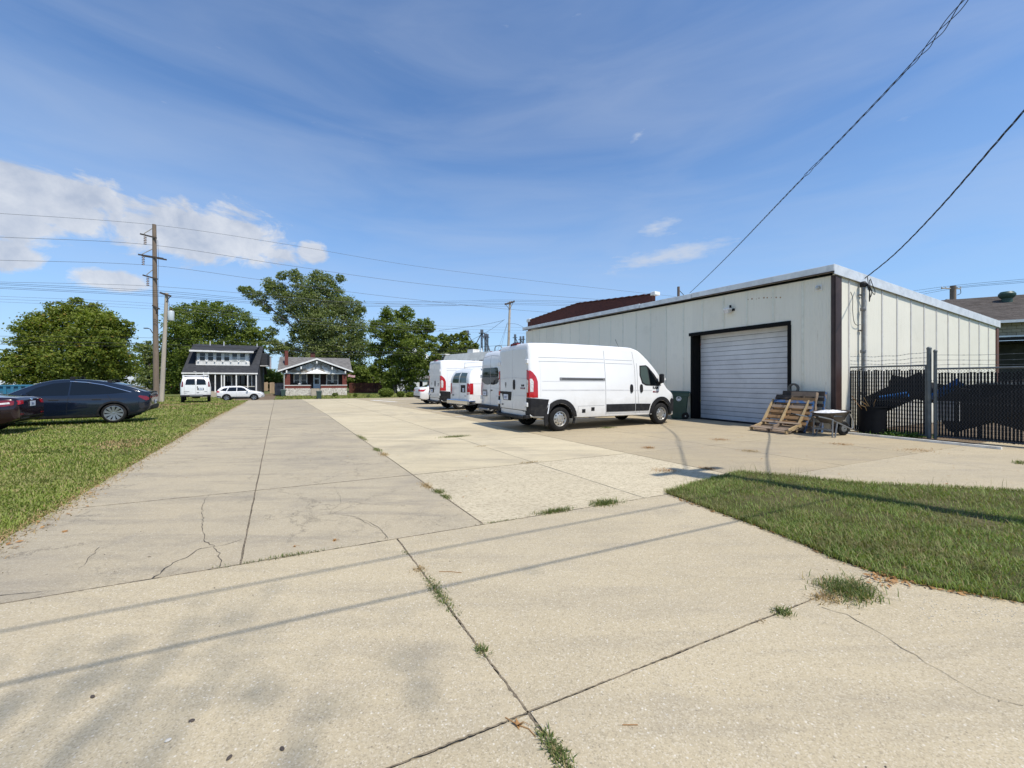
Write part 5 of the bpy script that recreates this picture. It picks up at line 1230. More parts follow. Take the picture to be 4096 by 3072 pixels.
# second van: high roof, tall dark rear windows
def high_van(label, contact, heading, sc):
    root = vehicle('cargo_van', label, 'van', contact, heading, .88, -1, sc, 'white work vans parked in a row')
    top = [(-1.12, 2.20), (-1.10, 2.38), (-1.04, 2.58), (-.96, 2.70), (-.8, 2.74), (2.8, 2.74), (3.2, 2.62), (3.9, 2.0), (4.3, 1.5), (4.5, 1.3), (4.9, 1.1), (5.05, .85), (5.07, .5)]
    bot = [(-1.12, .50), (-.9, .42), (4.6, .32), (5.07, .40)]
    wid = [(-1.12, .90), (-1.09, .96), (-1.0, .995), (-.5, 1.01), (3.6, 1.01), (4.5, .94), (4.9, .78), (5.07, .55)]
    side = [(.2, .97), (.5, 1.0), (1.1, 1.0), (1.6, .98), (2.1, .92), (2.6, .82), (2.8, .78)]
    c = Car(root, top, bot, wid, side, .16, M['white'], [(0, .88), (0, -.88), (3.75, .88), (3.75, -.88)], .355, .43, .02)
    for sg in (1, -1):
        for x in (0, 3.75): wheel(root, x, sg*.87, .355, .22, 'steel')
        c.patch('tail_lamp', M['red'], [(-1.07, .82), (-.93, .82), (-.93, 1.50), (-.97, 1.62), (-1.07, 1.62)], 'side', sg, .008, .1)
        c.patch('tail_lamp', M['red'], [(sg*.86, .82), (sg*.975, .82), (sg*.955, 1.62), (sg*.86, 1.62)], 'rear', 1, .014, .1)
        c.patch('reversing_lamp', M['clear'], [(sg*.865, 1.02), (sg*.93, 1.02), (sg*.93, 1.34), (sg*.865, 1.34)], 'rear', 1, .02, .1)
        c.patch('rear_window', M['glass'], [(sg*.03, 1.40), (sg*.30, 1.38), (sg*.60, 1.42), (sg*.80, 1.52), (sg*.79, 1.75), (sg*.70, 2.03), (sg*.60, 2.06), (sg*.03, 2.06)], 'rear', 1, .010, .1)
        c.line([(sg*.845, .60), (sg*.845, 1.7), (sg*.74, 2.50), (0, 2.56)], 'rear', 1, .012)
        c.line([(1.5, .45), (1.5, 2.5)], 'side', sg, .012); c.line([(2.8, .45), (2.8, 2.5)], 'side', sg, .012); c.line([(-.9, 1.15), (3.9, 1.15)], 'side', sg, .03, mat_soft, 'body_crease')
        c.patch('cab_window', M['glass'], [(3.0, 1.95), (3.0, 1.42), (4.0, 1.36), (3.5, 1.95)], 'side', sg, .006, .15)
        c.patch('lower_cladding', M['blackp'], [(.6, .42), (3.2, .40), (3.2, .56), (.6, .58)], 'side', sg, .012, .3)
        for zz in (.85, 1.72, ): q = c.at((sg*.86, zz), 'rear'); MB().bb(q.x-.04, q.x+.01, sg*.82, sg*.95, zz-.07, zz+.07).build('door_hinge', M['white'], root, bevel=.012)
        q = c.at((3.9, 1.45), 'side', sg); MB().box((q.x, q.y+sg*.16, 1.6), (.10, .18, .34)).build('mirror', M['blackp'], root, bevel=.03)
        MB().bb(-.93, -.85, sg*.42-.05, sg*.42+.05, 2.70, 2.76).build('roof_marker', M['redd'], root, bevel=.015)
    c.line([(0, .58), (0, 2.55)], 'rear', 1, .018); c.line([(-.8, 1.24), (0, 1.27), (.8, 1.24)], 'rear', 1, .02, mat_soft, 'body_crease')
    c.patch('door_handle', M['blackp'], oval(.0-.12, 1.16, .10, .022), 'rear', 1, .02, .06)
    c.patch('plate_recess', M['rail'], [(.30, .90), (.74, .90), (.74, 1.18), (.30, 1.18)], 'rear', 1, .012, .15); plate(c, (.52, 1.02), .32, .16, 'B2M')
    text('T', .09, M['rail'], frame(c.at((-.62, .92), 'rear', off=.012), (0, -1, 0), (0, 0, 1)), root, 'badge_lettering', .002)
    q = c.at((0, .55), 'rear')
    MB().bb(q.x-.16, q.x+.04, -.95, .95, .42, .56).build('rear_bumper', M['blackp'], root, bevel=.03); MB().bb(q.x-.26, q.x-.12, -.30, .62, .36, .44).build('step_bar', M['rail'], root, bevel=.02)
    c.patch('windscreen', M['glass'], [(-.75, 2.35), (.75, 2.35), (.84, 1.48), (-.84, 1.48)], 'front', 1, .006, .2)
    MB().bar((-.6, 0, .36), (3.6, 0, .36), .5, .12).build('chassis', M['dark'], root)
    return root
high_van('tall white van with big black rear windows, half hidden behind the nearest van', (.53, 16.06), Vector((.886, .463)), 1.0)
def econ_van(label, contact, heading, sc, name='cargo_van', style='chrome', side=-1):
    root = vehicle(name, label, 'van', contact, heading, .86, side, sc, 'white work vans parked in a row' if style == 'chrome' else None)
    top = [(-1.12, 1.35), (-1.10, 1.62), (-1.0, 1.86), (-.88, 2.02), (-.7, 2.08), (1.5, 2.10), (2.5, 2.06), (2.75, 1.95), (3.2, 1.50), (3.35, 1.28), (3.9, 1.15), (4.15, 1.02), (4.25, .80), (4.27, .5)]
    bot = [(-1.12, .60), (-1.0, .50), (3.9, .42), (4.27, .48)]
    wid = [(-1.12, .88), (-1.08, .94), (-.95, .99), (-.5, 1.0), (3.0, 1.0), (3.8, .96), (4.15, .86), (4.27, .74)]
    side_ = [(.3, .95), (.6, 1.0), (1.1, 1.0), (1.4, .98), (1.8, .90), (2.1, .82)]
    c = Car(root, top, bot, wid, side_, .13, M['white'], [(0, .86), (0, -.86), (3.5, .86), (3.5, -.86)], .36, .44, .03)
    for sg in (1, -1):
        for x in (0, 3.5): wheel(root, x, sg*.86, .36, .22, 'cover')
        if style == 'chrome':
            c.patch('tail_lamp', M['red'], [(sg*.76, .92), (sg*.955, .92), (sg*.955, 1.42), (sg*.76, 1.42)], 'rear', 1, .012, .1)
            c.patch('tail_lamp', M['red'], [(-1.07, .92), (-.93, .92), (-.93, 1.42), (-1.07, 1.42)], 'side', sg, .008, .1)
            c.patch('reversing_lamp', M['clear'], [(sg*.78, .95), (sg*.93, .95), (sg*.93, 1.02), (sg*.78, 1.02)], 'rear', 1, .018, .1)
        else:
            c.patch('tail_lamp', M['redd'], [(sg*.80, 1.28), (sg*.93, 1.28), (sg*.86, 1.74), (sg*.80, 1.68)], 'rear', 1, .012, .1)
        c.patch('rear_window', M['glassg'] if style == 'chrome' else M['glass'], [(sg*.05, 1.44), (sg*.66, 1.44), (sg*.63, 1.78), (sg*.57, 1.90), (sg*.05, 1.92)], 'rear', 1, .010, .1)
        if style != 'chrome':
            pass
        c.line([(-1.0, 1.40), (3.2, 1.38)], 'side', sg, .012); c.line([(-1.0, .86), (3.0, .84)], 'side', sg, .02, mat_soft, 'body_crease'); c.line([(1.4, .5), (1.4, 1.95)], 'side', sg, .012); c.line([(2.35, .5), (2.35, 1.95)], 'side', sg, .012)
        c.patch('cab_window', M['glass'], [(2.42, 1.40), (3.15, 1.38), (2.8, 1.82), (2.42, 1.84)], 'side', sg, .008, .15)
        q = c.at((3.1, 1.4), 'side', sg); MB().box((q.x, q.y+sg*.16, 1.42), (.10, .20, .26)).build('mirror', M['blackp'], root, bevel=.03)
        c.line([(sg*.73, .62), (sg*.73, 1.5), (sg*.62, 1.95)], 'rear', 1, .012)
    c.line([(0, .62), (0, 1.97)], 'rear', 1, .016)
    q = c.at((0, .62), 'rear')
    if style == 'chrome':
        MB().bb(q.x-.16, q.x+.02, -1.0, 1.0, .44, .66).build('chrome_bumper', M['chrome'], root, bevel=.035); MB().bb(q.x-.10, q.x+.30, -1.02, -.95, .46, .64).build('chrome_bumper', M['chrome'], root, bevel=.02)
        c.patch('plate_recess', M['blackp'], [(-.16, 1.0), (-.60, 1.0), (-.60, 1.34), (-.16, 1.34)], 'rear', 1, .010, .15); plate(c, (-.44, 1.12), .16, .16, 'A4')
        c.patch('oval_badge', M['rail'], oval(.60, .86, .09, .045), 'rear', 1, .014, .08); text('E250', .07, M['rail'], frame(c.at((-.60, .84), 'rear', off=.012), (0, -1, 0), (0, 0, 1)), root, 'badge_lettering', .002)
        for x in (-.35, 1.4, 2.2):
            for s_ in (-1, 1): MB().tube([(x, s_*.86, 2.02), (x, s_*.86, 2.42)], .016, 6).build('rack_post', M['white'], root)
            MB().tube([(x, -.9, 2.20), (x, .9, 2.20)], .018, 6).build('rack_bar', M['white'], root)
        for s_ in (-1, 1): MB().tube([(-.45, s_*.86, 2.22), (2.3, s_*.86, 2.24)], .016, 6).build('rack_rail', M['white'], root)
        MB().bar((-.4, -.86, 2.06), (.0, -.86, 2.42), .05, .12).build('ladder_clamp', M['white'], root); MB().tube([(-.35, -.86, 2.42), (-.35, .86, 2.42)], .014, 6).build('rack_bar', M['white'], root)
    else:
        MB().bb(q.x-.12, q.x+.02, -.98, .98, .46, .62).build('rear_bumper', M['blackp'], root, bevel=.03); MB().bb(q.x-.15, q.x-.0, -.45, .40, .50, .66).build('bumper_step', M['rail'], root, bevel=.02)
        c.patch('plate_recess', M['blackp'], [(-.10, 1.0), (-.52, 1.0), (-.52, 1.18), (-.10, 1.18)], 'rear', 1, .010, .15); plate(c, (-.33, 1.09), .30, .13, '7K2')
        c.patch('door_handle', M['blackp'], oval(-.10, 1.26, .03, .07), 'rear', 1, .02, .05)
        c.patch('cross_badge', M['rail'], oval(-.14, .80, .09, .035), 'rear', 1, .014, .08)
        c.patch('body_script', M['rail'], [(.40, .88), (.76, .88), (.76, .91), (.40, .91)], 'rear', 1, .012, .1); c.patch('body_script', M['rail'], [(-.56, .88), (-.74, .88), (-.74, .91), (-.56, .91)], 'rear', 1, .012, .1); c.patch('body_script', M['rail'], [(.58, .76), (.72, .76), (.72, .78), (.58, .78)], 'rear', 1, .012, .1)
        for x in (-.5, .6, 1.8):
            MB().tube([(x, -.85, 2.20), (x, .85, 2.20)], .022, 6).build('rack_bar', M['white'], root)
            for s_ in (-1, 1): MB().tube([(x, s_*.84, 2.02), (x, s_*.84, 2.20)], .02, 6).build('rack_post', M['white'], root)
        for y in (-.75, -.50): MB().tube([(-1.1, y, 2.26), (2.6, y, 2.26)], .022, 6).build('ladder_rail', M['white_trim'], root)
        for k in range(9): MB().tube([(-1.0+.4*k, -.75, 2.26), (-1.0+.4*k, -.50, 2.26)], .014, 6).build('ladder_rung', M['white_trim'], root)
        for y in (-.80, -.48): MB().tube([(-.9, y, 2.26), (-.86, y, 2.48)], .02, 6).build('rack_clamp', M['white_trim'], root)
        MB().tube([(-.5, 0, 2.2), (-.55, 0, 2.52), (-.5, .15, 2.52)], .014, 6).build('rack_hook', M['white_trim'], root)
    MB().bar((-.6, 0, .40), (3.4, 0, .40), .5, .12).build('chassis', M['dark'], root)
    return root
econ_van('older white van with a chrome bumper, twin rear windows and a ladder rack', (-1.06, 18.9), Vector((.815, .58)), 1.0)
gl = G(700, 1606)
econ_van('white van with roof rack and black bumper parked alone on the far left lawn', G(836, 1606.5).xy, Vector((-.60, .80)), .98, 'work_van', 'black', -1)

def sedan_like(name, label, contact, heading, side, top, bot, wid, sidep, rt, paint, wb, track, wr, sc=1.0, style='five', wd=.2, z=None, ry=None):
    root = vehicle(name, label, 'car', contact, heading, track, side, sc, None, z)
    c = Car(root, top, bot, wid, sidep, rt, paint, [(0, track), (0, -track), (wb, track), (wb, -track)], wr, wr*1.13, .02, ry)
    for sg in (1, -1):
        for x in (0, wb): wheel(root, x, sg*track, wr, wd, style)
    MB().bar((-.5, 0, .24), (wb+.4, 0, .24), 1.1, .10).build('underbody', M['dark'], root)
    return root, c
# dark blue hatchback on the lawn
topT = [(-1.01, .68), (-1.0, .92), (-.985, 1.05), (-.93, 1.12), (-.83, 1.145), (-.70, 1.19), (-.35, 1.34), (.1, 1.47), (.6, 1.565), (1.05, 1.60), (1.5, 1.585), (1.9, 1.49), (2.3, 1.30), (2.75, 1.06), (3.1, .975), (3.45, .88), (3.68, .74), (3.76, .58), (3.775, .46)]
botT = [(-1.01, .48), (-.8, .34), (-.4, .24), (3.3, .20), (3.6, .24), (3.775, .38)]
widT = [(-1.01, .60), (-.98, .74), (-.9, .84), (-.7, .92), (-.2, .96), (.8, .95), (2.2, .95), (3.0, .94), (3.4, .88), (3.65, .74), (3.775, .50)]
sdT = [(.2, .95), (.5, 1.0), (.75, 1.0), (.92, .965), (1.02, .93), (1.3, .80), (1.6, .66), (1.7, .63)]
rT, T = sedan_like('parked_car', 'glossy dark blue hatchback with roof bars parked on the left lawn', (-14.72, 15.0), Vector((-.85, -.53)), 1, topT, botT, widT, sdT, lambda x: .10, M['navy'], 2.89, .835, .352, 1.0, 'multi', .24, ry=.14)
for sg in (1, -1):
    T.patch('side_window', M['glass'], [(2.34, 1.02), (2.0, 1.30), (1.62, 1.45), (1.20, 1.50), (1.20, 1.03)], 'side', sg, .006, .12)
    T.patch('side_window', M['glass'], [(1.16, 1.035), (1.16, 1.50), (.75, 1.465), (.30, 1.37), (-.15, 1.22), (-.42, 1.125), (.10, 1.075), (.6, 1.05)], 'side', sg, .006, .12)
    T.line([(-.46, 1.125), (-.12, 1.245), (.32, 1.40), (.78, 1.495), (1.2, 1.53)], 'side', sg, .016, M['chrome'], 'window_trim', .010)
    T.line([(1.18, .98), (1.20, .75), (1.22, .36)], 'side', sg, .008, M['dark']); T.line([(.18, 1.02), (.05, .80), (-.02, .72)], 'side', sg, .008, M['dark']); T.line([(2.36, .96), (2.36, .36)], 'side', sg, .008, M['dark'])
    for x in (1.42, .34): T.patch('door_handle', M['dark'], [(x, .845), (x+.24, .85), (x+.24, .88), (x, .875)], 'side', sg, .006, .1)
    T.patch('arch_cladding', M['blackp'], [(.405*math.cos(R(a)), .352+.46*math.sin(R(a))*1.0) if False else (.455*math.cos(R(a)), .352+.455*math.sin(R(a))) for a in np.linspace(-12, 192, 19)]+[(.398*math.cos(R(a)), .352+.398*math.sin(R(a))) for a in np.linspace(192, -12, 19)], 'side', sg, .012, .12)
    T.patch('sill', M['blackp'], [(.45, .25), (2.45, .23), (2.45, .31), (.45, .33)], 'side', sg, .010, .3)
    T.patch('tail_lamp', M['redd'], [(-.70, 1.00), (-.90, .96), (-.96, .90), (-.96, .83), (-.88, .80), (-.66, .95)], 'side', sg, .008, .08)
    T.patch('rear_bumper_side', M['blackp'], [(-.44, .30), (-.95, .45), (-.95, .60), (-.80, .52), (-.60, .40), (-.44, .38)], 'side', sg, .010, .1)
    q = T.at((2.18, 1.05), 'side', sg); mr = MB().box((q.x, q.y+sg*.13, 1.04), (.16, .24, .15)).build('mirror', M['navy'], rT, bevel=.04, smooth=True); MB().box((q.x+.02, q.y+sg*.02, .99), (.08, .12, .04)).build('mirror_arm', M['blackp'], mr)
for x in (.20, 1.18):
    z_ = T.at((x, .2), 'top').z+.065
    MB().bar((x, -.56, z_), (x, .56, z_), .07, .022).build('roof_bar', M['blackp'], rT, bevel=.006)
    for sg in (-1, 1): MB().bb(x-.06, x+.06, sg*.52-.04, sg*.52+.04, z_-.13, z_).build('roof_bar_foot', M['blackp'], rT, bevel=.01)
T.patch('rear_window', M['glass'], [(-.68, -.42), (-.68, .42), (.02, .50), (.35, .52), (.35, -.52), (.02, -.50)], 'top', 1, .006, .15)
T.patch('windscreen', M['glass'], [(2.70, -.68), (2.70, .68), (1.75, .56), (1.75, -.56)], 'top', 1, .006, .15)
q = T.at((0, 1.10), 'rear'); MB().add([(-.98, -.62, 1.12), (-.80, -.60, 1.155), (-.80, .60, 1.155), (-.98, .62, 1.12), (-.98, -.62, 1.10), (-.80, -.60, 1.12), (-.80, .60, 1.12), (-.98, .62, 1.10)], [(0, 1, 2, 3), (7, 6, 5, 4), (0, 3, 7, 4), (0, 4, 5, 1), (3, 2, 6, 7)]).build('spoiler', M['blackp'], rT)
T.patch('rear_bumper', M['blackp'], [(-.72, .42), (.72, .42), (.72, .56), (.5, .62), (-.5, .62), (-.72, .56)], 'rear', 1, .02, .12)
for s_ in (1, -1): T.patch('tail_lamp', M['redd'], [(s_*.30, .92), (s_*.70, .88), (s_*.70, .96), (s_*.30, .97)], 'rear', 1, .008, .1)
plate(T, (0, .72), .30, .15, 'K8T', off=.012)
# maroon saloon, only its tail in view
topF = [(-1.08, .62), (-1.07, .86), (-1.04, .98), (-.96, 1.04), (-.6, 1.07), (-.35, 1.10), (.1, 1.25), (.5, 1.38), (.95, 1.46), (1.4, 1.47), (1.9, 1.38), (2.4, 1.12), (2.7, 1.0), (3.3, .90), (3.6, .78), (3.74, .60), (3.76, .45)]
widF = [(-1.08, .66), (-1.05, .76), (-.95, .83), (-.6, .90), (0, .925), (2.4, .925), (3.1, .88), (3.5, .78), (3.76, .52)]
sdF = [(.2, .95), (.45, 1.0), (.72, 1.0), (.9, .96), (1.02, .91), (1.3, .76), (1.5, .66), (1.6, .63)]
rF, F_ = sedan_like('parked_car', 'dark maroon saloon at the left edge, only its tail in view', (-15.32, 11.25), Vector((-.87, -.49)), 1, topF, [(-1.08, .42), (-.8, .28), (3.4, .2), (3.76, .32)], widF, sdF, .09, M['maroon'], 2.85, .80, .335, 1.0, 'five', .22, ry=.16)
for sg in (1, -1):
    F_.patch('tail_lamp', M['redd'], [(-.42, .90), (-.62, .96), (-.9, .98), (-1.0, .95), (-1.0, .84), (-.85, .80), (-.60, .80), (-.46, .84)], 'side', sg, .012, .08)
    F_.patch('lamp_strip', M['clear'], [(-.52, .87), (-.92, .92), (-.94, .87), (-.58, .84)], 'side', sg, .018, .08)
    F_.patch('tail_lamp', M['red'], [(sg*.50, .86), (sg*.80, .84), (sg*.80, .96), (sg*.46, .97)], 'rear', 1, .012, .1)
    F_.patch('side_window', M['glass'], [(2.2, 1.0), (1.8, 1.30), (1.4, 1.38), (.9, 1.37), (.5, 1.29), (.1, 1.14), (.3, 1.03)], 'side', sg, .006, .12)
    F_.line([(-.98, .62), (-.5, .64), (.3, .66)], 'side', sg, .012, M['dark'], 'body_crease')
    F_.line([(1.2, .98), (1.2, .36)], 'side', sg, .008, M['dark']); F_.line([(.2, 1.0), (.05, .75)], 'side', sg, .008, M['dark'])
plate(F_, (0, .85), .31, .155, '5R1', off=.012)
F_.patch('rear_window', M['glass'], [(-.30, -.50), (-.30, .50), (.45, .55), (.45, -.55)], 'top', 1, .006, .15)
F_.patch('rear_bumper', M['blackp'], [(-.62, .34), (.62, .34), (.66, .50), (-.66, .50)], 'rear', 1, .016, .12)
for s_ in (1, -1): F_.patch('reflector', M['redd'], [(s_*.5, .54), (s_*.64, .54), (s_*.64, .58), (s_*.5, .58)], 'rear', 1, .012, .1)
F_.patch('oval_badge', M['chrome'], oval(0, .985, .07, .03), 'rear', 1, .012, .06)
# white saloon behind the vans
topW = [(-.98, .62), (-.97, .90), (-.94, 1.04), (-.86, 1.10), (-.55, 1.12), (-.1, 1.28), (.4, 1.41), (.9, 1.47), (1.35, 1.46), (1.8, 1.35), (2.3, 1.08), (2.6, 1.0), (3.1, .9), (3.4, .75), (3.5, .5)]
widW = [(-.98, .62), (-.95, .74), (-.85, .82), (-.5, .89), (0, .91), (2.4, .91), (3.0, .86), (3.3, .76), (3.5, .5)]
gw = G(1737, 1616)
rW, W_c = sedan_like('parked_car', 'white saloon car at the far end of the row of vans', (gw.x, gw.y), Vector((.87, .49)), -1, topW, [(-.98, .44), (-.8, .32), (3.2, .2), (3.5, .3)], widW, sdF, .09, M['white'], 2.65, .78, .32, 1.04, 'five', .2, ry=.16)
for sg in (1, -1):
    W_c.patch('tail_lamp', M['red'], [(sg*.42, .86), (sg*.74, .85), (sg*.78, .93), (sg*.76, 1.0), (sg*.44, .97)], 'rear', 1, .012, .1)
    W_c.patch('tail_lamp', M['red'], [(-.55, .99), (-.93, .96), (-.93, .84), (-.75, .84)], 'side', sg, .010, .08)
    W_c.patch('side_window', M['glass'], [(2.1, 1.02), (1.7, 1.30), (1.3, 1.36), (.85, 1.35), (.4, 1.26), (0, 1.12), (.3, 1.04)], 'side', sg, .006, .12)
W_c.patch('rear_window', M['glass'], [(-.48, -.52), (-.48, .52), (.35, .54), (.35, -.54)], 'top', 1, .006, .15)
W_c.patch('rear_bumper', M['blackp'], [(-.70, .44), (.70, .44), (.74, .56), (-.74, .56)], 'rear', 1, .016, .12)
W_c.line([(-.72, .68), (0, .66), (.72, .68)], 'rear', 1, .014); plate(W_c, (.0, .82), .30, .15, '2L6', off=.010)
# white crossover on the street
topC = [(-.98, .62), (-.97, .95), (-.93, 1.12), (-.80, 1.30), (-.60, 1.50), (-.35, 1.61), (.3, 1.66), (1.0, 1.66), (1.5, 1.59), (1.9, 1.38), (2.25, 1.14), (2.6, 1.06), (3.1, .97), (3.4, .84), (3.53, .66), (3.55, .5)]
widC = [(-.98, .66), (-.94, .78), (-.8, .86), (-.4, .91), (2.5, .91), (3.1, .86), (3.4, .74), (3.55, .52)]
sdC = [(.2, .96), (.45, 1.0), (.9, 1.0), (1.05, .965), (1.3, .86), (1.6, .74), (1.7, .71)]
gc = G(910, 1604.5)
Yc = 47.0; px_c = 907
rC, C_ = sedan_like('parked_suv', 'small white sport utility car parked on the street before the dark-roofed house', ((px_c-2048)/FPX*Yc, Yc), Vector((.90, .43)), -1, topC, [(-.98, .46), (-.7, .34), (3.2, .3), (3.55, .4)], widC, sdC, .11, M['white'], 2.62, .78, .345, 1.03, 'five', .22, z=EYE-81.5*Yc/FPX, ry=.14)
for sg in (1, -1):
    C_.patch('side_window', M['glass'], [(2.02, 1.10), (1.65, 1.40), (1.40, 1.50), (.98, 1.52), (.98, 1.08)], 'side', sg, .006, .12)
    C_.patch('side_window', M['glass'], [(.92, 1.08), (.92, 1.52), (.20, 1.50), (.02, 1.08)], 'side', sg, .006, .12)
    C_.patch('side_window', M['glass'], [(-.06, 1.09), (.10, 1.48), (-.25, 1.42), (-.55, 1.22), (-.6, 1.16)], 'side', sg, .006, .12)
    for x in (0, 2.62): C_.patch('arch_cladding', M['blackp'], [(x+.45*math.cos(R(a)), .345+.45*math.sin(R(a))) for a in np.linspace(-8, 188, 17)]+[(x+.388*math.cos(R(a)), .345+.388*math.sin(R(a))) for a in np.linspace(188, -8, 17)], 'side', sg, .012, .12)
    C_.patch('sill', M['blackp'], [(.45, .36), (2.2, .35), (2.2, .46), (.45, .47)], 'side', sg, .010, .3)
    C_.patch('tail_lamp', M['red'], [(-.95, .92), (-.70, .95), (-.62, 1.02), (-.86, 1.18), (-.93, 1.10)], 'side', sg, .012, .1)
    C_.patch('headlamp', M['rail'], [(3.05, .84), (3.40, .72), (3.46, .66), (3.30, .76), (3.0, .90)], 'side', sg, .010, .1)
    C_.patch('bumper_trim', M['blackp'], [(3.30, .42), (3.50, .46), (3.5, .56), (3.36, .52)], 'side', sg, .010, .1); C_.patch('bumper_trim', M['blackp'], [(-.95, .46), (-.5, .40), (-.5, .50), (-.95, .60)], 'side', sg, .010, .1)
    C_.line([(.95, 1.04), (.95, .48)], 'side', sg, .012); C_.line([(.0, 1.04), (-.05, .85), (.35, .60)], 'side', sg, .012); C_.line([(-.3, .98), (2.3, .92)], 'side', sg, .02)
    q = C_.at((1.98, 1.1), 'side', sg); MB().box((q.x, q.y+sg*.12, 1.14), (.15, .22, .15)).build('mirror', M['white'], rC, bevel=.03)
C_.patch('windscreen', M['glass'], [(2.24, -.64), (2.24, .64), (1.58, .56), (1.58, -.56)], 'top', 1, .006, .15)
# ---------------------------------------------------------------- poles and cables
M['pole'] = mat('weathered_pole_wood', (.20, .15, .11), .9, 0, .25, 4, bump=.01, bscale=12, stretch=(1, 1, .15), dirt=(.10, .08, .06, .6), dscale=2)
M['polel'] = mat('pale_pole_wood', (.44, .38, .30), .9, 0, .2, 4, bump=.01, bscale=12, stretch=(1, 1, .15), dirt=(.26, .21, .16, .6), dscale=2)
M['arm'] = mat('dark_crossarm_wood', (.07, .055, .045), .9, 0, .2, 4)
M['insul'] = mat('brown_insulator', (.09, .035, .02), .3, 0, .1, 4)
M['can'] = mat('pale_grey_transformer', (.50, .55, .56), .4, .1, .06, 3)
AX = Vector((-.43, .903, 0)); TX = Vector((.903, .43, 0))
def pole(name, px, ptop, pbase, Y, r0, r1, m_, label):
    t_ = P(*ptop, Y); b_ = P(pbase[0], pbase[1], Y); b_.z = zg(b_.x, b_.y)-.1
    o = empty(name, b_, 0, label, 'pole')
    MB().tube([(0, 0, 0), (t_-b_)*.5, t_-b_], [r0, (r0+r1)/2, r1], 12).build('pole_shaft', m_, o, True)
    return o, b_, t_
Yp = 38.0
o, b_, t_ = pole('utility_pole', 0, (617, 898), (626, 1600), Yp, .24, .15, M['pole'], 'tall brown power pole with three short crossarms and hanging insulators')
for k, (py, l1, l2, dy) in enumerate(((940, 1.15, .35, 22), (1022, 1.35, .95, 26), (1104, .95, .40, 22))):
    c_ = P(617+(py-898)*.012, py+6, Yp)-b_
    a_ = c_-Vector((l1, 0, -.18)); d_ = c_+Vector((l2, 0, -.20))
    MB().bar(a_+Vector((0, -.18, 0)), d_+Vector((0, -.18, 0)), .10, .13).build('crossarm', M['arm'], o)
    if k == 1: MB().bar(a_+Vector((0, .18, 0)), d_+Vector((0, .18, 0)), .10, .13).build('crossarm', M['arm'], o)
    MB().bar(a_+Vector((.25, -.1, .05)), c_+Vector((-.05, -.1, .75)), .04, .05).build('arm_brace', M['polel'], o)
    s_ = MB(); 
    for j in range(5): s_.lathe([(.02, -.02), (.12, -.03), (.10, .02), (.02, .05)], 12, 'z', a_+Vector((.42, -.15, -.28-.16*j)))
    s_.tube([a_+Vector((.42, -.15, 0)), a_+Vector((.42, -.15, -1.0))], .015, 6); s_.build('insulator_string', M['insul'], o, True)['kind'] = 'stuff'
c_ = P(622, 1228, Yp)-b_
MB().bar(c_+Vector((-.1, -.2, .12)), c_+Vector((.55, -.2, -.22)), .10, .12).build('crossarm', M['arm'], o); MB().bar(c_+Vector((.4, -.2, -.15)), c_+Vector((.1, -.1, -.7)), .04, .04).build('arm_brace', M['arm'], o)
MB().tube(catmull([P(620, 1345, Yp)-b_, P(606, 1325, Yp)-b_, P(600, 1316, Yp)-b_, P(585, 1313, Yp)-b_], 5), .035, 6).build('lamp_arm', M['arm'], o, True)
MB().box(P(584, 1313, Yp)-b_, (.35, .15, .08)).build('street_lamp_head', M['arm'], o)
MB().tube([P(631, 960, Yp)-b_, P(634, 1030, Yp)-b_, P(633, 1180, Yp)-b_, P(632, 1290, Yp)-b_], .012, 5).build('ground_wire', M['wire'], o)
o2, b2, t2 = pole('utility_pole', 0, (667, 1172), (646, 1603), 37.0, .19, .13, M['polel'], 'shorter pale leaning pole carrying a transformer')
c_ = P(667, 1180, 37)-b2
MB().bar(c_+Vector((-.48, -.15, .18)), c_+Vector((.50, -.15, -.14)), .12, .16).build('crossarm', M['arm'], o2)
MB().bar(c_+Vector((.4, -.1, -.15)), c_+Vector((0, -.1, -.7)), .04, .04).build('arm_brace', M['arm'], o2)
c_ = P(684, 1262, 37)-b2
MB().lathe([(.0001, -.48), (.22, -.46), (.24, -.40), (.24, .36), (.21, .42), (.0001, .44)], 18, 'z', c_).build('transformer_can', M['can'], o2, True)
for dx in (-.1, .1): MB().lathe([(.02, -.05), (.05, 0), (.04, .10), (.02, .22)], 8, 'z', c_+Vector((dx, 0, .44))).build('bushing', M['insul'], o2)
loop([c_+Vector((-.1, 0, .7)), c_+Vector((.0, -.2, 1.1)), c_+Vector((-.25, -.1, 1.6)), P(668, 1190, 37)-b2], .012, 'jumper_wire', 'wire', o2)
o3, b3, t3 = pole('utility_pole', 0, (2040, 1206), (2027, 1600), 52.0, .20, .14, M['polel'], 'pale pole with one crossarm standing behind the vans')
c_ = P(2038, 1214, 52)-b3
MB().bar(c_+Vector((-.62, -.15, -.16)), c_+Vector((.66, -.15, .24)), .14, .18).build('crossarm', M['arm'], o3); MB().bar(c_+Vector((-.5, -.15, -.12)), c_+Vector((0, -.15, -.8)), .05, .05).build('arm_brace', M['arm'], o3); MB().bar(c_+Vector((.5, -.15, .15)), c_+Vector((0, -.15, -.8)), .05, .05).build('arm_brace', M['arm'], o3)
for dx in (-.55, -.2, .25, .6): MB().lathe([(.03, 0), (.06, .05), (.03, .14)], 8, 'z', c_+Vector((dx, -.15, .06+dx*.3))).build('pin_insulator', M['insul'], o3)
for k, (x1, y1) in enumerate(((1970, 1400), (1985, 1402))):
    q = MB().tube([P(2030, 1290, 52), P(x1, y1, 52)+Vector((0, 0, -2))], .014, 5).build('guy_wire', M['wireg'], o3); q.location = -b3
o4, b4, t4 = pole('utility_pole', 0, (3812, 1144), (3812, 1560), 42.0, .26, .24, M['pole'], 'stub of a pole rising behind the sunlit end wall with a small crossarm')
c_ = P(3806, 1153, 42)-b4
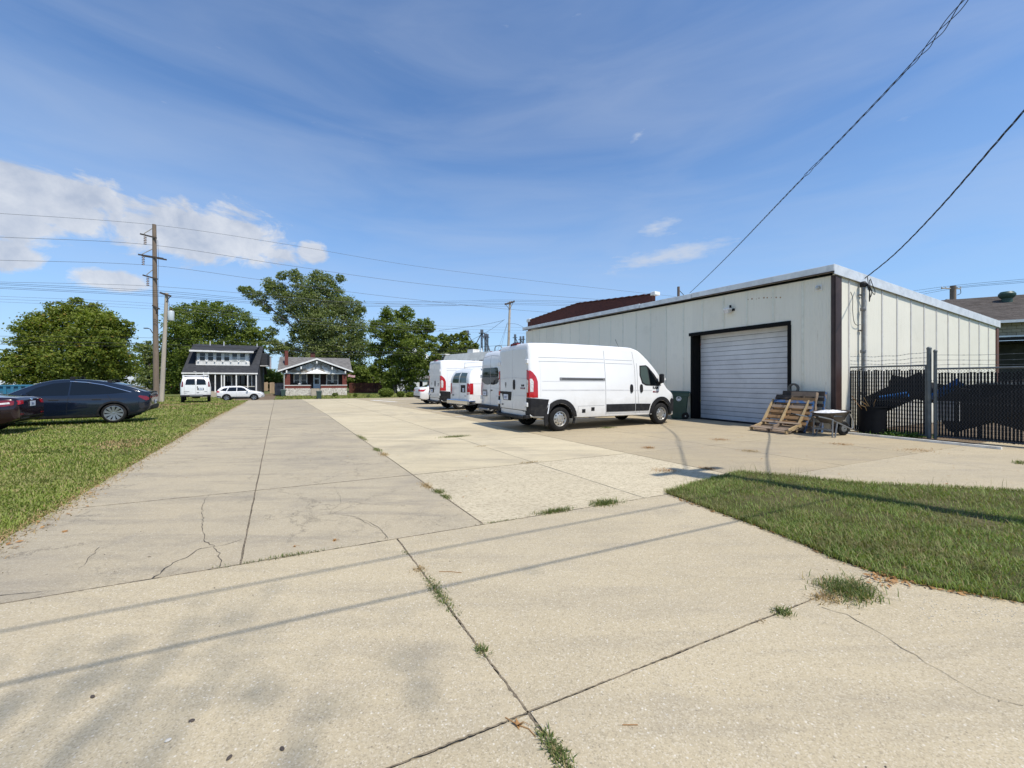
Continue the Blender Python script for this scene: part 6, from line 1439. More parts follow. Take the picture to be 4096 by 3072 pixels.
MB().bar(c_+Vector((-1.05, 0, .0)), c_+Vector((.95, 0, -.05)), .09, .10).build('crossarm', M['polel'], o4)
for dx in (-1.0, -.6, .6, .95): MB().lathe([(.03, 0), (.07, .05), (.03, .16)], 8, 'z', c_+Vector((dx, 0, .03))).build('pin_insulator', M['can'], o4)
loop([c_+Vector((.9, 0, 0)), c_+Vector((.95, 0, -.5)), c_+Vector((.6, 0, -.7))], .03, 'bracket_loop', 'fpost', o4)
q = MB().lathe([(.0001, -.4), (.3, -.4), (.3, .2), (.15, .4), (.0001, .4)], 10, 'z', P(3790, 1212, 42)-b4).build('transformer_can', M['gsteel'], o4, True)
o5, b5, t5 = pole('utility_pole', 0, (2714, 1147), (2714, 1500), 48.0, .17, .15, M['pole'], 'thin pole top showing above the roof edge left of the thick cable')
MB().bar(P(2714, 1158, 48)-b5, P(2738, 1183, 48)-b5, .05, .05).build('brace', M['wire'], o5)
def cable(pts, label, r=.022, m_='wireg', k=8, full=False):
    r *= .72
    q = [P(x*(1 if full else 1.8517), y*(1 if full else 1.8517), Y) for x, y, Y in pts]
    o = MB().tube(catmull(q, k), r, 5, False).build('power_line', M[m_], None, True); tag(o, label, 'cable'); return o
Y0, Y1, Y2 = 33.7, 38.0, 54.0
cable([(-60, 458, 32), (0, 461, Y0), (335, 486, Y1), (620, 528, 42), (900, 575, 46.5), (1200, 612, 51), (1500, 645, 56)], 'topmost thin power line crossing the big cloud', .020)
cable([(-60, 508, 32), (0, 512, Y0), (326, 529, Y1), (620, 573, 42), (900, 612, 46.5), (1200, 640, 51), (1500, 660, 56)], 'second power line from the top at the tall pole', .024)
cable([(-60, 560, 32), (0, 562, Y0), (323, 573, Y1), (560, 604, 41), (800, 636, 45), (1100, 668, 50), (1400, 690, 56)], 'third power line from the top at the tall pole', .022)
cable([(-60, 606, 32), (0, 609, Y0), (326, 618, Y1), (600, 640, 42), (800, 655, 45), (1098, 662, 54)], 'fourth line just above the bundle of four lines', .020)
for i, (a, b, c_, lb) in enumerate(((612, 629, 649, 'uppermost'), (615, 633, 652, 'second'), (620, 638, 656, 'third'), (623, 641, 659, 'lowest'))):
    cable([(-60, a-2, 32), (0, a, Y0), (355, b, 37), (560, c_-3, 41), (800, c_+3, 46), (1000, c_+1, 51), (1098, c_-2+1, 52), (1300, c_+3, 58), (1500, c_+8, 64)], lb+' line of the bundle between the two short pole tops', .019, 'wire')
for i, (a, lb) in enumerate(((640, 'upper'), (646, 'middle'), (652, 'lower'))):
    cable([(-60, a-2, 32), (0, a, Y0), (338, a+16, Y1), (600, a+42, 42), (900, a+62, 47), (1100, a+67, 52), (1400, a+72, 60)], lb+' of three thin lines passing over the round maple', .014)
cable([(-60, 724, 32), (0, 726, Y0), (330, 730, Y1), (600, 742, 42), (900, 752, 47), (1100, 757, 52)], 'thin communication line above the blue car', .018, 'wire')
cable([(-60, 735, 32), (0, 737, Y0), (335, 743, Y1), (600, 757, 42), (820, 760, 46), (1100, 762, 52)], 'thick communication line crossing in front of the dark roof', .030, 'wire')
cable([(-60, 742, 32), (0, 744, Y0), (335, 750, Y1), (600, 764, 42), (820, 766, 46), (1100, 768, 52)], 'lower communication line crossing in front of the dark roof', .020, 'wire')
cable([(948, 714, 52), (1040, 702, 52), (1088, 692, 52)], 'sagging service line left of the pole behind the vans', .026, 'wire')
cable([(1020, 734, 52), (1060, 712, 52), (1090, 690, 52)], 'steep service line below the pole behind the vans', .026, 'wire')
cable([(940, 758, 60), (1010, 752, 56), (1090, 746, 52), (1140, 750, 50)], 'low service line at the pole behind the vans', .026, 'wire')
cable([(1094, 700, 52), (1115, 700, 50), (1140, 712, 46)], 'short drop line from the pole to the brick building', .022, 'wire')
for a, b, lb in ((617, 603, 'upper'), (624, 607, 'middle'), (630, 610, 'lower')):
    cable([(1955, a+14, 52), (2058, b+14, 42), (2212, b, 38), (2300, b-8, 36)], lb+' line at the pole stub behind the end wall', .02, 'wire')
# the pole that throws its shadow on the island stands just out of view
SB = Vector((6.5, 3.35, 0)); o = empty('utility_pole', SB, 0, 'tall pole beside the grass island, out of view on the right', 'pole')
MB().tube([(0, 0, -.1), (0, 0, 8.7)], [.15, .11], 12).build('pole_shaft', M['pole'], o, True)
MB().lathe([(.0001, -.4), (.22, -.4), (.23, .3), (.0001, .42)], 14, 'z', (-.32, .1, 7.5)).build('transformer_can', M['can'], o, True)
MB().bar((-.7, -.3, 8.3), (.7, .3, 8.3), .1, .12).build('crossarm', M['arm'], o)
def twisted(pts, label, R_, r, pitch, name='service_cable', loose=None):
    base = catmull(pts, 60); o = empty(name, base[0], 0, label, 'cable'); L = 0; prev = base[0]; S3 = [[], [], []]
    for i, p in enumerate(base):
        L += (p-prev).length; prev = p
        d = (base[min(i+1, len(base)-1)]-base[max(i-1, 0)]).normalized(); a = d.cross(Vector((0, 0, 1))).normalized(); b = a.cross(d)
        for s_ in range(3):
            th_ = 2*math.pi*(L/pitch+s_/3); rr = R_*(loose(L) if loose else 1)
            S3[s_].append(p-base[0]+(a*math.cos(th_)+b*math.sin(th_))*rr)
    for s_ in range(3): MB().tube(S3[s_], r, 6).build('cable_strand', M['wire'], o, True)
    return o
top1 = P(3861, 0, 6.43)
c1s = [SB+Vector((0, 0, 8.35)), top1, P(3560, 350, 8.6), P(3148, 778, 13.1), P(2950, 985, 18.5), P(2840, 1095, 23.5), P(2759, 1172, 30)]
twisted(c1s, 'thick twisted black cable running from the top right down to the roof edge', .015, .007, 1.5, loose=lambda L: 1+1.9*max(0, math.sin(L*1.1-2.5))*(1 if 3 < L < 9 else 0))
wh = WC.to_3d()+WI.to_3d()*1.2-WD.to_3d()*.22+Vector((0, 0, 4.66))
c2s = [SB+Vector((0, 0, 6.3)), P(4096, 444, 6.1), P(3760, 830, 8.6), P(3580, 1015, 10.8), wh]
twisted(c2s, 'twisted cable dropping to the mast on the sunlit end wall', .010, .007, 1.3)
# two more cables overhead along the road behind the viewer: they throw the two long shadow lines
ct = 1/math.tan(SUN_EL)
for (ga, gb, lb) in (((0, 2529), (2600, 2037), 'overhead cable running across behind the viewer, nearer the lot'), ((0, 2746), (2600, 2164), 'overhead cable running across behind the viewer, nearer the road')):
    A_ = G(*ga); B_ = G(*gb); m_ = (B_.y-A_.y)/(B_.x-A_.x)          # the cable ends at the pole where its shadow line meets the pole's shadow
    k = (A_.y+m_*(SB.x-A_.x)-SB.y)/(-SH.y*-1-m_*SH.x); H = k/ct
    pb = SB+Vector((0, 0, H)); d_ = (B_-A_).normalized(); pa = pb-d_*22
    o = MB().tube([pa.lerp(pb, t_) for t_ in np.linspace(0, 1, 9)], .0115, 6).build('overhead_cable', M['wire'], None, True); tag(o, lb, 'cable')

# ---------------------------------------------------------------- trees
M['bark'] = mat('grey_bark', (.13, .105, .085), .95, 0, .3, 3, bump=.03, bscale=8)
LV = {'maple': leafmat('maple_leaves', (.085, .13, .018), (.265, .29, .05), .36, .22, (.24, .17, .03, .06)),
      'dark': leafmat('dark_green_leaves', (.075, .12, .02), (.23, .27, .05), .34, .25),
      'olive': leafmat('olive_green_leaves', (.095, .13, .04), (.28, .31, .11), .34, .25),
      'mid': leafmat('mid_green_leaves', (.08, .115, .022), (.20, .23, .045), .32, .25)}
def crown(name, blobs, D, n, size, m_, parent, depth=.9, hole=.0, seed=1, clump=.30):
    r_ = np.random.default_rng(seed); C_ = []; W_ = []
    for (x, y, r) in blobs:
        c = P(x, y, D); rr = r*D/FPX; c_ = np.array(c); C_.append((c_, rr)); W_.append(rr**1.9)
    W_ = np.array(W_)/sum(W_); pts = []
    root = np.array(parent.location)
    for (c_, rr), w_ in zip(C_, W_):
        nc = max(8, int(46*rr**1.0)); 
        u = r_.normal(0, 1, (nc, 3)); u /= np.linalg.norm(u, axis=1)[:, None]
        rad = rr*(.45+.72*r_.uniform(0, 1, nc)**.7); cc = c_+u*rad[:, None]*np.array([1, depth, 1]); cc[:, 1] += r_.normal(0, rr*.25)
        k = max(12, int(n*w_/nc)); sz = clump*r_.uniform(.5, 1.25, nc)*max(.55, min(rr, 3.0)*.62)
        q = np.repeat(cc, k, 0)+r_.normal(0, 1, (nc*k, 3))*np.repeat(sz, k)[:, None]*np.array([1, 1, .55])
        pts.append(q)
    pts = np.concatenate(pts)-root
    o = cards(name, pts, size, m_, parent, 1.5, .8); o['kind'] = 'stuff' if False else 'part'; del o['kind']; return o
def tree(px, Y, blobs, D, n, size, leaf, label, trunk=.4, fork=.35, seed=1, name='leafy_tree', nb=9, multi=0, twigs=0, cat='tree', clump=.30):
    b_ = P(px, 1522, Y); b_.z = zg(b_.x, b_.y)-.1; random.seed(seed)
    o = empty(name, b_, 0, label, cat)
    cs = sorted([(P(x, y, D), r*D/FPX) for x, y, r in blobs], key=lambda q_: -q_[1])[:nb]
    zmin = min(c.z-r for c, r in cs); H = max(c.z+r for c, r in cs)-b_.z
    fk = Vector((0, 0, max(1.2, fork*H)))
    mb = MB()
    if not multi: mb.tube([(0, 0, 0), (random.uniform(-.1, .1), .05, fk.z*.5), fk], [trunk*1.25, trunk, trunk*.85], 10)
    for c, r in cs:
        t_ = c-b_
        st_ = fk if not multi else Vector((random.uniform(-1, 1)*multi, random.uniform(-.5, .5)*multi, 0))
        m_ = st_.lerp(t_, .5)+Vector((random.uniform(-.5, .5), random.uniform(-.5, .5), .05*H))
        mb.tube(catmull([st_-Vector((0, 0, .2)), m_, t_], 5), [trunk*(.6-.5*i/10) for i in range(11)], 7)
        for _ in range(3+twigs):
            d_ = Vector((random.gauss(0, 1), random.gauss(0, 1), abs(random.gauss(.4, .8)))).normalized()*r*random.uniform(.8, 1.25); s0 = m_.lerp(t_, random.uniform(.4, 1))
            mb.tube([s0, s0+d_*.5+Vector((0, 0, .1)), s0+d_], [trunk*.16, trunk*.08, .02], 5)
    mb.build('trunk', M['bark'], o, True)
    crown('crown', blobs, D, n, size, LV[leaf], o, seed=seed, clump=clump)
    return o
tree(325, 48, [(170, 1325, 80), (300, 1285, 78), (400, 1325, 80), (470, 1400, 66), (95, 1400, 62), (230, 1410, 90), (360, 1420, 95), (490, 1460, 55), (60, 1480, 55), (150, 1480, 70), (300, 1228, 34), (235, 1245, 36), (490, 1310, 28), (385, 1262, 40), (130, 1312, 36), (440, 1500, 60), (330, 1500, 70), (230, 1510, 60), (40, 1440, 28), (20, 1500, 30), (455, 1350, 45)], 48, 66000, .20, 'maple', 'broad round maple behind the blue dumpster and the dark cars', .42, .22, 3)
tree(610, 80, [(585, 1400, 30), (612, 1440, 36), (572, 1460, 34), (625, 1500, 34), (585, 1520, 36), (560, 1390, 18)], 80, 9000, .26, 'olive', 'thin pale tree between the maple and the power poles', .2, .3, 4)
tree(800, 74, [(760, 1300, 66), (860, 1275, 58), (950, 1300, 56), (985, 1365, 45), (715, 1385, 62), (820, 1385, 85), (915, 1385, 75), (690, 1460, 46), (720, 1520, 55), (780, 1480, 66), (1015, 1335, 26), (865, 1222, 20), (738, 1236, 22), (655, 1500, 36), (690, 1250, 18), (800, 1235, 26), (925, 1250, 26), (1035, 1385, 18), (690, 1555, 40), (745, 1420, 60), (1030, 1420, 22), (860, 1450, 60)], 74, 60000, .25, 'dark', 'dense dark tree behind the house with the dark roof', .45, .25, 5)
tree(1330, 88, [(972, 1158, 15), (1000, 1172, 22), (1035, 1195, 26), (1075, 1138, 26), (1105, 1165, 34), (1130, 1105, 18), (1185, 1108, 24), (1215, 1150, 44), (1268, 1105, 24), (1302, 1140, 38), (1160, 1215, 46), (1250, 1220, 60), (1340, 1190, 40), (1385, 1235, 46), (1320, 1290, 72), (1230, 1300, 56), (1425, 1310, 42), (1120, 1275, 26), (1085, 1330, 24), (1060, 1365, 18), (1105, 1385, 30), (1160, 1400, 32), (1260, 1385, 60), (1370, 1370, 66), (1445, 1395, 46), (1190, 1345, 26), (1070, 1235, 18), (1440, 1240, 22), (1300, 1440, 55), (1410, 1460, 48), (1360, 1115, 15), (1220, 1450, 40), (1150, 1450, 26)], 88, 76000, .27, 'olive', 'huge open-crowned tree with bare twigs rising behind the brick bungalow', .65, .18, 6, nb=20, twigs=3, clump=.36)
tree(1600, 76, [(1560, 1262, 30), (1615, 1255, 32), (1530, 1320, 44), (1612, 1330, 52), (1690, 1305, 34), (1560, 1405, 56), (1650, 1405, 56), (1708, 1370, 34), (1515, 1470, 36), (1600, 1485, 52), (1680, 1475, 42), (1500, 1400, 26), (1735, 1395, 18), (1720, 1310, 18), (1640, 1530, 30), (1560, 1530, 32)], 76, 46000, .24, 'dark', 'dark tree of several stems behind the row of clipped shrubs', .22, .1, 7, multi=2.2, nb=12)
tree(1820, 72, [(1790, 1375, 26), (1852, 1345, 20), (1868, 1385, 26), (1765, 1425, 34), (1830, 1420, 40), (1898, 1410, 20), (1735, 1465, 36), (1800, 1485, 42), (1820, 1350, 16), (1770, 1350, 14), (1905, 1385, 10)], 72, 17000, .26, 'mid', 'loose green tree above the parked vans', .2, .3, 8)
tree(1075, 98, [(1035, 1515, 22), (1075, 1500, 22), (1112, 1520, 26), (1060, 1540, 20), (1095, 1545, 22), (1030, 1480, 16)], 98, 8000, .28, 'mid', 'low bushy trees beyond the plank fence between the houses', .15, .2, 9)
tree(1430, 84, [(1410, 1515, 30), (1450, 1500, 36), (1490, 1525, 30), (1430, 1545, 26), (1395, 1470, 24)], 84, 12000, .28, 'dark', 'dark undergrowth tree right of the brick bungalow', .15, .2, 10)
# shade tree behind the viewer: its thin outer branches give the soft dapples on the near left concrete
blk = Vector((1.2, -4.6, 0)); o = empty('leafy_tree', blk, 0, 'sparse tree standing behind the viewer', 'tree')
MB().tube([(0, 0, -.1), (.1, 0, 3), (-.2, .3, 6)], [.25, .2, .14], 10).build('trunk', M['bark'], o, True)
pts = []; mb = MB()
r5 = np.random.default_rng(5)
def shade(pxs, n, H, sp):
    g = G(*pxs); c_ = Vector((g.x-SH.x*H*ct, g.y-SH.y*H*ct, H))-blk
    ax_ = np.array([TD.x, TD.y, .05])
    u = r5.normal(0, 1, n); q = np.array(c_)+ax_*u[:, None]*sp+r5.normal(0, .17, (n, 3))*np.array([1, 1, 2.5]); pts.append(q); mb.tube([(-.2, .3, 5.6), c_*.6+Vector((0, 0, 2)), c_], [.06, .03, .015], 5)
for p_, n_, s_ in (((260, 2620), 40, .9), ((520, 2560), 30, .8), ((350, 2900), 60, .7), ((900, 2660), 26, .8), ((1250, 2880), 30, .6), ((120, 2790), 40, .6), ((800, 2480), 22, .7), ((600, 2850), 30, .7)): shade(p_, int(n_*.42), 17.0, s_*.95)
mb.build('branches', M['bark'], o, True); cards('crown', np.concatenate(pts), .085, LV['mid'], o)
# far woods on the horizon
def woods(label, pxa, pxb, D, ytop, n, seed):
    r_ = np.random.default_rng(seed); xs = r_.uniform(pxa, pxb, n); prof = vnoise(xs*.05+50, xs*0+seed, 1.0, seed)*.6+vnoise(xs*.2+50, xs*0+seed, 1.0, seed+1)*.4
    X = (xs-2048)/FPX*D; H = 2+(prof)*(1522-ytop)/FPX*D*1.35; Z = -1+H*r_.uniform(0, 1, n)**.7; Y = D+r_.normal(0, 3.0, n)
    o = cards('far_woods', np.column_stack([X, Y, Z]), .85, LV['mid'], None); tag(o, label, 'woods', None, 'stuff')
woods('far low woods on the horizon behind the houses', -900, 1760, 175, 1470, 26000, 31)
woods('far low woods on the horizon behind the metal building', 1700, 5600, 190, 1490, 16000, 33)
def shrub(px0, px1, py0, py1, Y, n, lb, leaf='dark'):
    c_ = P((px0+px1)/2, py1, Y); c_.z = zg(c_.x, c_.y); w_ = (px1-px0)*Y/FPX/2; h_ = (py1-py0)*Y/FPX
    o = empty('shrub', c_, 0, lb, 'shrub'); u = rng.normal(0, 1, (n, 3)); u /= np.linalg.norm(u, axis=1)[:, None]; u *= rng.uniform(.72, 1.02, n)[:, None]
    cards('foliage', u*np.array([w_, w_, h_/2])+np.array([0, 0, h_/2]), .14, LV[leaf], o)
    mb = MB(); 
    for k in range(5): mb.tube([(0, 0, -.05), (math.cos(k*1.3)*w_*.5, math.sin(k*1.3)*w_*.5, h_*.6)], .03, 5)
    mb.build('stems', M['bark'], o)
    return o
shrub(1515, 1574, 1551, 1586, 63, 2600, 'largest clipped shrub across the street'); shrub(1588, 1617, 1563, 1586, 62.5, 1400, 'middle-sized clipped shrub in the row of three'); shrub(1625, 1656, 1567, 1587, 62, 1400, 'low brownish clipped shrub nearest the white saloon', 'maple')
shrub(1415, 1429, 1577, 1590, 62, 500, 'tiny dark shrub at the kerb right of the bungalow'); shrub(1468, 1480, 1580, 1590, 62, 300, 'smallest low bush between the tiny dark shrub and the large one', 'olive'); shrub(1330, 1352, 1568, 1580, 64, 500, 'small plant against the right stone base of the porch', 'olive')

# ---------------------------------------------------------------- houses across the street
def shingle(name, c1, c2, rows=7.0):
    m_ = bpy.data.materials.new(name); m_.use_nodes = True; t = NT(m_.node_tree); t.n.clear()
    b = t.new('ShaderNodeBsdfPrincipled'); o = t.new('ShaderNodeOutputMaterial'); t.l.new(b.outputs[0], o.inputs[0])
    v = t.new('ShaderNodeTexCoord').outputs['Object']; s3 = t.new('ShaderNodeSeparateXYZ'); t.put(s3.inputs[0], v)
    row = t.math('MULTIPLY', s3.outputs[2], rows); fr = t.math('FRACT', row); fl = t.math('FLOOR', row)
    cx_ = t.math('ADD', t.math('MULTIPLY', t.math('ADD', s3.outputs[0], s3.outputs[1]), 3.2), t.math('MULTIPLY', fl, .37))
    cv = t.new('ShaderNodeCombineXYZ'); t.put(cv.inputs[0], t.math('FLOOR', cx_)); t.put(cv.inputs[1], fl)
    wn_ = t.new('ShaderNodeTexWhiteNoise'); t.put(wn_.inputs[0], cv.outputs[0])
    c = t.mix(t.math('ADD', t.math('MULTIPLY', wn_.outputs[0], .6), t.math('MULTIPLY', t.noise(v, 1.2, 5, .7), .4)), (*c1, 1), (*c2, 1))
    c = t.mix(t.rangef(fr, 0, .16, .55, 0), c, tuple(x*.4 for x in c1)+(1,))
    t.put(b.inputs['Base Color'], c); b.inputs['Roughness'].default_value = .95; b.inputs['Specular IOR Level'].default_value = .15
    return m_
def brickmat(name, c1, c2, mortar, sc=1.0):
    m_ = bpy.data.materials.new(name); m_.use_nodes = True; t = NT(m_.node_tree); t.n.clear()
    b = t.new('ShaderNodeBsdfPrincipled'); o = t.new('ShaderNodeOutputMaterial'); t.l.new(b.outputs[0], o.inputs[0])
    v = t.new('ShaderNodeTexCoord').outputs['Object']; s3 = t.new('ShaderNodeSeparateXYZ'); t.put(s3.inputs[0], v)
    cv = t.new('ShaderNodeCombineXYZ'); t.put(cv.inputs[0], t.math('ADD', s3.outputs[0], s3.outputs[1])); t.put(cv.inputs[1], s3.outputs[2])
    bt = t.new('ShaderNodeTexBrick'); t.put(bt.inputs[0], cv.outputs[0]); bt.inputs['Color1'].default_value = (*c1, 1); bt.inputs['Color2'].default_value = (*c2, 1); bt.inputs['Mortar'].default_value = (*mortar, 1)
    bt.inputs['Scale'].default_value = sc; bt.inputs['Brick Width'].default_value = .22; bt.inputs['Row Height'].default_value = .075; bt.inputs['Mortar Size'].default_value = .008
    c = t.mix(t.rangef(t.noise(v, 1.2, 5, .7), .4, .7, 0, .4), bt.outputs[0], tuple(x*.55 for x in c1)+(1,))
    t.put(b.inputs['Base Color'], c); b.inputs['Roughness'].default_value = .9
    return m_
M['sh_dark'] = shingle('charcoal_shingles', (.032, .034, .038), (.060, .062, .068)); M['sh_grey'] = shingle('grey_shingles', (.105, .10, .095), (.21, .20, .19)); M['sh_brown'] = shingle('brown_shingles', (.075, .064, .056), (.135, .118, .105), 12)
M['brick'] = brickmat('red_brick', (.20, .035, .022), (.14, .024, .018), (.16, .10, .08)); M['brickd'] = brickmat('dark_red_brick', (.15, .042, .030), (.085, .026, .022), (.06, .03, .025), 1.0)
M['stonew'] = mat('whitewashed_stone', (.68, .64, .56), .9, 0, .1, 4, rnd=.08, dirt=(.25, .18, .14, .9), dscale=6, lo=.52, hi=.6)
M['siding_g'] = mat('dark_grey_siding', (.07, .075, .085), .8, 0, .1, 3, rnd=.06); M['siding_l'] = mat('pale_siding', (.46, .49, .50), .8, 0, .1, 2, rnd=.05, dirt=(.16, .12, .07, .9), dscale=.9, lo=.46, hi=.6)
M['doorw'] = mat('pale_blue_storm_door', (.50, .57, .62), .5, 0, .05, 3); M['step'] = mat('concrete_steps', (.36, .32, .25), .9, 0, .15, 4)
M['bulk'] = mat('dark_porch_wall', (.035, .022, .020), .9, 0, .2, 3); M['curtain'] = mat('pale_curtain', (.35, .37, .36), .8, 0, .3, 5)
HR = TANG
def hroot(px, Y, name, label):
    b_ = P(px, 1522, Y); b_.z = 0; return empty(name, (b_.x, b_.y, 0), HR, label, 'house')
def roofslab(pts, th, name, m_, par):
    p = [Vector(q) for q in pts]; n_ = (p[1]-p[0]).cross(p[3]-p[0]).normalized(); n_ = n_ if n_.z > 0 else -n_
    return MB().add([q for q in p]+[q-n_*th for q in p], [(0, 1, 2, 3), (7, 6, 5, 4), (0, 4, 5, 1), (1, 5, 6, 2), (2, 6, 7, 3), (3, 7, 4, 0)]).build(name, m_, par)
ZB = -1.1
# brick bungalow
h = hroot(1140, 63, 'brick_bungalow', 'red brick bungalow with grey roof, wide white gable and raised porch')
Wd = 8.93
for a, b in ((0, 3.62), (5.02, Wd)):
    base = MB().bb(a, b, 0, .3, ZB, .22).build('porch_base', M['stonew'], h)
    # rough stones standing proud of the base
    z = -.82
    while z < .18:
        x = a+random.uniform(0, .2)
        while x < b-.15:
            w_ = min(random.uniform(.25, .55), b-x-.02); hh_ = .17
            q = MB().bb(x, x+w_-.02, -.03-random.uniform(0, .03), 0, z, z+hh_).build('stone', M['stonew'], base, bevel=.015); x += w_
        z += .19
    MB().bb(a, b, .02, .28, .22, .74).build('porch_wall', M['brick'], h); MB().bb(a-.05, b+.05, -.03, .33, .74, .83).build('porch_coping', M['white_trim'], h, bevel=.01)
for a in (.0, Wd-.68): MB().bb(a, a+.68, .03, .5, .83, 2.60).build('porch_pier', M['brick'], h)
MB().bb(.3, Wd-.3, .3, 2.2, ZB, .26).build('porch_floor', M['step'], h)
for i in range(6): MB().bb(3.64, 5.0, -.28*(i)+.02, -.28*(i-1), ZB, .24-.18*i).build('step', M['step'], h)
for x in (3.64, 5.0): 
    MB().tube([(x, .0, 1.15), (x, -1.35, .20)], .025, 6).build('handrail', M['blackp'], h); MB().tube([(x, -1.3, -.8), (x, -1.3, .22)], .02, 6).build('rail_post', M['blackp'], h)
wall = MB().bb(.1, Wd-.1, 2.2, 2.4, ZB, 2.9).build('front_wall', M['bulk'], h)
MB().bb(.1, .3, 2.4, 9.5, ZB, 3.0).build('side_wall', M['brick'], h); MB().bb(Wd-.3, Wd-.1, 2.4, 9.5, ZB, 3.0).build('side_wall', M['brick'], h); MB().bb(.3, Wd-.3, 9.3, 9.5, ZB, 3.0).build('rear_wall', M['brick'], h)
for x0, x1 in ((1.22, 1.86), (2.22, 2.90), (6.02, 6.60), (6.96, 7.56)):
    f = MB().bb(x0-.16, x1+.16, 2.10, 2.2, .55, 2.62).build('window', M['white_trim'], h); MB().bb(x0, x1, 2.06, 2.10, .65, 2.55).build('pane', M['glass'], f)
    MB().bb(x0, x1, 2.04, 2.06, 1.58, 1.64).build('sash_bar', M['white_trim'], f)
d = MB().bb(3.92, 4.98, 2.05, 2.2, .26, 2.58).build('front_door', M['doorw'], h); MB().bb(4.14, 4.76, 2.03, 2.05, 1.0, 1.75).build('door_pane', M['glass'], d); MB().bb(4.14, 4.76, 2.03, 2.05, 1.95, 2.5).build('door_pane', M['siding_g'], d); MB().bb(3.97, 4.02, 2.0, 2.05, 1.25, 1.4).build('handle', M['blackp'], d)
# porch gable: sloping siding boards, white barge boards and brackets
GP = Vector((Wd/2, 0, 5.0)); GL = Vector((-.95, 0, 2.98)); GR_ = Vector((Wd+.95, 0, 2.98))
MB().bb(.05, Wd-.05, .12, .42, 2.60, 2.78).build('porch_beam', M['white_trim'], h)
z = 2.78
while z < 4.72:
    hw = (4.80-z)/(4.80-2.78)*(Wd/2+.05)
    MB().add([(Wd/2-hw, .10, z), (Wd/2+hw, .10, z), (Wd/2+hw-.2, .13, z+.125), (Wd/2-hw+.2, .13, z+.125), (Wd/2-hw, .20, z), (Wd/2+hw, .20, z), (Wd/2+hw-.2, .20, z+.125), (Wd/2-hw+.2, .20, z+.125)], [(0, 1, 2, 3), (4, 0, 3, 7), (1, 5, 6, 2), (3, 2, 6, 7), (0, 4, 5, 1)]).build('gable_board', M['siding_l'], h); z += .13
for a, b in ((GL, GP), (GR_, GP)):
    MB().add([(a.x, -.55, a.z-.10), (b.x, -.55, b.z-.13), (b.x, -.55, b.z+.12), (a.x, -.55, a.z+.12), (a.x, -.47, a.z-.10), (b.x, -.47, b.z-.13), (b.x, -.47, b.z+.12), (a.x, -.47, a.z+.12)], [(0, 1, 2, 3), (7, 6, 5, 4), (0, 4, 5, 1), (3, 2, 6, 7), (0, 3, 7, 4), (1, 5, 6, 2)]).build('barge_board', M['white_trim'], h)
    roofslab([(a.x, -.52, a.z+.13), (b.x, -.52, b.z+.13), (b.x, 5.2, b.z+.13), (a.x, 5.2, a.z+.13)], .10, 'gable_roof', M['sh_grey'], h)
for x, z in ((.25, 3.0), (2.25, 3.62), (Wd/2, 4.55), (6.70, 3.62), (Wd-.25, 3.0)): MB().bb(x-.09, x+.09, -.46, .12, z-.28, z+.12).build('eave_bracket', M['white_trim'], h)
MB().add([(2.75, -.75, 2.66), (6.15, -.75, 2.66), (4.45, .08, 3.36), (2.75, .08, 2.66), (6.15, .08, 2.66)], [(0, 1, 2), (0, 2, 3), (1, 4, 2), (0, 3, 4, 1)]).build('white_awning', M['white_trim'], h)
# main roof, ridge along x
RX0, RX1 = -1.15, Wd+.95
roofslab([(RX0, 1.3, 2.95), (RX1, 1.3, 2.95), (RX1-.15, 5.9, 5.52), (RX0, 5.9, 5.52)], .12, 'roof', M['sh_grey'], h); roofslab([(RX0, 10.4, 2.95), (RX1, 10.4, 2.95), (RX1-.15, 5.9, 5.52), (RX0, 5.9, 5.52)], .12, 'roof', M['sh_grey'], h)
for x in (.15, Wd-.25): MB().add([(x, 2.4, 3.0), (x, 9.5, 3.0), (x, 5.9, 5.35), (x+.1, 2.4, 3.0), (x+.1, 9.5, 3.0), (x+.1, 5.9, 5.35)], [(0, 1, 2), (5, 4, 3), (0, 3, 4, 1), (1, 4, 5, 2), (2, 5, 3, 0)]).build('gable_end', M['siding_l'], h)
MB().bb(-.25, .22, 3.2, 3.75, 3.9, 6.45).build('chimney', M['brick'], h); MB().bb(3.45, 4.15, 6.5, 7.1, 4.6, 6.35).build('chimney', M['brickd'], h); MB().bb(3.35, 4.25, 6.4, 7.2, 6.35, 6.45).build('chimney_cap', M['blackp'], h)
MB().tube([(-.12, .0, ZB), (-.12, .0, 2.7), (-.5, .2, 2.95)], .04, 6).build('downpipe', M['white_trim'], h)
# porch furniture, flag
def hobj(name, x, y, z, label, cat): p = h.matrix_basis @ Vector((x, y, z)) if False else Matrix.LocRotScale(h.location, h.rotation_euler, None) @ Vector((x, y, z)); return empty(name, p, HR, label, cat)
for x, lb in ((1.3, 'dark porch chair at the left end of the bungalow porch'), (2.7, 'dark porch chair left of the bungalow door'), (6.7, 'dark porch bench right of the bungalow door')):
    o = hobj('porch_chair', x, 1.4, .26, lb, 'chair')
    MB().bb(-.3, .3, -.25, .25, .35, .42).build('seat', M['blackp'], o); MB().bb(-.3, .3, .2, .26, .42, .95).build('backrest', M['blackp'], o)
    for sx in (-.27, .27):
        for sy in (-.22, .22): MB().bb(sx-.025, sx+.025, sy-.025, sy+.025, 0, .35).build('leg', M['blackp'], o)
o = hobj('white_pot', 1.95, .9, .95, 'white round pot on the left porch coping', 'pot'); MB().lathe([(.0001, -.12), (.12, -.1), (.2, .02), (.18, .12), (.0001, .13)], 12, 'z').build('pot', M['white_trim'], o, True)
o = hobj('flag', Wd+.05, -.1, 1.55, 'faded red and white flag hanging from a pole at the right porch pier', 'flag')
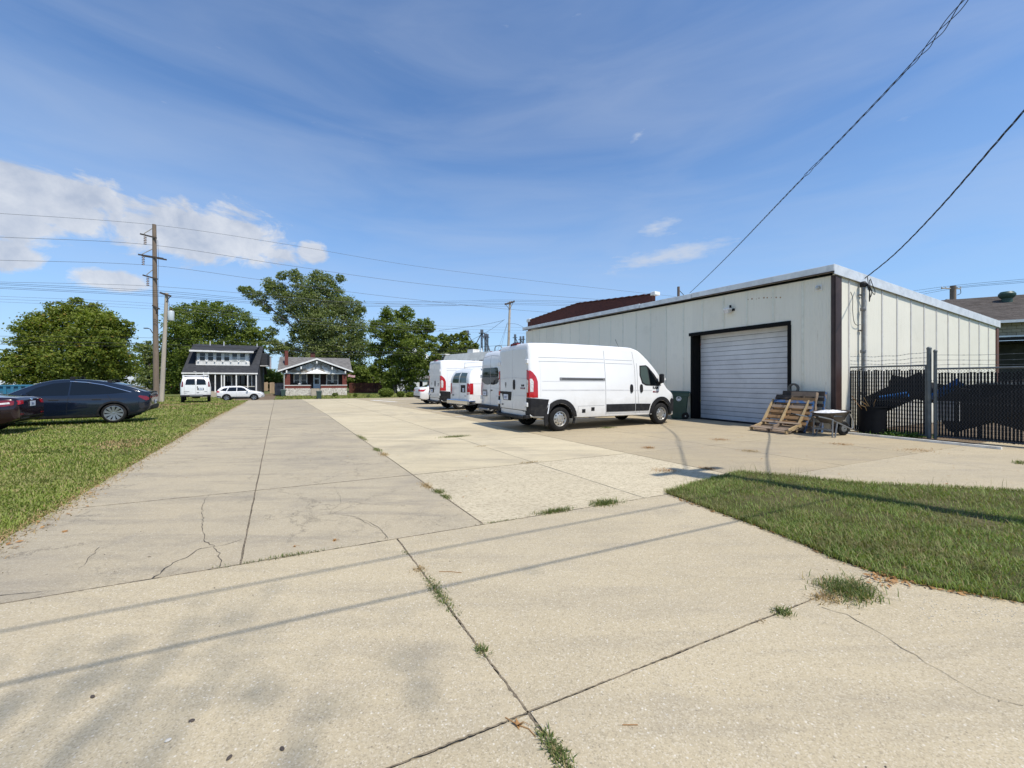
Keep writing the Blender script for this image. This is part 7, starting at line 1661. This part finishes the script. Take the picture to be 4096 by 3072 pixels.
M['flagr'] = mat('faded_red_cloth', (.45, .10, .11), .8, 0, .2, 6); M['flagw'] = mat('white_cloth', (.60, .56, .56), .8, 0, .1, 6); M['flagb'] = mat('blue_cloth', (.06, .08, .22), .8)
MB().tube([(-.2, .1, 0), (.1, -.5, .95)], .02, 6).build('flag_pole', M['steel'], o)
for k in range(7):
    mb = MB(); V = []
    for i in range(9): u = i/8; V += [(.08+u*1.1, -.5+.08*math.sin(u*8), .93-k*.055+.04*math.sin(u*7)-.12*u), (.08+u*1.1, -.5+.08*math.sin(u*8), .98-k*.055+.04*math.sin(u*7)-.12*u)]
    MB().add(V, [(2*i, 2*i+2, 2*i+3, 2*i+1) for i in range(8)]).build('stripe', M['flagr'] if k % 2 == 0 else M['flagw'], o)
sh = hobj('storage_shed', -1.9, 6.0, -.85, 'weathered grey shed at the left side of the bungalow', 'shed')
MB().bb(0, 1.7, 0, 2.4, 0, 2.0).build('shed_wall', mat('mottled_shed', (.34, .33, .33), .8, 0, .3, 3, dirt=(.08, .08, .08, .9), dscale=2), sh); roofslab([(-.1, -.1, 2.0), (1.8, -.1, 2.2), (1.8, 2.5, 2.2), (-.1, 2.5, 2.0)], .08, 'shed_roof', M['sh_dark'], sh)
gb = Vector((-26.0, 54.6, 0)); gb = P(1276, 1522, 56.5); gb.z = zg(gb.x, gb.y); wheelie(gb, HR+R(90)+.05, 'grey green wheelie bin standing at the kerb before the porch steps', M['bin2'], 1.12, False)
gb = P(1133, 1522, 62); gb.z = zg(gb.x, gb.y)
wheelie(gb, HR, 'dull green wheelie bin against the left corner of the stone porch base', M['bin2'], 1.0, False)
# dark roofed house
h = hroot(726, 58, 'dormer_house', 'two-storey house with charcoal roof and a long white dormer of six windows')
W1 = 9.3; z0_, z1_ = 2.72, 7.25; yr = 6.2
def zr(y): return z0_+(z1_-z0_)*y/yr
roofslab([(0, 0, z0_), (W1, 0, z0_), (W1+.1, yr, z1_), (-.05, yr, z1_)], .14, 'roof', M['sh_dark'], h); roofslab([(0, 2*yr, z0_), (W1, 2*yr, z0_), (W1+.1, yr, z1_), (-.05, yr, z1_)], .14, 'roof', M['sh_dark'], h)
MB().bb(-.02, W1+.02, -.06, .02, z0_-.22, z0_-.02).build('porch_fascia', M['white_trim'], h, bevel=.01)
MB().bb(.2, W1-.2, 2.0, 2.2, ZB, 3.9).build('front_wall', M['siding_g'], h); MB().bb(.2, .4, 2.2, 10, ZB, 3.4).build('side_wall', M['siding_g'], h); MB().bb(W1-.4, W1-.2, 2.2, 10, ZB, 3.4).build('side_wall', M['siding_g'], h); MB().bb(.4, W1-.4, 9.8, 10, ZB, 3.6).build('rear_wall', M['siding_g'], h)
for x in (.3, W1-.3): MB().add([(x-.08, 2.0, 2.9), (x-.08, 10.4, 2.9), (x-.08, yr, z1_-.2), (x+.08, 2.0, 2.9), (x+.08, 10.4, 2.9), (x+.08, yr, z1_-.2)], [(0, 1, 2), (5, 4, 3), (0, 3, 4, 1), (1, 4, 5, 2), (2, 5, 3, 0)]).build('gable_end', M['siding_g'], h)
MB().bb(.1, W1-.1, .1, 2.0, ZB, -.05).build('porch_floor', M['step'], h)
for i in range(4): MB().bb(2.2, 6.2, -.3*i-.2, .12-.3*i, ZB, -.22-.17*i).build('step', M['step'], h)
# dormer
dx0, dx1 = 1.35, 8.05; yd = 1.50
MB().bb(dx0, dx1, yd, yd+.2, zr(yd)-.1, 5.80).build('dormer_wall', M['white_trim'], h)
for k in range(3): MB().bb(dx0-.02, dx1+.02, yd-.035, yd-.003, zr(yd)+.02+k*.19, zr(yd)+.19+k*.19).build('dormer_board', M['white_trim'], h, bevel=.01)
for i in range(6):
    x0 = dx0+.48+i*1.0; f = MB().bb(x0-.10, x0+.74, yd-.07, yd-.003, 4.46, 5.72).build('window', M['white_trim'], h, bevel=.01)
    MB().bb(x0, x0+.62, yd-.095, yd-.07, 4.56, 5.12).build('pane', M['glass'] if i < 4 else M['curtain'], f); MB().bb(x0, x0+.62, yd-.085, yd-.07, 5.17, 5.68).build('pane', M['glass'] if i != 3 else M['curtain'], f)
for i in range(7): MB().lathe([(.0001, -.1), (.09, -.08), (.10, .05), (.0001, .12)], 10, 'z', (dx0+.30+i*1.0, yd-.12, 4.42)).build('bracket_knob', M['white_trim'], h, True)
for x in (dx0-.02, dx1-.12): MB().add([(x, yd, zr(yd)), (x, yr, z1_-.2), (x, yd, 5.85), (x+.14, yd, zr(yd)), (x+.14, yr, z1_-.2), (x+.14, yd, 5.85)], [(0, 1, 2), (5, 4, 3), (0, 3, 4, 1), (1, 4, 5, 2), (2, 5, 3, 0)]).build('dormer_cheek', M['siding_g'], h)
roofslab([(.70, .85, 6.02), (8.65, .85, 6.02), (8.9, yr, z1_+.06), (.3, yr, z1_+.06)], .10, 'dormer_roof', M['sh_dark'], h)
MB().bb(.68, 8.67, .80, .86, 5.78, 6.03).build('dormer_fascia', M['white_trim'], h, bevel=.01)
MB().bb(.75, 8.6, .88, 1.5, 5.80, 5.86).build('dormer_soffit', M['siding_g'], h)
for x, z in ((2.3, 7.45), (4.1, 7.45), (8.6, 7.3)): MB().tube([(x, 5.3, 6.9), (x, 5.3, z+.3)], .07, 8).build('vent_pipe', M['galv'], h)
# porch front: columns, door, picture window
for x in (.15, 3.95, 4.72, 5.05, 6.55, 8.0, 9.1): MB().bb(x-.07, x+.07, .05, .19, ZB+.3, z0_-.2).build('porch_post', M['white_trim'], h)
f = MB().bb(4.65, 5.75, 1.9, 1.98, -.05, 2.35).build('door_frame', M['white_trim'], h); MB().bb(4.78, 5.62, 1.86, 1.9, .05, 2.25).build('front_door', M['glass'], f)
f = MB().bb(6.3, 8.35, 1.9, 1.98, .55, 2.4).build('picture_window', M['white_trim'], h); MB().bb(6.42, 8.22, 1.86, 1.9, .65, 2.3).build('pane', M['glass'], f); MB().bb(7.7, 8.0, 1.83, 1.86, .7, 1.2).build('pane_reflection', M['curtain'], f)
MB().bb(6.1, 8.9, .1, .2, .58, .70).build('porch_rail', M['soffit'], h)
for k in range(11): MB().bb(8.35, W1-.45, 1.95-.0, 2.0-.003, .0+k*.2, .18+k*.2).build('siding_board', M['siding_g'], h)
MB().bb(W1-.2, W1+.9, 4.5, 8.5, 3.9, 4.0).build('side_bay_soffit', M['white_trim'], h); MB().bb(W1-.19, W1+.8, 4.6, 8.4, 4.0, 6.0).build('side_bay', M['sh_dark'], h)
# plank fences
def planks(name, p0, p1, z0, z1, w_, m_, label):
    p0 = Vector(p0); p1 = Vector(p1); d = p1-p0; L = d.length; o = empty(name, (p0.x, p0.y, 0), math.atan2(d.y, d.x), label, 'fence')
    n = int(L/w_)
    for i in range(n): MB().bb(i*w_+.006, (i+1)*w_-.006, -.012, .012, z0, z1+random.uniform(-.03, .03)).build('plank', m_, o)
    for z in (z0+.35, z1-.3): MB().bb(0, L, .012, .06, z-.04, z+.04).build('fence_rail', m_, o)
    return o
M['plank'] = mat('tan_fence_plank', (.40, .29, .19), .85, 0, .12, 2, rnd=.12); M['plankr'] = mat('rusty_red_plank', (.10, .028, .018), .85, 0, .3, 2, rnd=.25, dirt=(.30, .13, .05, .7), dscale=1.5, lo=.55, hi=.65)
a = P(1015, 1522, 79); b = P(1078, 1522, 80); planks('plank_fence', (a.x, a.y), (b.x, b.y), -.5, 1.22, .30, M['plank'], 'tan plank fence between the two houses')
a = P(1079, 1522, 75); b = P(1102, 1522, 76); planks('plank_gate', (a.x, a.y), (b.x, b.y), -.85, 1.20, .30, M['plank'], 'taller tan plank gate at the end of the drive')
a = P(1396, 1522, 78); b = P(1566, 1522, 82); planks('red_fence', (a.x, a.y), (b.x, b.y), -.85, 1.10, .34, M['plankr'], 'rusty dark red plank fence right of the bungalow')
def simple_house(name, px, Y, W_, Dp, zt, zrg, wallm, roofm, label, ridge='x', wins=()):
    b_ = P(px, 1522, Y); o = empty(name, (b_.x, b_.y, 0), HR, label, 'building')
    MB().bb(0, W_, 0, .2, ZB, zt).build('front_wall', wallm, o); MB().bb(0, .2, .2, Dp, ZB, zt).build('side_wall', wallm, o); MB().bb(W_-.2, W_, .2, Dp, ZB, zt).build('side_wall', wallm, o); MB().bb(.2, W_-.2, Dp-.2, Dp, ZB, zt).build('rear_wall', wallm, o)
    if ridge == 'x':
        roofslab([(-.4, -.4, zt), (W_+.4, -.4, zt), (W_+.4, Dp/2, zrg), (-.4, Dp/2, zrg)], .14, 'roof', roofm, o); roofslab([(-.4, Dp+.4, zt), (W_+.4, Dp+.4, zt), (W_+.4, Dp/2, zrg), (-.4, Dp/2, zrg)], .14, 'roof', roofm, o)
        for x in (.02, W_-.18): MB().add([(x, 0, zt), (x, Dp, zt), (x, Dp/2, zrg-.15), (x+.16, 0, zt), (x+.16, Dp, zt), (x+.16, Dp/2, zrg-.15)], [(0, 1, 2), (5, 4, 3), (0, 3, 4, 1), (1, 4, 5, 2), (2, 5, 3, 0)]).build('gable_end', wallm, o)
    else:
        roofslab([(-.4, -.4, zt-.1), (-.4, Dp, zt-.1), (W_/2, Dp, zrg), (W_/2, -.4, zrg)], .14, 'roof', roofm, o); roofslab([(W_+.4, -.4, zt-.1), (W_+.4, Dp, zt-.1), (W_/2, Dp, zrg), (W_/2, -.4, zrg)], .14, 'roof', roofm, o)
        MB().add([(0, .02, zt), (W_, .02, zt), (W_/2, .02, zrg-.15), (0, .18, zt), (W_, .18, zt), (W_/2, .18, zrg-.15)], [(0, 1, 2), (5, 4, 3), (0, 3, 4, 1), (1, 4, 5, 2), (2, 5, 3, 0)]).build('gable_end', wallm, o)
        for a, b in (((-.4, zt-.1), (W_/2, zrg)), ((W_+.4, zt-.1), (W_/2, zrg))): MB().bar((a[0], -.45, a[1]), (b[0], -.45, b[1]), .08, .2).build('barge_board', M['white_trim'], o)
    for x0, x1, za, zb_ in wins:
        f = MB().bb(x0-.1, x1+.1, -.06, -.003, za-.1, zb_+.1).build('window', M['white_trim'], o); MB().bb(x0, x1, -.09, -.06, za, zb_).build('pane', M['glass'], f)
    return o
M['wsid'] = mat('white_siding', (.66, .69, .74), .7, 0, .06, 2)
simple_house('white_cottage', 1655, 86, 7.5, 6, 1.9, 3.2, M['wsid'], M['sh_grey'], 'white cottage with two dark windows behind the white saloon', 'x', ((1.2, 1.9, .2, 1.4), (2.9, 3.6, .2, 1.4)))
simple_house('white_garage', 1585, 92, 6.0, 6, 1.9, 3.6, M['wsid'], M['sh_grey'], 'white gabled garage among the tree stems', 'y')
simple_house('tan_shed', 1420, 90, 5.0, 5, 1.2, 3.0, M['soffit'], mat('tan_roof', (.42, .36, .28), .9, 0, .1, 2), 'low tan roofed shed behind the rusty red fence', 'y')
# far-left white warehouse, blue dumpster, distant cars
b_ = P(-160, 1522, 95); o = empty('white_warehouse', (b_.x, b_.y, 0), HR, 'low white warehouse at the far left behind the maple', 'building')
MB().bb(0, 32, 0, 14, ZB, 3.4).build('warehouse_wall', M['wsid'], o); MB().bb(-.3, 32.3, -.3, 14.3, 3.4, 3.7).build('warehouse_roof', M['roofm'], o)
for k in range(5): MB().bb(3+6*k, 5.6+6*k, -.05, -.003, ZB, 2.0).build('loading_door', M['door'], o)
M['dump'] = mat('blue_dumpster_paint', (.02, .16, .27), .5, .1, .15, 3, dirt=(.10, .07, .05, .5), dscale=3)
a = P(-60, 1522, 27.0); b = P(175, 1522, 29); o = empty('dumpster', (a.x, a.y, zg(a.x, a.y)), math.atan2(b.y-a.y, b.x-a.x), 'blue open-topped dumpster behind the dark cars', 'dumpster'); L_ = (b-a).xy.length
MB().bb(0, L_, 0, .08, .15, 1.42).build('side_wall', M['dump'], o); MB().bb(0, L_, 2.1, 2.18, .15, 1.42).build('side_wall', M['dump'], o); MB().bb(0, .08, .08, 2.1, .15, 1.42).build('end_wall', M['dump'], o); MB().bb(L_-.08, L_, .08, 2.1, .15, 1.42).build('end_wall', M['dump'], o); MB().bb(.08, L_-.08, .08, 2.1, .15, .25).build('floor', M['dump'], o)
MB().bb(-.03, L_+.03, -.10, -.003, 1.32, 1.44).build('top_rail', M['dump'], o, bevel=.02); MB().bb(-.03, L_+.03, -.10, -.003, .12, .24).build('bottom_rail', M['dump'], o)
for k in range(8): MB().bb(.1+k*(L_-.3)/7, .24+k*(L_-.3)/7, -.12, -.003, .24, 1.32).build('side_rib', M['dump'], o)
for (px_, Y_, col, lb) in ((600, 92, 'white', 'tiny white car far behind the two left poles'), (640, 100, 'red', 'tiny red car far behind the pale leaning pole')):
    q = P(px_, 1522, Y_); rr, cc = sedan_like('distant_car', lb, (q.x, q.y), Vector((.9, .43)), -1, topW, [(-.98, .44), (-.8, .32), (3.2, .2), (3.5, .3)], widW, sdF, .09, M[col], 2.65, .78, .32, 1.04, 'five', .2, ry=.16)
    for sg in (1, -1): cc.patch('side_window', M['glass'], [(2.1, 1.02), (1.7, 1.30), (1.3, 1.36), (.85, 1.35), (.4, 1.26), (0, 1.12), (.3, 1.04)], 'side', sg, .006, .3)

# ---------------------------------------------------------------- buildings behind: brick, shop, shingled hall, grain towers
def rootdir(p0, p1, name, label, cat='building'): p0 = Vector(p0); d = Vector(p1)-p0; return empty(name, (p0.x, p0.y, 0), math.atan2(d.y, d.x), label, cat), d.length
o, L_ = rootdir((2.0, 51.5), (12.2, 35.2), 'brick_building', 'dark red brick building with white capped parapet showing above the metal roof')
def topz(x): return float(np.interp(x/L_, [0, .47, 1], [9.15, 9.80, 9.0]))
xs = np.linspace(0, L_, 24); V = [(x, 0, ZB) for x in xs]+[(x, 0, topz(x)) for x in xs]+[(x, .4, ZB) for x in xs]+[(x, .4, topz(x)) for x in xs]; n = 24
F = [(i, i+1, n+i+1, n+i) for i in range(n-1)]+[(n+i, n+i+1, 3*n+i+1, 3*n+i) for i in range(n-1)]+[(2*n+i+1, 2*n+i, 3*n+i, 3*n+i+1) for i in range(n-1)]+[(0, n, 3*n, 2*n), (n-1, 2*n-1+n, 4*n-1, 2*n-1)]
MB().add(V, F).build('side_wall', M['brickd'], o)
for k in range(n-1): MB().bb(xs[k]+.02, xs[k+1]-.02, -.06, .46, topz(xs[k])+.002, topz(xs[k])+.09).build('parapet_tile', M['brickd'], o)
MB().bb(-.15, .55, -.10, .9, 8.95, 9.35).build('parapet_cap', M['white_trim'], o, bevel=.03); MB().bb(L_-.15, L_+.35, -.10, .6, 8.95, 9.25).build('parapet_cap', M['white_trim'], o, bevel=.03)
MB().bb(.4, L_-.1, .45, 14, ZB, 8.2).build('main_block', M['brickd'], o); MB().bb(L_+.0, L_+1.4, .5, 1.5, 8.1, 8.55).build('roof_unit', M['white_trim'], o)
o, L_ = rootdir((-7.9, 50), (1.5, 40.4), 'corner_shop', 'grey flat-roofed shop with dark windows and lettering behind the vans')
MB().bb(0, L_, 0, .25, ZB, 2.0).build('front_wall', M['soffit'], o); MB().bb(0, L_, .25, 8, ZB, 4.0).build('main_block', M['soffit'], o)
MB().add([(-.1, -.75, 3.75), (L_, -.75, 3.75), (L_, -.30, 4.72), (-.1, -.30, 4.72), (-.1, .25, 3.7), (L_, .25, 3.7), (L_, .25, 4.72), (-.1, .25, 4.72)], [(0, 1, 2, 3), (3, 2, 6, 7), (4, 5, 1, 0), (0, 3, 7, 4), (1, 5, 6, 2)]).build('fascia_band', mat('pale_grey_fascia', (.47, .49, .47), .7, 0, .12, 2, dirt=(.3, .3, .28, .5)), o)
MB().add([(-1.5, -.9, 2.6), (-.12, -.78, 2.6), (-.12, -.32, 4.68), (-.6, -.2, 4.68), (-1.5, 2.5, 2.6), (-.6, 2.5, 4.68), (-.12, 2.5, 4.68), (-.12, 2.5, 2.6)], [(0, 1, 2, 3), (0, 3, 5, 4), (3, 2, 6, 5), (1, 7, 6, 2), (4, 5, 6, 7), (0, 4, 7, 1)]).build('mansard_shingles', M['sh_brown'], o)
MB().bb(-.9, .1, -.5, .2, 4.73, 4.82).build('mansard_cap', M['white_trim'], o)
f = MB().bb(1.5, 7.6, -.08, -.003, 2.1, 3.7).build('shop_window', M['blackp'], o); MB().bb(1.6, 7.5, -.11, -.08, 2.2, 3.62).build('pane', mat('navy_sign_glass', (.010, .012, .022), .2), f)
f2 = MB().bb(7.8, 9.9, -.08, -.003, 2.1, 3.7).build('shop_window', M['white_trim'], o); MB().bb(7.9, 8.6, -.11, -.08, 2.2, 3.62).build('pane', M['curtain'], f2); MB().bb(8.7, 9.8, -.11, -.08, 2.2, 3.62).build('pane', M['curtain'], f2)
text('YNNUS', 1.0, M['plate'], frame((5.2, -.13, 2.62), (1, 0, 0), (0, 0, 1)), f, 'sign_lettering', .01, 1.1, .02)
MB().bar((2.2, -.9, 2.9), (5.2, -.5, 3.72), .06, .06).build('awning_arm', M['galv'], o)
for k in range(6): MB().bb(1.8+k*1.3, 2.3+k*1.3, -.85, -.75, 3.70, 3.80).build('fascia_clip', M['blackp'], o)
MB().bb(4.0, 5.0, -.1, .9, 4.72, 5.15).build('roof_unit', M['white_trim'], o); MB().bb(9.0, 13, .5, 3, 4.0, 4.95).build('roof_duct', M['galv'], o)
MB().tube(catmull([(7.6, 1, 4.3), (7.6, 1, 5.3), (8.6, 1, 5.3), (8.6, 1, 4.5)], 4), .05, 6).build('roof_pipe', M['pipe'], o)
# shingled block building on the right
o, L_ = rootdir((26.5, 27.0), (40.4, 19.0), 'block_building', 'tan block building with a brown shingled roof beyond the end wall')
EZ = 5.2
rf = roofslab([(-.4, -.5, EZ), (L_+.4, -.5, EZ), (L_+.4, 5.0, 7.45), (-.4, 5.0, 7.45)], .12, 'roof', M['sh_brown'], o); roofslab([(-.4, 10.5, EZ), (L_+.4, 10.5, EZ), (L_+.4, 5.0, 7.45), (-.4, 5.0, 7.45)], .12, 'roof', M['sh_brown'], o)
# courses of shingles as real steps
V = []; F = []
for i in range(36):
    y0 = -.5+5.5*i/36; z0 = EZ+(7.45-EZ)*i/36+.004; y1 = y0+5.5/36; z1 = z0+(7.45-EZ)/36; x = -.4
    while x < L_+.38:
        w_ = random.uniform(.22, .36); n_ = len(V); lift = random.uniform(.010, .022); x1 = min(x+w_-.006, L_+.4)
        V += [(x, y0, z0+lift), (x1, y0, z0+lift), (x1, y1, z1+.004), (x, y1, z1+.004), (x, y0, z0-.003), (x1, y0, z0-.003)]; F += [(n_, n_+1, n_+2, n_+3), (n_+4, n_+5, n_+1, n_)]; x += w_
q = MB().add(V, F).build('shingle_courses', M['sh_brown'], o); q['kind'] = 'stuff'
MB().bb(-.3, L_+.3, -.56, -.50, EZ-.16, EZ+.0).build('eave_gutter', M['galv'], o)
M['block'] = mat('tan_concrete_block', (.34, .30, .22), .95, 0, .12, 3, rnd=.1)
bk = MB().bb(0, L_, .06, .3, 4.28, 5.1).build('upper_wall', M['joint'], o)
proto = MB().bb(.006, .394, 0, .058, .006, .194).build('block', M['block'], bk, bevel=.008)
for r_i in range(4):
    for c_i in range(int(L_/.4)):
        if r_i == 0 and c_i == 0: proto.location = (0, 0, 4.29); continue
        c_ = proto.copy(); link(c_, bk); c_.location = ((c_i*.4+(.2 if r_i % 2 else 0)), random.uniform(-.004, .004), 4.29+r_i*.2)
MB().bb(0, L_, -.12, .30, 4.02, 4.26).build('carport_header', M['blackp'], o); MB().bb(0, L_, -.16, -.12, 4.20, 4.29).build('header_flashing', M['galv'], o)
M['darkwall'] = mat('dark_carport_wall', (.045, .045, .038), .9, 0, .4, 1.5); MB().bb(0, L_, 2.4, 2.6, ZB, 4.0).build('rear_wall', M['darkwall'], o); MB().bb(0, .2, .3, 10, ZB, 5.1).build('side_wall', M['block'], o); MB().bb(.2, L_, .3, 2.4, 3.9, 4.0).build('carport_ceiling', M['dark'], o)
for x in (.3, 3.8, 7.4, 11.0, 14.5): MB().bb(x-.08, x+.08, -.05, .11, 0, 4.0).build('carport_post', M['blackp'], o)
pv = P(4028, 1196, 27.2); pl = Matrix.LocRotScale(o.location, o.rotation_euler, None).inverted() @ pv
vt = MB().lathe([(.25, -.6), (.25, .02), (.34, .10), (.40, .22), (.40, .34), (.30, .48), (.0001, .52)], 18, 'z', (pl.x, pl.y, pl.z)).build('roof_vent', M['bin'], o, True)
# grain towers and silos far off
M['tower'] = mat('grey_blue_steel_tower', (.12, .14, .17), .7, .2, .1, .3); M['silo'] = mat('pale_silo', (.66, .68, .70), .7, 0, .06, .2)
def gtower(px, ytop, w_px, D, label, legs=0, spout=()):
    c_ = P(px, 1522, D); zt = EYE+(HZ-ytop)/FPX*D; w_ = w_px*D/FPX; o = empty('grain_tower', (c_.x, c_.y, -1), 0, label, 'tower'); zt += 1
    for sx in (-1, 1):
        for sy in (-1, 1): MB().bar((sx*w_*.4, sy*w_*.4, 0), (sx*w_*.4, sy*w_*.4, zt*.93), .16, .16).build('tower_leg', M['tower'], o)
    MB().bb(-w_*.22, w_*.22, -w_*.22, w_*.22, 0, zt*.95).build('elevator_leg', M['tower'], o)
    for k in range(int(zt/2.2)):
        for sx in (-1, 1): MB().bar((-w_*.4*sx, -w_*.4, k*2.2), (w_*.4*sx, -w_*.4, k*2.2+2.0), .08, .08).build('lattice_brace', M['tower'], o)
    MB().bb(-w_*1.3, w_*1.3, -w_*.8, w_*.8, zt*.93, zt*.93+.22).build('platform', M['tower'], o); MB().bb(-w_*.6, w_*.7, -w_*.5, w_*.5, zt*.935+.22, zt).build('head_house', M['tower'], o, bevel=.1)
    for dx, dz in spout: MB().tube([(0, 0, zt*.94), (dx, 0, dz)], .22, 6).build('spout', M['tower'], o)
    return o
gtower(1869, 1322, 10, 170, 'leftmost grain tower head above the loose green tree', spout=((5.5, 14), (-5, 13)))
gtower(1927, 1318, 9, 170, 'tallest grain tower with a wide platform and a spout', spout=((-5.5, 12), (6, 9)))
gtower(1942, 1334, 10, 172, 'short twin-legged grain tower just right of the tallest one', spout=((5, 5),))
gtower(1951, 1336, 5, 168, 'slender grain tower with a cone head near the pale pole')
gtower(2060, 1337, 7, 165, 'grain tower right of the pale pole', spout=((4, 12),))
gtower(2082, 1345, 6, 166, 'grain tower next to the far corner of the metal building', spout=((3, 14),)); gtower(2093, 1344, 6, 168, 'last grain tower, partly hidden by the corner of the metal building')
for k, (px_, yt, w_, lb) in enumerate(((1655, 1392, 30, 'pale silo seen through the dark many-stemmed tree'), (1700, 1415, 26, 'second pale silo behind the trees'), (1926, 1392, 7, 'small pale silo top beside the grain towers'))):
    c_ = P(px_, 1522, 150); o = empty('silo', (c_.x, c_.y, -1), 0, lb, 'silo'); rr = w_*150/FPX/1.0; zt = 2.55+(1522-yt)/FPX*150
    MB().lathe([(rr, 0), (rr, zt*.86)], 24, 'z').build('silo_wall', M['silo'], o, True); MB().lathe([(rr*1.03, zt*.86), (rr*.2, zt), (.0001, zt)], 24, 'z').build('silo_roof', M['silo'], o, True)
c_ = P(1081, 1522, 200); o = empty('smoke_stack', (c_.x, c_.y, -1), 0, 'distant pale smoke stack on a white plant between the houses', 'chimney')
MB().lathe([(.5, 0), (.45, 14.0), (.52, 14.1), (.52, 14.5)], 14, 'z').build('stack', mat('pale_pink_stack', (.48, .42, .42), .8), o, True); MB().bb(-6, 6, -4, 4, 0, 5.2).build('plant_block', M['silo'], o); MB().bb(-2, 3, -2, 2, 5.2, 6.6).build('roof_house', M['silo'], o)
c_ = P(1134, 1522, 110); o = empty('radio_mast', (c_.x, c_.y, -1), 0, 'thin lattice mast behind the branches of the huge tree', 'mast'); zt = 14
for a in (0, 2.09, 4.19): MB().tube([(.3*math.cos(a), .3*math.sin(a), 0), (.3*math.cos(a), .3*math.sin(a), zt)], .035, 5).build('mast_leg', M['tower'], o)
for k in range(16): MB().bb(-.3, .3, -.02, .02, k*.9, k*.9+.05).build('mast_rung', M['tower'], o)
